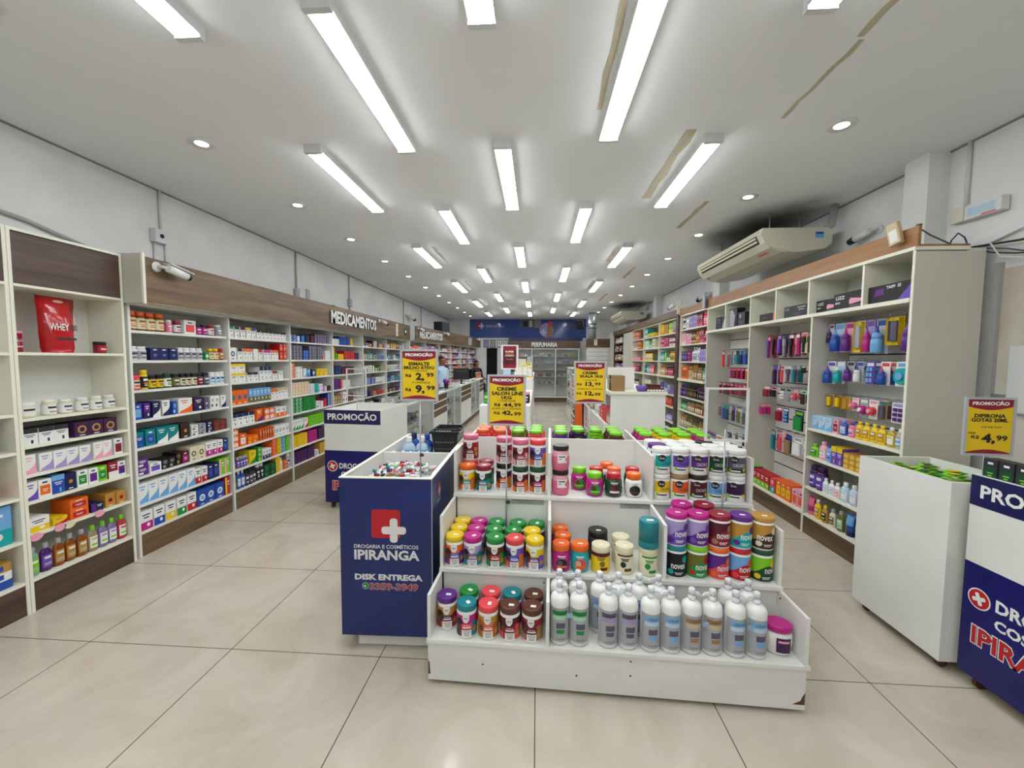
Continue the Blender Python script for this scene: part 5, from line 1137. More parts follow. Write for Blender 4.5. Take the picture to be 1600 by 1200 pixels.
# nail polish bottles, a heap of single bottles
def polish(c, cap):
    key = ('np', c, cap)
    if key not in _pc:
        b = MB().lathe([(.010, -.028), (.012, -.026), (.012, -.003), (.006, 0)], 8, c).lathe([(.0085, .0005), (.0075, .027), (.006, .0285)], 8, cap)
        _pc[key] = [('nail_polish_bottle', b.mesh('nail_polish_bottle', 'gloss'))]
    return _pc[key]
cells = {}
pc = [('white', 'white'), ('silver', 'white'), ('pink', 'white'), ('red', 'white'), ('teal', 'white'), ('rose', 'white'), ('mint', 'white'), ('crimson', 'white'), ('gold', 'silver'), ('dark_green', 'white'), ('purple', 'white'), ('white', 'black')]
for L in range(3):
    nx_, ny_ = 7, 9
    for i in range(nx_):
        for j in range(ny_):
            if L == 2 and (i in (0, 6) or j in (0, 8)): continue
            if L == 0 and 0 < i < nx_-1 and 0 < j < ny_-1: continue
            x = .056 + i*.0605 + rnd.uniform(-.003, .003) + (L % 2)*.018; y = .066 + j*.0575 + rnd.uniform(-.002, .002)
            if abs(x - .365) < .05 and abs(y - .27) < .045: continue
            c, cap = rnd.choice(pc); zc = .8535 + L*.0285 + max(0, .032*sin(PI*i/6)*sin(PI*j/8))*(L > 0)
            o = place(polish(c, cap), 'nail_polish_bottle', '%s nail polish bottle with %s cap in the heap inside the blue bin' % (word(c), cap), 'nail polish', fbn.at(x, y, zc), 0, '%s nail polish bottles with %s caps heaped in the blue bin' % (word(c), cap))
            o.rotation_euler = (PI/2 + rnd.uniform(-.35, .35)*(L > 0), 0, rnd.choice((0, 1, 2, 3, 4, 5))*PI/3 + rnd.uniform(-.2, .2))
# second compartment: water bottles and the black shopping basket
W_ = 'micellar water bottles in the back of the blue bin'
for i, (x, y, c, cap, h, lab) in enumerate(((.11, 1.035, 'blue', 'navy', 24, 'blue bottle with navy cap beside the black basket'), (.10, .93, 'pale_blue', 'white', 23, 'pale blue bottle with white cap, left one in front of the basket'), (.2, .935, 'pale_blue', 'white', 23, 'pale blue bottle with white cap, right one by the sign pole'), (.21, 1.045, 'blue', 'blue', 23, 'blue bottle standing behind the pale blue ones'), (.08, 1.14, 'sky', 'white', 20, 'sky blue bottle at the back left of the bin'))):
    p = proto('sh 9.6x%d %s %s %s' % (h, c, cap, 'sky' if c != 'sky' else 'white'), True); place(p[0], 'water_bottle', lab, 'bottle', fbn.at(x, y, .7756), BR, W_)
for i in range(5):
    p = proto('sh 5x17 white white sky', True); place(p[0], 'lotion_bottle', 'small white-capped bottle, %s in the row by the bin divider' % ORD[i+1], 'bottle', fbn.at(.06 + .06*i, .70 + .02*(i % 2), .7756), BR, 'small white-capped bottles by the bin divider')
bk = thing('shopping_basket', 'black plastic shopping basket standing in the back of the blue bin', 'basket', fbn.at(.385, 1.03, .84), BR)
sh = MB(); w2, d2, hh = .098, .16, .2
def ring(s, z): return [(-w2*s, -d2*s, z), (w2*s, -d2*s, z), (w2*s, d2*s, z), (-w2*s, d2*s, z)]
n0 = len(sh.v); lev = [ring(.8, 0), ring(1, hh), ring(.96, hh), ring(.77, .006)]
for r_ in lev: sh.v += r_
for j in range(3):
    for i in range(4): sh.face((j*4+i, j*4+(i+1) % 4, j*4+4+(i+1) % 4, j*4+4+i), 'black')
sh.face((3, 2, 1, 0), 'black'); sh.face((12, 13, 14, 15), 'black'); sh.build('basket_shell', 'paint', bk)
rm = MB()
for x0, x1, y0, y1 in ((-.112, .112, -.174, -.1), (-.112, .112, .1+.06, .174), (-.112, -.085, -.1, .16), (.085, .112, -.1, .16)): rm.box(x0, x1, y0, y1, hh+.0005, hh+.016, 'black')
for i in range(6): rm.box(-.07 + .02*i, -.058 + .02*i, -.165, -.11, hh+.0161, hh+.0175, 'grey')
rm.build('rim', 'gloss', bk)
hl = MB()
for i in range(8):
    for k in range(2): hl.box(-.07 + .018*i, -.06 + .018*i, -.1395 - .01*k - .002, -.1345 - .01*k, .06 + .05*k + .02, .068 + .05*k + .02, 'grey')
hl.build('slots', 'card', bk)
for s_ in (-1, 1): MB().tube([(-.1, s_*.02, hh+.017), (-.1, s_*.05, hh+.02), (-.09, s_*.1, hh+.022), (.09, s_*.1, hh+.022), (.1, s_*.05, hh+.02), (.1, s_*.02, hh+.017)], .005, 6, 'black').build('handle', 'paint', bk)
st_ = MB().box(-.08, .08, -.12, .12, -.0644, -.0008, 'sky').build('carton', 'card', None, fbn.at(.385, 1.03, .84), BR); tag(st_, 'blue carton under the black basket in the bin', 'carton')

# ---- white promo bins with blue bands
def promo_bin(name, label, fr, w_, d_, top, bot, face_text=True, royal=True, side_dark=False):
    b = thing(name, label, 'bin', fr.o, fr.rot)
    def P(nm, x0, x1, y0, y1, z0, z1, m='melamine'): return MB().box(x0, x1, y0, y1, z0, z1).build(nm, m, b)
    P('front_panel', 0, w_, 0, .018, bot, top); P('side_panel', 0, .018, .0185, d_, bot, top); P('side_panel', w_-.018, w_, .0185, d_, bot, top); P('back_panel', .0185, w_-.0185, d_-.018, d_, bot, top)
    P('tray_floor', .0185, w_-.0185, .019, d_-.0185, top-.26, top-.24); P('floor_board', .0185, w_-.0185, .019, d_-.0185, bot, bot+.018)
    for x in (.05, w_-.05):
        for y in (.06, d_-.06):
            c = MB().box(x-.02, x+.02, y-.02, y+.02, bot-.012, bot-.0005, 'silver'); c.extrude([(x-.01, y + (bot-.012)/2*cos(a), (bot-.012)/2 + .0005 + (bot-.012)/2*sin(a)) for a in [i*PI/8 for i in range(16)]], (.02, 0, 0), 'brown'); c.build('caster', 'paint', b)
    if royal:
        H_ = top - bot
        MB().box(0, w_, -.0015, -.0002, bot, bot+H_*.565).build('blue_band', 'royal', b); MB().box(0, w_, -.0015, -.0002, top-H_*.15, top-.002).build('header_band', 'navy', b)
        return b, H_
    return b, 0
fp = Frame(-2.222, 4.06, rad(-3.5))
pb, H_ = promo_bin('promo_bin', 'white and blue PROMOÇÃO bin in the left aisle before the medicine bays', fp, .62, .72, 1.06, .075)
l = MB(); l.text('PROMOÇÃO', (.31, -.0022, 1.06 - H_*.073), X_, Z_, .54, .1, 'white', 0, .03); l.build('header_lettering', 'card', pb); l = MB()
l.poly([(.085 + .058*cos(a), -.0022, .465 + .058*sin(a)) for a in [i*PI/12 for i in range(24)]], 'white'); l.poly([(.085 + .05*cos(a), -.0028, .465 + .05*sin(a)) for a in [i*PI/12 for i in range(24)]], 'red')
def xcross(l, cx, cz, s_, y, ax=(1, 0), swap=None):
    for k, (hw, hh_) in enumerate(((s_, s_*.3), (s_*.3, s_))):
        pts = rrect(0, 0, hw, hh_, s_*.2, 0); a = rad(20)
        l.poly([(cx + p[0]*cos(a) - p[2]*sin(a), y - .0006*k, cz + p[0]*sin(a) + p[2]*cos(a)) for p in pts], 'white')
xcross(l, .085, .465, .032, -.0034)
l.text('DROGARIA E', (.36, -.0022, .47), X_, Z_, .4, .06, 'white', 0, .03); l.text('COSMÉTICOS', (.38, -.0022, .39), X_, Z_, .4, .062, 'white', 0, .03)
l.text('IPIRANGA', (.33, -.0022, .26), X_, Z_, .5, .11, 'white', 0, .06); l.text('IPIRANGA', (.33, -.003, .26), X_, Z_, .49, .1, 'red', 0, .03); l.build('lettering', 'card', pb)
fpr = Frame(2.125, 2.075, RROT)
pb2, H_ = promo_bin('promo_bin', 'blue and white PROMOÇÃO bin cut off by the right picture edge', fpr, .62, .42, 1.055, .07)
l = MB(); l.text('PROMOÇÃO', (.31, -.0022, 1.055 - H_*.075), X_, Z_, .53, .095, 'white', 0, .03); l.build('header_lettering', 'card', pb2); l = MB()
l.poly([(.075 + .05*cos(a), -.0022, .465 + .05*sin(a)) for a in [i*PI/12 for i in range(24)]], 'white'); l.poly([(.075 + .044*cos(a), -.0028, .465 + .044*sin(a)) for a in [i*PI/12 for i in range(24)]], 'red'); xcross(l, .075, .465, .03, -.0034)
l.text('DROGARIA E', (.365, -.0022, .475), X_, Z_, .44, .06, 'white', 0, .035); l.text('COSMÉTICOS', (.355, -.0022, .395), X_, Z_, .42, .062, 'white', 0, .035)
l.text('IPIRANGA', (.315, -.0022, .285), X_, Z_, .53, .1, 'white', 0, .06); l.text('IPIRANGA', (.315, -.003, .285), X_, Z_, .52, .088, 'red', 0, .03); l.build('lettering', 'card', pb2)
for i in range(7):
    p = proto('bx 6x12x6 w charcoal dark_green lime', False)
    place(p[0], 'product_carton', 'black and green carton, %s in the row on the right-hand blue bin' % ORD[i+1], 'carton', fpr.at(.055 + .066*i, .022, 1.0206), RROT, 'black and green cartons on the right-hand blue bin')
MB().box(.0185, .6015, .019, .14, .816, 1.02).build('product_ledge', 'melamine', pb2)
fw = Frame(2.075, 2.69, RROT)
wb2, _ = promo_bin('white_bin', 'plain white bin full of green sachets before the baby bay', fw, .575, .42, .995, .06, royal=False)
MB().box(.019, .555, .02, .4, .86, .905).build('sachet_tray', 'melamine', wb2)
for i in range(6):
    for j in range(4):
        if i == 5 and j in (1, 2): continue          # the sign pole stands here
        key = ('sachet', (i + j) % 3)
        if key not in _pc:
            b = MB(); cc = ('lime', 'green', 'yellow')[(i + j) % 3]
            b.poly([(-.036, -.042, 0), (.036, -.042, 0), (.039, 0, .01), (.036, .042, 0), (-.036, .042, 0), (-.039, 0, .01)], 'lime'); b.poly([(-.024, -.022, .0105), (.016, -.026, .0105), (.026, .014, .0115), (-.016, .026, .0105)], cc if cc != 'lime' else 'dark_green')
            b.poly([(-.039, 0, -.007), (-.036, .042, 0), (.036, .042, 0), (.039, 0, -.007), (.036, -.042, 0), (-.036, -.042, 0)], 'lime'); _pc[key] = [('sachet', b.mesh('sachet', 'gloss'))]
        o = place(_pc[key], 'sachet', 'green %s sachet lying in the plain white bin' % ('and dark green', 'and bright green', 'and yellow')[(i+j) % 3], 'sachet', fw.at(.085 + .0815*i, .085 + .083*j, .934 + .026*((i+j) % 2) + .006*rnd.random()), RROT + rnd.uniform(-.4, .4), 'green %s sachets in the plain white bin' % ('and dark green', 'and bright green', 'and yellow')[(i+j) % 3])
        o.rotation_euler.x = rnd.uniform(-.22, .22)

# ---- glass service counter along the left aisle
CX0, CD = -1.68, .3
CR = PI/2                                        # seen from the aisle: local x runs away from the camera
def counter(y0, y1, glass, n, posts):
    fr = Frame(CX0, y0, CR); w_ = y1 - y0 - .002
    t = thing('service_counter', label_counter[n], 'counter', fr.o, CR, 'glass and wood service counter sections in the left aisle')
    def P(nm, a, b_, c, d, e, f, m): return MB().box(a, b_, c, d, e, f).build(nm, m, t)
    P('plinth', 0, w_, .02, .04, .001, .13, 'wood_mid'); P('bottom_board', 0, w_, 0, CD, .1305, .15, 'edge'); P('back_panel', 0, w_, CD-.015, CD, .1505, .96, 'melamine')
    if glass:
        for x in posts: P('post', x, x+.025, 0, .025, .1505, .9745, 'white_metal')
        P('top_rail', 0, w_, 0, .03, .975, 1.0, 'white_metal'); P('bottom_rail', 0, w_, -.004, -.0005, .13, .17, 'white_metal')
        P('side_pane', .001, .006, .03, CD-.016, .1505, .974, 'glass')
        for i in range(len(posts)-1): P('door_pane', posts[i]+.026, posts[i+1]-.001, .008, .013, .1505, .974, 'glass')
        P('top_pane', .001, w_-.001, .031, CD, .98, .99, 'glass')
        for z in (.43, .70): P('glass_shelf', .026, w_-.026, .03, CD-.02, z-.008, z, 'glass')
        goods = ['bx 9x12 p white slate *2; bx 8x14 l navy white *2; bx 10x9 p silver blue *2; bo 6x10 white white sky *3; bx 9x8 p tan cream *2', 'pf 6x12 silver white cream *4; bx 8x12 p slate silver *3; bx 9x9 p charcoal blue *2; bo 6x10 tan gold cream *2', 'bx 9x12 p white sky *3; bx 8x10 p charcoal slate *3; bx 9x8 w pale_blue white *2']
        for z, sp, nm in ((.4301, goods[n % 3], 'middle'), (.7001, goods[(n+1) % 3], 'upper'), (.1506, goods[(n+2) % 3], 'lowest')):
            fill(fr, w_, z, sp, 'on the %s glass shelf, %s glass counter' % (nm, ORD[n+1]), False, .12, .05, .1)
    else:
        P('front_panel', 0, w_, 0, .018, .1505, .62, 'melamine'); P('wood_band', 0, w_, 0, .018, .6205, .975, 'wood_mid')
        for z in (.73, .85): P('white_strip', 0, w_, -.003, -.0003, z, z+.018, 'edge')
        P('worktop', 0, w_, 0, CD, .9755, 1.0, 'edge'); P('side_panel', 0, .018, .0185, CD-.016, .1505, .975, 'melamine')
label_counter = ['glass counter section nearest the promo bin', 'second glass counter section beyond the wood-banded panel', 'third glass counter section near the back', 'wood-banded white counter section after the first glass section', 'wood-banded counter section with the computer monitor', 'last long wood-banded counter section near the back wall']
counter(4.97, 6.47, True, 0, (0, .72, 1.473)); counter(7.43, 8.86, True, 1, (0, .69, 1.403)); counter(10.2, 11.7, True, 2, (0, .74, 1.473))
for i, (a, b_) in enumerate(((6.47, 7.43), (8.86, 10.2), (11.7, 12.6))): counter(a, b_, False, 3+i, ())
# things on the counter
mn = thing('computer_monitor', 'black flat monitor seen from behind on the service counter', 'monitor', (-1.80, 9.5, 1.0008), rad(8))
MB().rbox(-.19, .19, 0, .03, .1, .37, .012, 'black').box(-.12, .12, .0301, .05, .16, .3, 'charcoal').build('screen_case', 'paint', mn)
MB().box(-.02, .02, .0, .03, .012, .0995, 'black').rbox(-.09, .09, -.05, .08, 0, .0115, .03, 'black').build('foot', 'paint', mn)
q_ = MB(); q_.box(-.12, .12, -.0015, -.0003, .3, .306, 'grey'); q_.build('vent_line', 'card', mn)
def lolly(x, y, c1, c2, lab):
    t = thing('candy_pot', lab, 'pot', (x, y, 1.0008)); MB().lathe([(.035, 0), (.045, .09), (.046, .095)], 14, c1).build('pot', 'paint', t)
    MB().lathe([(.03, .0955), (.065, .13), (.055, .17), (.02, .19)], 12, c2).build('sweets', 'paint', t)
lolly(-1.74, 6.9, 'green', 'orange', 'green pot of orange sweets on the counter below the person'); lolly(-1.8, 7.9, 'maroon', 'purple', 'dark pot of purple sweets on the glass counter'); lolly(-1.85, 8.1, 'navy', 'crimson', 'dark pot of crimson sweets on the glass counter')
for i, (x, y, c) in enumerate(((-1.75, 8.55, 'white'), (-1.8, 10.4, 'white'))):
    tag(MB().rbox(-.08, .08, -.06, .06, 0, .07, .02, c).build('paper_box', 'paint', None, (x, y, 1.0008)), ('white box on the counter just before the monitor', 'white box on the counter behind the monitor')[i], 'box')
lolly(-1.8, 12.5, 'rose', 'coral', 'red and white pot near the end of the counter'); lolly(-1.85, 12.3, 'gold', 'tan', 'gold pot near the end of the counter')

# ---- gondolas
def gondola(name, label, x0, x1, y0, y1, hgt, zs, board='melamine', right=None, left=None, where='', ends=True):
    g = thing(name, label, 'shelving', (x0, y0, 0)); w_, l_ = x1 - x0, y1 - y0; m = w_/2
    def P(nm, a, b_, c, d, e, f, mt=board): return MB().box(a, b_, c, d, e, f).build(nm, mt, g)
    P('end_panel', 0, w_, 0, .02, 0, hgt); P('end_panel', 0, w_, l_-.02, l_, 0, hgt); P('spine', m-.01, m+.01, .0205, l_-.0205, 0, hgt-.021); P('top_board', 0, w_, .0205, l_-.0205, hgt-.02, hgt)
    nb = max(1, round(l_/1.0))
    for i in range(1, nb):
        P('upright', .004, m-.0105, l_*i/nb-.008, l_*i/nb+.008, .001, hgt-.021); P('upright', m+.0105, w_-.004, l_*i/nb-.008, l_*i/nb+.008, .001, hgt-.021)
    P('base', .0, w_, .0205, l_-.0205, 0, .1)
    for z in zs:
        for i in range(nb):
            a, b_ = l_*i/nb + (.021 if i == 0 else .0085), l_*(i+1)/nb - (.021 if i == nb-1 else .0085)
            P('shelf', 0, m-.0105, a, b_, z-.015, z); P('shelf', m+.0105, w_, a, b_, z-.015, z)
            for side, spec in (('right', right), ('left', left)):
                if spec is None: continue
                fr = Frame(x1 if side == 'right' else x0, y0 + (a if side == 'right' else b_), PI/2 if side == 'right' else -PI/2)
                fill(fr, b_-a, z, spec(b_-a-.05), '%s shelf, %s section, %s' % (ORD[len(zs) - sorted(zs).index(z)], ORD[i+1], where), False, .01, .01, .02)
    return g
gl = gondola('island_shelving', 'low white island shelving behind the salon cream sign', -.575, -.065, 4.0, 6.2, 1.13, (.3, .58, .86), right=lambda l: random_spec(['beige', 'silver', 'white', 'grey', 'cream'], l*.8, 'os', 16), where='low left island')
gl2 = gondola('island_shelving', 'taller white island shelving behind the low left island', -.575, -.065, 6.22, 9.4, 1.30, (.3, .58, .86, 1.08), right=lambda l: random_spec(['beige', 'silver', 'white', 'grey', 'rose'], l*.8, 'os', 16), where='tall left island')
G1 = 1.1308
for x, y, tok, n, lab in ((-.53, 4.2, 'sh 6x15 green dark_green lime', 'shampoo_bottle', 'green bottle on the near left corner of the low island'), (-.12, 4.3, 'jr 9x12 maroon rose black', 'cream_jar', 'maroon and black jar on the near right corner of the low island'), (-.14, 4.55, 'jr 9x10 white pale_blue sky', 'cream_jar', 'white jar with pale blue lid on the low island')):
    p = proto(tok, True); place(p[0], n, lab, p[5], (x, y, G1))
G2 = 1.3008
def stand_card(x, y, w_, h_, c, lab, art=None, nm='display_card'):
    t = thing(nm, lab, 'card', (x, y, G2)); MB().box(-w_/2, w_/2, 0, .01, .012, h_, c).build('card', 'card', t); MB().box(-w_/2, w_/2, -.04, .05, 0, .0115, 'white').build('foot', 'paint', t)
    if art: a = MB(); art(a); a.build('print', 'card', t)
stand_card(-.25, 6.75, .12, .30, 'cream', 'tall cream display card on the taller left island'); stand_card(-.3, 6.5, .1, .16, 'white', 'small white display card beside the tall cream card'); stand_card(-.48, 6.4, .12, .13, 'pale_blue', 'pale blue card holder on the taller left island')
stand_card(-.13, 7.3, .1, .34, 'silver', 'tall grey-white card behind the yellow packs on the island')
for i, (x, y, c, h) in enumerate(((-.19, 6.4, 'yellow', 22), (-.11, 6.42, 'yellow', 18), (-.14, 6.6, 'lime', 24), (-.12, 6.78, 'white', 24))):
    p = proto('ba 7x%d %s %s white' % (h, c, 'white' if c == 'yellow' else 'yellow'), True); place(p[0], 'pouch', '%s pouch, %s from the front on the right edge of the taller island' % (word(c), ORD[i+1]), 'pouch', (x, y, G2), 0)
for i, (x, y, c) in enumerate(((-.40, 6.42, 'charcoal'), (-.40, 6.6, 'slate'), (-.1, 6.95, 'maroon'))):
    p = proto('bo 6x13 %s black silver' % c, True); place(p[0], 'bottle', '%s bottle standing on top of the taller left island' % word(c), 'bottle', (x, y, G2))
gr_ = gondola('island_shelving', 'white island shelving with plain end panel beyond the tiered display', .70, 1.21, 3.86, 6.0, 1.27, (.3, .62, .95), left=lambda l: random_spec(['orange', 'coral', 'tan', 'slate', 'white', 'rose'], l*.9, 'bs', 17), where='right island')
MB().box(-.012, .525, -.012, 2.15, 1.2705, 1.296).build('top_ledge', 'edge', gr_)
gr2 = gondola('island_shelving', 'taller white island shelving behind the right island', .74, 1.16, 6.02, 8.8, 1.28, (.2, .47, .74, 1.0), left=lambda l: random_spec(['orange', 'tan', 'brown', 'slate', 'white', 'beige'], l*.9, 'bs', 17), where='rear right island')
MB().box(.03, .30, .36, .38, 1.2965, 1.52).build('head_panel', 'melamine', gr_)
gr3 = gondola('island_shelving', 'dark-sided island shelving far back before the perfume cabinets', .92, 1.35, 10.4, 12.4, 1.36, (.2, .47, .74, 1.02), left=lambda l: random_spec(['tan', 'brown', 'slate', 'silver', 'beige', 'maroon'], l*.9, 'bs', 17), where='farthest right island')
sp_ = MB().box(0, .2, -.003, -.0006, .05, 1.35, 'plum').box(0, .2, -.004, -.0031, .75, 1.1, 'blue').build('side_poster', 'card', gr3)
# packets and bowl on the right island's ledge
GL = 1.2966
for i in range(3):
    p = proto('bx 8x15x12 v %s %s' % (('tan', 'charcoal', 'beige', 'brown')[i % 4], ('brown', 'tan', 'gold', 'beige')[i % 4]), False)
    place(p[0], 'product_carton', 'upright %s carton, %s along the left edge of the right island top' % (('tan', 'charcoal', 'beige', 'brown')[i % 4], ORD[i+1]), 'carton', (.715, 3.93 + .1*i, GL), -PI/2)
bo_ = thing('sweet_bowl', 'small blue plastic bowl on the right island ledge', 'bowl', (1.0, 3.93, GL)); MB().lathe([(.035, 0), (.05, .03), (.055, .055), (.052, .055), (.045, .02), (.001, .008)], 18, 'violet').build('bowl', 'paint', bo_)
mt = thing('candy_tray', 'maroon tray of red packets on the right end of the island ledge', 'tray', (1.135, 3.96, GL)); MB().box(-.09, .075, -.05, .07, 0, .03, 'maroon').build('tray', 'paint', mt)
MB().extrude([(-.09, .06, .0305), (.075, .06, .0305), (.06, .06, .06), (-.07, .06, .065)], (0, .008, 0), 'brown').build('card_back', 'card', mt)
pk = MB()
for i in range(6): pk.box(-.085 + .027*i, -.065 + .027*i, -.054, -.0505, .004, .02, 'white')
pk.build('label', 'card', mt)
os_ = thing('display_stand', 'tall orange cardboard stand behind the skala cream sign', 'display stand', (.57, 5.4, 0)); MB().extrude([(-.04, 0, 0), (.05, 0, 0), (.045, 0, .6), (.03, 0, 1.06), (-.05, 0, 1.06), (-.055, 0, .6)], (0, .12, 0), 'orange').build('card_body', 'card', os_)
MB().extrude([(.051, .001, .5), (.06, .001, .5), (.06, .001, 1.05), (.035, .001, 1.05)], (0, .1, 0), 'plum').build('side_print', 'card', os_)
lowb = thing('low_bin', 'low white bin along the left side of the right island', 'bin', (.655, 3.9, 0)); MB().box(0, .015, 0, 1.4, 0, .98).build('side_board', 'worn', lowb); MB().box(.0155, .04, 0, .015, 0, .98).build('end_board', 'worn', lowb)

# ---- promotion signs on poles
W = 'white'
def sign(name, label, x, y, z0, ang, lines, base_z, fr0=.05):
    s = thing('price_sign', label, 'sign', (x, y, base_z), ang)
    h0 = z0 - base_z
    w_, h_ = .205, .292
    fr_ = MB()
    for a, b_, c, d in ((-.114, -.102, h0-.005, h0+h_+.005), (.102, .114, h0-.005, h0+h_+.005), (-.102, .102, h0-.005, h0+.006), (-.102, .102, h0+h_-.006, h0+h_+.005)): fr_.box(a, b_, -.006, .006, c, d, 'silver')
    fr_.build('sign_frame', 'alu' if lines is not None else 'white_metal', s)
    b = MB()
    if lines is not None:
        b.box(-.1015, .1015, -.002, .003, h0+.0065, h0+h_-.0065, 'yellow')
        y_ = -.0026
        top, n = h0+h_-.0066, 12
        b.poly([(-.1, y_, top), (-.1, y_, top-.036)] + [(-.1 + .2*i/n, y_, top-.036-.018*sin(PI*i/n)) for i in range(1, n)] + [(.1, y_, top-.036), (.1, y_, top)], 'crimson')
        b.poly([(.1, y_, h0+.007), (.1, y_, h0+.012)] + [(.1 - .2*i/n, y_, h0+.012+.016*sin(PI*i/n)) for i in range(1, n)] + [(-.1, y_, h0+.012), (-.1, y_, h0+.007)], 'crimson')
        po_ = b.build('poster', 'card', s)
        l = MB(); l.text('PROMOÇÃO', (0, -.0032, top-.02), X_, Z_, .165, .026, W, 0, .05)
        for txt, cx, cz, ww, hh_, bold in lines: l.text(txt, (cx, -.0032, h0 + cz), X_, Z_, ww, hh_, 'black', 0, bold)
        l.build('lettering', 'card', po_)
    else:
        MB().box(-.1015, .1015, -.001, .001, h0+.0065, h0+h_-.0065).build('clear_pane', 'glass', s)
    MB().tube([(0, .01, .0), (0, .01, h0+.06)], .0045, 8).build('pole', 'alu', s)
    MB().lathe([(fr0, .0), (fr0, .006), (.006, .012), (.006, .02)], 16, 'silver', cy=.01).build('foot', 'alu', s)
    kb = MB().lathe([(.0001, 0), (.012, .003), (.014, .012), (.0001, .024)], 10, 'black'); k_ = kb.build('clamp_knob', 'paint', s); k_.location = (.012, 0, h0*.35)
    return s
sign('price_sign', 'yellow promotion sign priced 2,99 and 9,99 on a pole in the blue bin', -.69, 2.325, 1.355, rad(-3), [('ESMALTE', 0, .213, .125, .02, .04), ('BRILHO ATIVO', 0, .19, .185, .019, .04), ('1 UNIDADE', 0, .172, .1, .01, 0), ('R$', -.065, .143, .035, .02, .035), ('2,', .005, .135, .052, .05, .04), ('99', .067, .148, .044, .026, .03), ('4 UNIDADE', .012, .103, .11, .011, 0), ('R$', -.066, .06, .035, .02, .035), ('9,', .005, .062, .056, .053, .04), ('99', .07, .072, .05, .027, .03)], .8358, .03)
sign('price_sign', 'yellow promotion sign priced 44,99 and 42,99 on a pole before the top step', *fi.at(-.546, .523, 0)[:2], 1.21, rad(-2), [('CREME', 0, .213, .118, .022, .04), ('SALON LINE', .004, .187, .186, .022, .04), ('1KG', 0, .162, .06, .02, .04), ('1 UNIDADE', 0, .143, .105, .012, 0), ('R$', -.055, .118, .035, .02, .035), ('44,', .01, .117, .06, .026, .04), ('99', .065, .119, .042, .022, .03), ('ACIMA DE 2 UNIDADE', 0, .096, .175, .011, 0), ('R$', -.058, .069, .035, .019, .02), ('42,', .005, .069, .065, .03, .04), ('99', .065, .066, .042, .022, .03)], .4758, .007)
sign('price_sign', 'yellow promotion sign priced 13,99 and 12,99 on a pole behind the back board', *fi.at(-.01, 1.07, 0)[:2], 1.29, rad(-1), [('CREME', 0, .214, .11, .02, .04), ('SKALA 1KG', .008, .19, .16, .02, .04), ('1 UNIDADE', 0, .162, .1, .011, 0), ('R$', -.075, .132, .033, .017, .02), ('13,', -.002, .132, .058, .036, .04), ('99', .055, .135, .042, .022, .03), ('ACIMA DE 2 UNIDADE', 0, .1, .18, .01, 0), ('R$', -.075, .066, .033, .017, .02), ('12,', -.002, .066, .062, .036, .04), ('99', .055, .062, .042, .022, .03)], .7758, .03)
sign('price_sign', 'yellow promotion sign priced 4,99 standing in the plain white bin', 2.315, 2.2, 1.122, rad(-4), [('DIPIRONA', 0, .202, .14, .02, .04), ('GOTAS 20ML', 0, .18, .165, .02, .04), ('DE R$ 9,99', .01, .143, .09, .009, 0), ('POR', -.075, .112, .032, .01, .02), ('R$', -.06, .09, .036, .02, .02), ('4,', .0, .082, .062, .056, .04), ('99', .06, .088, .05, .028, .03)], .9056, .03)
sign('price_sign', 'empty clear sign frame on a pole in front of the white hair cream tubs', 1.06, 2.31, 1.15, rad(-3), None, .4758, .03)
sign('price_sign', 'empty clear sign frame on a pole standing in the left promo bin', -1.955, 4.25, 1.19, rad(-3), None, .8208)
sg = thing('poster_sign', 'dark red super offer poster in a white frame on the left island', 'sign', (-.475, 6.95, G2), 0)
MB().box(-.15, .15, -.004, .004, .12, .54, 'white').box(-.01, .01, -.003, .003, .012, .1199, 'silver').build('sign_frame', 'paint', sg); MB().rbox(-.1, .1, -.05, .05, 0, .0115, .03, 'silver').build('foot', 'paint', sg)
p_ = MB(); q(p_, -.115, .115, .14, .52, -.0046, 'maroon'); q(p_, -.115, .115, .45, .52, -.005, 'crimson'); q(p_, -.115, .115, .14, .2, -.005, 'crimson'); pst = p_.build('poster', 'card', sg)
p_ = MB(); p_.text('SUPER', (0, -.0056, .425), X_, Z_, .15, .03, 'white', 0, .04); p_.text('CAIXA', (0, -.0056, .39), X_, Z_, .15, .03, 'orange', 0, .04); p_.text('SETEMBRO', (0, -.0056, .355), X_, Z_, .16, .025, 'white', 0, .03); p_.text('CONFIRA', (0, -.0056, .29), X_, Z_, .12, .02, 'gold', 0, .03); p_.build('lettering', 'card', pst)

# ---- back wall: blue poster, certificates, perfume cabinets, slatted end
po = thing('wall_poster', 'wide dark blue poster with pharmacy cross logo across the back wall', 'poster', (-2.62, YB-.03, 2.41))
MB().box(0, 4.46, 0, .029, 0, .70).build('board', mat_flat('glossy_blue_print', lin('3f5798'), .12), po)
pp = MB(); y_ = -.001
pp.poly([(1.2 + .0*i, y_, 0) for i in range(1)] + [(3.0, y_, 0), (3.0, y_, .7), (1.2, y_, .7)] + [(1.12 + .1*sin(PI*i/6), y_, .7 - .7*i/6) for i in range(1, 6)], '2c4490')
q(pp, 1.95, 2.5, .4, .68, y_-.001, 'slate'); q(pp, 2.05, 2.25, .42, .64, y_-.002, 'black'); q(pp, 2.3, 2.42, .42, .66, y_-.002, 'beige'); q(pp, 2.5, 2.75, .38, .7, y_-.002, 'grey')
pp.poly([(2.95 + .26*cos(a), y_-.0015, .3 + .27*sin(a)) for a in [i*PI/12 for i in range(24)]], 'lilac')
q(pp, 2.72, 2.98, .17, .25, y_-.002, 'pale_blue'); q(pp, 2.81, 2.89, .08, .34, y_-.0025, 'pale_blue')
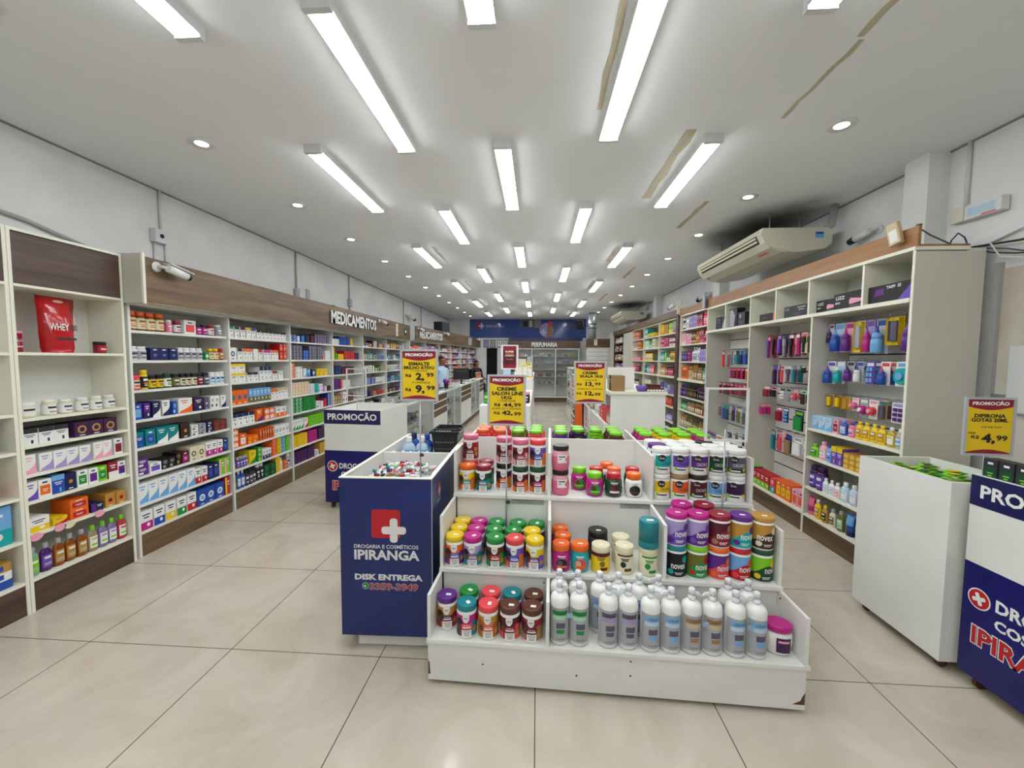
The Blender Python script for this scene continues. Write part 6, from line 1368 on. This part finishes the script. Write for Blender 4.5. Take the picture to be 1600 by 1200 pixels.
pp.poly([(2.98, y_-.003, .03), (3.06, y_-.003, .03), (3.08, y_-.003, .25), (3.1, y_-.003, .03), (3.2, y_-.003, .03), (3.18, y_-.003, .45), (3.0, y_-.003, .45)], 'tan'); pp.poly([(3.09 + .09*cos(a), y_-.004, .53 + .1*sin(a)) for a in [i*PI/8 for i in range(16)]], 'coral')
q(pp, .27, .5, .36, .58, y_-.001, 'red'); q(pp, .36, .56, .42, .48, y_-.002, 'pale_blue'); q(pp, .43, .49, .34, .56, y_-.0025, 'pale_blue')
pp.text('IPIRANGA', (1.0, y_-.002, .44), X_, Z_, .72, .1, 'silver'); marks(pp, 3.6, 4.25, .3, .55, y_-.001, 3, 'slate'); pp.build('print', 'card', po)
for i, (x, w_, c) in enumerate(((-1.98, .21, 'lilac'), (-1.72, .21, 'silver'), (-1.46, .2, 'white'), (-1.22, .18, 'white'))):
    t = thing('certificate', '%s of four framed certificates under the blue poster' % ('leftmost', 'second', 'third', 'rightmost')[i], 'certificate', (x, YB-.02, 2.04)); MB().box(-w_/2, w_/2, 0, .018, 0, .3, 'slate').build('certificate_frame', 'paint', t)
    a = MB(); q(a, -w_*.4, w_*.4, .03, .27, -.001, c); marks(a, -w_*.3, w_*.3, .1, .22, -.0015, 4, 'grey'); a.build('paper', 'card', t)
PY = 15.0
pc_ = thing('perfume_cabinet', 'wide white perfume cabinet with glass shelves and PERFUMARIA fascia', 'cabinet', (-1.07, PY, 0))
def P(nm, a, b_, c, d, e, f, m): return MB().box(a, b_, c, d, e, f).build(nm, m, pc_)
PWd = 2.62
P('plinth', 0, PWd, .02, .04, .001, .17, 'wood_mid'); P('bottom_board', 0, PWd, 0, .42, .1705, .22, 'white_metal'); P('back_panel', 0, PWd, .405, .42, .2205, 1.96, 'melamine'); P('top_rail', 0, PWd, 0, .42, 1.9605, 2.0, 'white_metal'); P('fascia', -.02, PWd+.02, -.02, .0, 2.001, 2.27, 'wood_mid'); P('upper_band', 0, PWd+.1, .0, .02, 2.2705, 2.38, 'navy')
for x in (0, .85, 1.73, PWd-.04): P('frame_post', x, x+.035, 0, .03, .2205, 1.96, 'white_metal'); P('side_panel', x+.005, x+.02, .031, .404, .2205, 1.96, 'melamine')
for z in (1.70, 1.45, 1.2, .95, .68): P('glass_shelf', .036, PWd-.041, .035, .404, z-.015, z, 'pvc')
for i, (a, b_) in enumerate(((.886, 1.729), (1.766, PWd-.041))): P('glass_door', a, b_, .012, .017, .2205, 1.96, 'glass')
wsg = Frame(-1.07, PY-.02, 0)
wall_sign(wsg, 'PERFUMARIA', 1.33, 2.13, .95, .17, 'white raised PERFUMARIA letters on the fascia of the perfume cabinet')
for si, z in enumerate((1.7001, 1.4501, 1.2001, .9501, .6801)):
    for bi, (a, b_) in enumerate(((.036, .85), (.89, 1.73), (1.77, PWd-.05))):
        pal = (['slate', 'maroon', 'silver', 'tan'], ['navy', 'blue', 'sky', 'silver', 'slate'], ['brown', 'tan', 'slate', 'silver'], ['slate', 'silver', 'crimson', 'sky'], ['black', 'slate', 'grey'])[si]
        fill(Frame(-1.07 + a, PY, 0), b_-a, z, random_spec(pal if bi else ['rose', 'coral', 'gold', 'magenta', 'white'], .42, 'p', 13), '%s shelf, %s part of perfume cabinet' % (ORD[si+1], ('left', 'middle', 'right')[bi]), False, .1, .03, .12)
en = thing('slatted_panel', 'white slatted end panel with brown fascia right of the perfume cabinet', 'panel', (1.64, 13.4, 0))
MB().box(0, .69, 0, .3, 0, 1.99).build('slat_board', 'melamine', en); MB().box(-.02, .72, -.02, .3, 1.991, 2.27).build('fascia', 'wood_mid', en)
g = MB()
for i in range(12): g.box(0, .69, -.001, .0, .3 + .14*i, .31 + .14*i, 'grey')
g.build('slat_grooves', 'card', en)
st2 = tag(MB().box(0, .1, -.004, 0, 0, .2, 'white').poly([(.02, -.0045, .1), (.08, -.0045, .1), (.08, -.0045, .18), (.02, -.0045, .18)], 'yellow').build('notice_sticker', 'card', None, (1.85, 13.376, 2.06)), 'white and yellow notice under the silver duct', 'sticker')
du = thing('duct_pipe', 'fat silver duct pipe coming down from the ceiling before the blue poster', 'pipe', (1.80, 13.55, 2.2705)); MB().lathe([(.13, 0), (.13, H-2.272)], 24, 'silver').build('pipe', mat_flat('brushed_duct', lin('b3bac4'), .35, .5), du)
bk2 = MB()
for z in (.34, .48): bk2.lathe([(.132, z), (.14, z), (.14, z+.025), (.132, z+.025)], 20, 'black')
bk2.tube([(-.13, -.05, .43), (-.3, -.1, .43)], .014, 6, 'black'); bk2.build('pipe_clamps', 'paint', du)
tv = thing('small_screen', 'small black tilted screen on an arm at the silver duct', 'screen', (1.40, 13.43, 2.58), rad(-25)); sb_ = MB().rbox(-.12, .12, -.03, .03, 0, .3, .01, 'black').build('screen_case', 'gloss', tv); tv.rotation_euler.x = rad(18)
wd_ = thing('white_door_frame', 'narrow white panel between slatted end and far cosmetics bay', 'panel', (2.36, 13.42, 0)); MB().box(0, .12, -.02, .02, 0, 2.45).build('board', 'edge', wd_)

# ---- people behind the counter
def person(name, label, loc, rot, joints, edges, mats, head, hair_fn, extra=None):
    """joints: name -> (x, y, z, radius); one continuous skinned body"""
    t = thing(name, label, 'person', loc, rot)
    names = list(joints); me = bpy.data.meshes.new('body'); me.from_pydata([joints[n][:3] for n in names], [(names.index(a), names.index(b_)) for a, b_ in edges], [])
    o = link_obj('body', me, t); o.modifiers.new('skin', 'SKIN'); md = o.modifiers.new('sub', 'SUBSURF'); md.levels = md.render_levels = 2
    for n, v in zip(names, me.skin_vertices[0].data): v.radius = (joints[n][3], joints[n][3] if len(joints[n]) < 5 else joints[n][4]); v.use_root = n == 'pelvis'
    for m in mats: me.materials.append(m)
    o.modifiers['skin'].use_smooth_shade = True
    return t, o
def body_mat(name, cloth, trouser, neck, waist, sleeve):
    """skin above the neckline and on the forearms, shirt, trousers below the waist"""
    m, nt, b = nodes(name); N = nt.nodes.new
    tc = N('ShaderNodeTexCoord'); sp = N('ShaderNodeSeparateXYZ'); link(nt, tc.outputs['Object'], sp.inputs[0])
    def gt(thr): n = N('ShaderNodeMath'); n.operation = 'GREATER_THAN'; link(nt, sp.outputs[2], n.inputs[0]); n.inputs[1].default_value = thr; return n.outputs[0]
    m1 = N('ShaderNodeMix'); m1.data_type = 'RGBA'; link(nt, gt(waist), m1.inputs[0]); m1.inputs[6].default_value = C(trouser); m1.inputs[7].default_value = C(cloth)
    m2 = N('ShaderNodeMix'); m2.data_type = 'RGBA'; link(nt, gt(neck), m2.inputs[0]); link(nt, m1.outputs[2], m2.inputs[6]); m2.inputs[7].default_value = C('skin')
    link(nt, m2.outputs[2], b.inputs['Base Color']); b.inputs['Roughness'].default_value = .7
    return m
def std_joints(hgt, armfwd=.25, seat=False, down=False):
    k = hgt/1.7
    J = {'pelvis': (0, 0, .95, .14, .11), 'waist': (0, 0, 1.08, .135, .1), 'chest': (0, .01, 1.28, .16, .115), 'collar': (0, .0, 1.42, .085, .07), 'neck': (0, -.005, 1.48, .055), 'jaw': (0, -.03, 1.545, .065, .075), 'face': (0, -.012, 1.61, .075, .092), 'crown': (0, .008, 1.67, .062, .075),
         'nose': (0, -.105, 1.59, .016), 'sh_l': (.18, 0, 1.395, .06), 'el_l': (.23, -.02, 1.12, .043), 'wr_l': (.2, -armfwd, 1.04, .028), 'hand_l': (.17, -armfwd-.09, 1.04, .03, .016), 'sh_r': (-.18, 0, 1.395, .06), 'el_r': (-.23, -.02, 1.12, .043), 'wr_r': (-.2, -armfwd, 1.04, .028), 'hand_r': (-.17, -armfwd-.09, 1.04, .03, .016),
         'hip_l': (.09, 0, .88, .095), 'kn_l': (.1, -.01, .5, .06), 'an_l': (.1, .02, .09, .04), 'toe_l': (.1, -.14, .04, .035), 'hip_r': (-.09, 0, .88, .095), 'kn_r': (-.1, -.01, .5, .06), 'an_r': (-.1, .02, .09, .04), 'toe_r': (-.1, -.14, .04, .035)}
    for s_, sg_ in (('l', 1), ('r', -1)):
        for i in range(4): J['f%d%s' % (i, s_)] = (sg_*(.17 - .024 + .016*i), -armfwd-.165 + .006*abs(i-1), 1.025, .0085)
        J['th' + s_] = (sg_*.135, -armfwd-.085, 1.03, .009)
    if down:                                        # arms hanging at the sides
        for s_, sg_ in (('l', 1), ('r', -1)):
            J['el_' + s_] = (sg_*.215, .02, 1.13, .043); J['wr_' + s_] = (sg_*.225, .0, .9, .028); J['hand_' + s_] = (sg_*.225, -.01, .82, .022, .032); J['th' + s_] = (sg_*.21, -.045, .81, .009)
            for i in range(4): J['f%d%s' % (i, s_)] = (sg_*.222, -.035 + .016*i, .735 + .006*abs(i-1), .0085)
    if seat:
        for s_, sg_ in (('l', 1), ('r', -1)):
            J['kn_' + s_] = (sg_*.11, -.4, .86, .065); J['an_' + s_] = (sg_*.11, -.38, .45, .04); J['toe_' + s_] = (sg_*.11, -.53, .41, .035)
    return {n: tuple(c*k for c in v) for n, v in J.items()}
E_ = [('pelvis', 'waist'), ('waist', 'chest'), ('chest', 'collar'), ('collar', 'neck'), ('neck', 'jaw'), ('jaw', 'face'), ('face', 'crown'), ('face', 'nose'), ('collar', 'sh_l'), ('sh_l', 'el_l'), ('el_l', 'wr_l'), ('wr_l', 'hand_l'), ('collar', 'sh_r'), ('sh_r', 'el_r'), ('el_r', 'wr_r'), ('wr_r', 'hand_r'),
      ('pelvis', 'hip_l'), ('hip_l', 'kn_l'), ('kn_l', 'an_l'), ('an_l', 'toe_l'), ('pelvis', 'hip_r'), ('hip_r', 'kn_r'), ('kn_r', 'an_r'), ('an_r', 'toe_r')] + [('hand_' + s_, 'f%d%s' % (i, s_)) for s_ in 'lr' for i in range(4)] + [('wr_' + s_, 'th' + s_) for s_ in 'lr']
def face_bits(t, k, glasses, hair, longhair=False):
    e = MB()
    for s_ in (-1, 1): e.lathe([(.0001, -.008), (.01, 0), (.0001, .008)], 8, 'black', cx=s_*.033*k, cy=-.094*k)
    e.v = [(x, y, z + 1.605*k) for x, y, z in e.v]; e.build('eyes', 'gloss', t)
    mo = MB().box(-.024*k, .024*k, -.1*k, -.085*k, 1.535*k, 1.545*k, 'maroon'); mo.build('mouth', 'paint', t)
    ea = MB()
    for s_ in (-1, 1): ea.lathe([(.001, -.03), (.014, -.012), (.016, .012), (.001, .028)], 8, 'skin', cx=s_*.083*k, cy=.0, sy=1.4)
    ea.v = [(x, y, z + 1.6*k) for x, y, z in ea.v]; ea.build('ears', 'paint', t)
    h_ = MB(); n, m_ = 16, 7; base = 0
    for j in range(m_+1):
        ph = PI*.56*j/m_
        for i in range(n):
            a = 2*PI*i/n; fr_ = max(0, -cos(a+PI))            # lower at the nape than at the brow
            zz_ = cos(ph)*.1 - (.05*max(0, cos(a)) *sin(ph) if not longhair else .12*max(0, cos(a))*sin(ph))
            h_.v.append((.088*k*sin(ph)*sin(a), (.012 + .105*sin(ph)*cos(a))*k, (1.635 + zz_)*k))
    for j in range(m_):
        for i in range(n):
            a = 2*PI*(i+.5)/n
            if cos(a) < -.3 and j > 3: continue
            h_.face((j*n+i, (j+1)*n+i, (j+1)*n+(i+1) % n, j*n+(i+1) % n), hair, 0, True)
    if longhair: h_.lathe([(.03, -.02), (.06, .03), (.07, .08), (.05, .12)], 12, hair, cx=0, cy=.1*k); n2 = 4*12; h_.v[-n2:] = [(x, y, z + 1.5*k) for x, y, z in h_.v[-n2:]]
    h_.build('hair', 'card', t)
    if glasses:
        g_ = MB()
        for s_ in (-1, 1):
            g_.tube([(s_*.033*k + .024*cos(a), -.105*k, 1.605*k + .018*sin(a)) for a in [i*PI/5 for i in range(11)]], .003, 5, 'black'); g_.tube([(s_*.058*k, -.1*k, 1.61*k), (s_*.084*k, 0, 1.61*k)], .003, 5, 'black')
        g_.tube([(-.01*k, -.107*k, 1.607*k), (.01*k, -.107*k, 1.607*k)], .003, 5, 'black'); g_.build('glasses', 'gloss', t)
mp_, mo_ = person('person', 'person with glasses and pale blue shirt standing behind the counter looking across the shop', (-2.14, 8.9, 0), rad(62), std_joints(1.64, .2, False, True), E_, [body_mat('blue_shirt_body', 'pale_blue', 'navy', 1.435, .97, 0)], None, None)
face_bits(mp_, 1.64/1.7, True, 'charcoal')
mp2, mo2 = person('person', 'person with dark hair and black top sitting at the far end of the counter', (-2.02, 13.35, 0), rad(40), std_joints(1.52, .25, True), E_, [body_mat('black_top_body', 'black', 'charcoal', 1.3, .85, 0)], None, None)
face_bits(mp2, 1.52/1.7, False, 'black', True)
ch = thing('office_stool', 'black high-backed office chair under the seated person', 'chair', (-2.02, 13.35, 0), rad(40))
MB().rbox(-.22, .22, -.24, .2, .65, .70, .06, 'black').build('seat', 'paint', ch); MB().rbox(-.22, .22, .2, .25, .8, 1.25, .02, 'black').build('backrest', 'paint', ch)
MB().box(-.03, .03, .2, .24, .69, .82, 'charcoal').build('back_bracket', 'paint', ch); MB().lathe([(.03, .05), (.03, .649)], 12, 'charcoal').build('gas_lift', 'paint', ch)
for i in range(5):
    a = 2*PI*i/5; MB().tube([(0, 0, .07), (.26*cos(a), .26*sin(a), .04)], .02, 6, 'charcoal').lathe([(.02, 0), (.028, .01), (.028, .03), (.02, .04)], 8, 'black', cx=.26*cos(a), cy=.26*sin(a)).build('leg', 'paint', ch)

# ---- air conditioners under the ceiling on the right
def aircon(y0, y1, zt, label, dusty):
    l_ = y1 - y0
    a = thing('air_conditioner', label, 'air conditioner', (2.2, y0, zt))
    prof = [(.0, 0), (.62, .0), (.66, -.03), (.66, -.15), (.6, -.2), (.35, -.235), (.2, -.23), (.08, -.19), (0.03, -.14), (-.01, -.06)]
    MB().extrude([(x, 0, z) for x, z in prof], (0, l_, 0)).build('casing', 'acbody', a)
    MB().extrude([(x*1.0 - .004, -.0, z - .003) for x, z in ((.02, -.12), (.06, -.175), (.3, -.236), (.32, -.2), (.1, -.14))], (0, -.012, 0)).build('end_cheek', 'acbody', a)
    o = MB(); o.extrude([(-.014, .09, -.055), (.024, .09, -.132), (.03, .09, -.13), (.0, .09, -.05)], (0, l_-.18, 0), 'charcoal'); o.build('air_outlet', 'paint', a)
    v = MB()
    for i in range(2): v.extrude([(-.02 + .016*i, .1, -.068 - .03*i), (-.012 + .016*i, .1, -.066 - .03*i), (-.006 + .016*i, .1, -.085 - .03*i), (-.014 + .016*i, .1, -.087 - .03*i)], (0, l_-.2, 0), 'cream')
    v.build('louvre', 'paint', a)
    s = MB()
    s.poly([(.12, -.0005, -.1), (.12, -.0005, -.1)][:0] + [(.5, -.001, -.04), (.58, -.001, -.04), (.58, -.001, -.1), (.5, -.001, -.1)], 'sky'); s.poly([(.505, -.0015, -.045), (.575, -.0015, -.045), (.575, -.0015, -.065), (.505, -.0015, -.065)], 'blue'); s.build('energy_label', 'card', a)
    MB().box(.09, .12, .1, .24, -.2205, -.216, 'coral').build('warning_label', 'card', a)
    ir = MB(); ir.lathe([(.0001, -.008), (.02, -.004), (.02, 0)], 12, 'black', cx=.1, cy=l_-.12); r0 = [(x, y, z - .2) for x, y, z in ir.v]; ir.v = r0; ir.build('sensor_eye', 'gloss', a)
    for y in (.25, l_-.25):
        for x in (.2, .5): MB().tube([(x, y, .0), (x, y, H-zt-.0005)], .006, 6).build('hanger_rod', 'metal', a)
    MB().tube([(.6, .05, -.02), (.68, .05, .04), (.7, .05, H-zt-.001)], .035, 10).build('pipe', 'pvc', a)
    return a
aircon(4.2, 5.8, 2.9, 'big yellowed ceiling air conditioner above the accessories shelving', True)
aircon(10.9, 12.4, 2.88, 'far ceiling air conditioner above the brown-framed bays', False)
def dark_patch_mat():
    m = bpy.data.materials.new('ceiling_dark_patch'); m.use_nodes = True; nt = m.node_tree; b = nt.nodes['Principled BSDF']; N = nt.nodes.new
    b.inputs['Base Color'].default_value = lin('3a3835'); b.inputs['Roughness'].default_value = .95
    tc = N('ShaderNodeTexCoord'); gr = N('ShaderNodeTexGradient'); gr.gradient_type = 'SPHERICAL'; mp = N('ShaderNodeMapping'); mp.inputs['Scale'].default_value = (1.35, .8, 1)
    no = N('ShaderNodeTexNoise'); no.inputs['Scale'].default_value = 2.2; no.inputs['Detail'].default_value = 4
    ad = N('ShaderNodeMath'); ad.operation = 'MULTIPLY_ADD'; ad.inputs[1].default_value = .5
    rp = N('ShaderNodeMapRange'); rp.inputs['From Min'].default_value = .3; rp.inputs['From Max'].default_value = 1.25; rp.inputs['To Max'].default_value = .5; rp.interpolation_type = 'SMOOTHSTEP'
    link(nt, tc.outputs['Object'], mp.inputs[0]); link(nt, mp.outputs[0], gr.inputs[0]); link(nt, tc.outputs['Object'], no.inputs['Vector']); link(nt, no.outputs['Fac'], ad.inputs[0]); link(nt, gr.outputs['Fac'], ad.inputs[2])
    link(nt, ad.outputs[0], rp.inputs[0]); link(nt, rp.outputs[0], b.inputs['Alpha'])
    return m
DARK_PATCH = dark_patch_mat()
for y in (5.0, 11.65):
    struct(MB().box(-.95, .44, -1.2, 1.2, 0, .0012).build('dark_patch', DARK_PATCH, ceil, (2.55, y, H-.0015)))  # thin dark sheet on the ceiling, fading outward above each air conditioner

# ---- cameras, boxes, cables, small signs
def bullet_cam(label, loc, rot, black=False, scale=1, flip=False):
    c = thing('security_camera', label, 'camera', loc, rot)     # local: mounted on the plane y=0, looks towards -y/+x
    k = scale
    if flip: c.scale = (-1, 1, 1)
    MB().lathe([(.045*k, 0), (.045*k, .01*k), (.03*k, .02*k)], 16).build('mount', 'white_metal', c).rotation_euler = (PI/2, 0, 0)
    MB().tube([(0, -.02*k, 0), (.01*k, -.06*k, 0), (.04*k, -.08*k, -.01*k)], .014*k, 8).build('arm', 'white_metal', c)
    b = MB().tube([(.03*k, -.08*k, -.005*k), (.2*k, -.1*k, -.045*k)], .034*k, 12, 'white'); b.build('camera_body', 'paint', c)
    MB().tube([(.2005*k, -.1*k, -.045*k), ((.265 if black else .225)*k, -.103*k, (-.06 if black else -.051)*k)], (.037 if black else .032)*k, 12, 'black').build('lens', 'gloss', c)
    if not black: MB().extrude([(.03*k, -.12*k, .03*k), (.03*k, -.04*k, .03*k), (.24*k, -.06*k, -.018*k), (.24*k, -.14*k, -.018*k)], (0, 0, .006*k), 'white').build('sun_hood', 'paint', c)
    return c
bullet_cam('white security camera on the left fascia above the first medicine bay', tuple(ff.at(.12, -.0005, 2.30)), LROT, False, .9)
bullet_cam('security camera on the fascia just after the large letters', tuple(ff.at(4.58, -.0005, 2.30)), LROT, True, .8)
bullet_cam('security camera on the far fascia before the small letters', tuple(ffar.at(.2, -.0005, 2.31)), FROT, True, .8)
bullet_cam('security camera on the far fascia below the loudspeaker', tuple(ffar.at(2.0, -.0005, 2.31)), FROT, False, .8)
bullet_cam('security camera high on the left wall near the loudspeaker', (XL + .0005, 10.6, 2.73), LROT, True, 1.3)
bullet_cam('security camera on the right wall beside the near pillar', (XR-.0006, 3.82, 2.76), RROT, True, .85, True)
bullet_cam('security camera on the right wall beyond the air conditioner', (XR-.0006, 7.2, 2.74), RROT, True, 1.2, True)
bullet_cam('security camera on top of the brown-framed bays', (2.53, 7.36, 2.6), RROT, False, 1.2, True)
bullet_cam('white security camera on the far prescription fascia end', tuple(ffar.at(5.4, -.0005, 2.31)), FROT, False, .8)
def wall_box(name, label, x, y, z, w_, h_, d_, mt='white_metal', dot=False, left=True):
    t = thing(name, label, 'box', (x, y, z), LROT if left else RROT); MB().rbox(-w_/2, w_/2, -d_, -.0006, -h_/2, h_/2, .008).build('case', mt, t)
    if dot: MB().lathe([(.02, 0), (.02, .004)], 14, 'black').build('lens', 'gloss', t, (0, -d_-.0005, 0), (PI/2, 0, 0))
    return t
wall_box('junction_box', 'white square box with black round eye on the left wall', XL, 3.56, 2.70, .12, .12, .06, 'white_metal', True)
wall_box('junction_box', 'small box at the lower end of the dark left wall conduit', XL, 5.69, 2.53, .09, .13, .05, 'pvc')
wall_box('socket_plate', 'socket plate beside the dark conduit on the left wall', XL, 6.0, 2.55, .09, .16, .02, 'pvc')
wall_box('junction_box', 'small box on the left wall conduit farther back', XL, 7.35, 2.62, .1, .14, .05, 'pvc')
wall_box('socket_plate', 'blank plate on the left wall above the first medicine bay', XL, 3.92, 2.44, .13, .12, .01, 'white_metal')
def conduit(label, pts, r=.012, m='pvc'):
    tag(MB().tube(pts, r, 8).build('conduit', m), label, 'conduit')
wx = XL + .013
conduit('white conduit from ceiling to the round-eyed box', [(wx, 3.6, H-.002), (wx, 3.6, 2.765)], .011, 'white_metal'); conduit('white conduit from the round-eyed box down to the fascia', [(wx, 3.53, 2.635), (wx, 3.53, 2.3)], .01, 'white_metal'); conduit('second white conduit running down beside the round-eyed box', [(wx, 3.64, 2.76), (wx, 3.64, 2.3)], .01, 'white_metal')
conduit('grey conduit down the left wall beside the socket plate', [(wx, 5.7, H-.002), (wx, 5.7, 2.6)], .014, 'pvc'); conduit('grey conduit down the left wall behind the large letters', [(wx, 7.35, H-.002), (wx, 7.35, 2.695)], .012); conduit('white conduit below the box behind the large letters', [(wx, 7.35, 2.545), (wx, 7.35, 2.3)], .01)
conduit('thin conduit on the left wall far back', [(wx, 10.4, H-.002), (wx, 10.4, 2.3)], .012); conduit('thin grey conduit near the back left corner', [(wx, 12.0, H-.002), (wx, 12.0, 2.3)], .012)
conduit('grey cable trunking lying above the dark supplement fascia', [(wx+.01, 1.0, 2.56), (wx+.01, 2.25, 2.56), (wx+.01, 2.6, 2.52), (wx+.01, 3.05, 2.42)], .014, 'pvc')
conduit('white conduit down the right wall to the emergency light', [(XR-.014, 3.09, H-.002), (XR-.014, 3.09, 2.7)], .013, 'white_metal')
el = thing('emergency_light', 'white slanted emergency light on the right wall above the cables', 'light', (XR-.0006, 2.94, 2.62), RROT)
MB().rbox(-.115, .115, -.06, -.0006, -.045, .045, .012).build('case', 'white_metal', el); q2 = MB(); q(q2, -.09, .08, -.025, .025, -.0612, 'pale_blue'); q(q2, .0, .09, -.042, -.035, -.0614, 'coral'); q2.build('label', 'card', el)
wall_box('outlet_box', 'cream outlet box with plug at the foot of the right wall conduit', XR, 3.11, 2.63, .09, .1, .05, 'acbody', False, False)
eb = thing('electric_panel', 'white electric panel on the stained right wall behind the price sign', 'panel', (XR-.005, 2.735, 1.28), RROT); MB().box(0, .5, -.03, -.0006, 0, .42).build('case', 'white_metal', eb); MB().box(.005, .5, -.036, -.0305, .005, .35).build('door', 'white_metal', eb)
wall_box('socket_plate', 'small socket on the stained right wall below the electric panel', XR-.0045, 2.80, 1.36, .07, .06, .02, 'metal', False, False)
tag(MB().box(0, .035, -.03, -.0006, 0, 2.24).build('cable_trunking', 'pvc', None, (XR-.0005, 2.865, 0.001), RROT), 'upright grey trunking behind the cream end panel', 'trunking')
tag(MB().box(-.0, .9, -.03, -.0006, 0, .05).build('cable_trunking', 'white_metal', None, (XR, 3.0, 2.36), (0, rad(-14), RROT)), 'white slanted trunking on the right wall under the emergency light', 'trunking')
for i, (pts, c, lab) in enumerate((
    ([(2.93, 3.13, 2.40), (2.935, 3.12, 2.46), (2.94, 3.08, 2.5), (2.945, 3.04, 2.46), (2.95, 3.02, 2.4), (2.95, 3.05, 2.36)], 'navy', 'blue cable looped above the cream end panel'),
    ([(2.955, 3.04, 2.385), (2.955, 2.72, 2.35), (2.955, 2.2, 2.33), (2.955, -1.5, 2.34)], 'black', 'thick black cable running along the right wall'),
    ([(2.942, 3.02, 2.38), (2.942, 2.86, 2.31), (2.942, 2.72, 2.27), (2.942, 2.2, 2.2), (2.942, .6, 2.27), (2.942, -1.5, 2.3)], 'charcoal', 'dark cable sagging along the right wall'),
    ([(2.968, 3.0, 2.375), (2.968, 2.8, 2.32), (2.968, 2.65, 2.26), (2.968, 2.2, 2.14), (2.968, .6, 2.2), (2.968, -1.5, 2.25)], 'slate', 'grey cable dipping below the others on the right wall'),
    ([(2.93, 2.86, 2.37), (2.93, 2.8, 2.27), (2.93, 2.2, 2.1), (2.93, .6, 2.14), (2.93, -1.5, 2.2)], 'white', 'white cable lowest on the right wall'),
    ([(2.54, 2.92, 2.49), (2.62, 2.92, 2.44), (2.74, 2.92, 2.385)], 'slate', 'grey cable slanting behind the end of the tan fascia'))):
    tag(MB().tube(pts, .007 if c == 'black' else .005, 6, c).build('cable', 'paint'), lab, 'cable')
sn = thing('wall_sensor', 'cream sensor with white window leaning on the tan fascia end', 'sensor', (2.47, 2.98, 2.4), RROT + rad(10)); sn.rotation_euler.y = rad(-14)
MB().rbox(-.04, .04, -.035, .0, 0, .15, .008, 'beige').build('case', 'paint', sn); q2 = MB(); q(q2, -.026, .026, .015, .1, -.0357, 'white'); q2.build('window', 'card', sn)
sn2 = thing('wall_sensor', 'grey sensor on the tan fascia between hooks and hair care bay', 'sensor', (2.47, 6.18, 2.36), RROT); MB().rbox(-.05, .05, -.03, .0, 0, .17, .008, 'grey').build('case', 'paint', sn2)
ex = thing('exit_sign', 'round green arrow sign on the far part of the wood fascia', 'sign', ff.at(6.1, -.0008, 2.2), LROT)
MB().lathe([(.09, 0), (.09, .004)], 20, 'dark_green').build('disc', 'paint', ex, (0, 0, 0), (PI/2, 0, 0)); a_ = MB(); a_.poly([(-.06, -.005, 0), (0, -.005, -.045), (0, -.005, -.02), (.055, -.005, -.02), (.055, -.005, .02), (0, -.005, .02), (0, -.005, .045)], 'white'); a_.build('arrow', 'card', ex)
nt_ = thing('notice_sticker', 'white and yellow upright notice on the wood fascia after the large letters', 'notice', ff.at(5.55, -.0008, 2.2), LROT); MB().box(-.06, .06, -.002, 0, -.13, .13, 'white').build('sheet', 'card', nt_); a_ = MB(); q(a_, -.04, .04, .0, .11, -.0026, 'yellow'); marks(a_, -.045, .045, -.11, -.02, -.0026, 4, 'grey'); a_.build('print', 'card', nt_)
nt2 = thing('paper_notice', 'white paper notice hanging at the far fascia end', 'notice', ffar.at(4.55, -.0008, 2.2), FROT); MB().box(-.2, .2, -.003, 0, -.13, .11, 'silver').build('sheet', 'card', nt2)

# ---- past 300 of one kind, the ones that show smallest become one mass
def shown_size(t):
    p = t.matrix_world.translation if False else t.location
    d = scene.camera.matrix_world.inverted() @ Vector(p); z_ = -d.z
    if z_ < .2: return -1
    f = 630.0; u, v = d.x/z_*f, d.y/z_*f
    return -z_ - 1000 if abs(u) > 810 or abs(v) > 610 else -z_
def mass(kind, keep, name, label, cat):
    L = PLACED.get(kind, [])
    if len(L) <= keep: return
    L = sorted(L, key=lambda a: -shown_size(a[0])); rest = L[keep:]
    vs_, fs_, cs_, ms_, ss_, mats = [], [], [], [], [], []
    for t, mes in rest:
        m = Matrix.Translation(t.location) @ t.rotation_euler.to_matrix().to_4x4()
        for me in mes:
            n = len(vs_); vs_ += [tuple(m @ v.co) for v in me.vertices]
            idx = []
            for mt_ in me.materials:
                if mt_ not in mats: mats.append(mt_)
                idx.append(mats.index(mt_))
            ca = [0.0]*(4*len(me.polygons)); me.attributes['Col'].data.foreach_get('color', ca)
            for i, p in enumerate(me.polygons):
                fs_.append(tuple(n + k for k in p.vertices)); cs_.append(ca[4*i:4*i+4]); ms_.append(idx[p.material_index]); ss_.append(p.use_smooth)
        for c in list(t.children): bpy.data.objects.remove(c)
        bpy.data.objects.remove(t)
    b = MB(); b.v, b.f, b.c, b.m, b.s = vs_, fs_, cs_, ms_, ss_
    o = link_obj(name, b.mesh(name, mats)); tag(o, label, cat); o['kind'] = 'stuff'
bpy.context.view_layer.update()
mass('medicine_carton', 300, 'medicine_carton_mass', 'small medicine cartons stacked on the farther medicine bays', 'cartons')
mass('prescription_carton', 300, 'prescription_carton_mass', 'pale cartons filling the farther prescription bays behind the counter', 'cartons')
mass('shampoo_bottle', 300, 'shampoo_bottle_mass', 'shampoo and lotion bottles filling the farther cosmetics shelves', 'bottles')
mass('product_carton', 300, 'product_carton_mass', 'small cartons on the farther island shelves and counters', 'cartons')
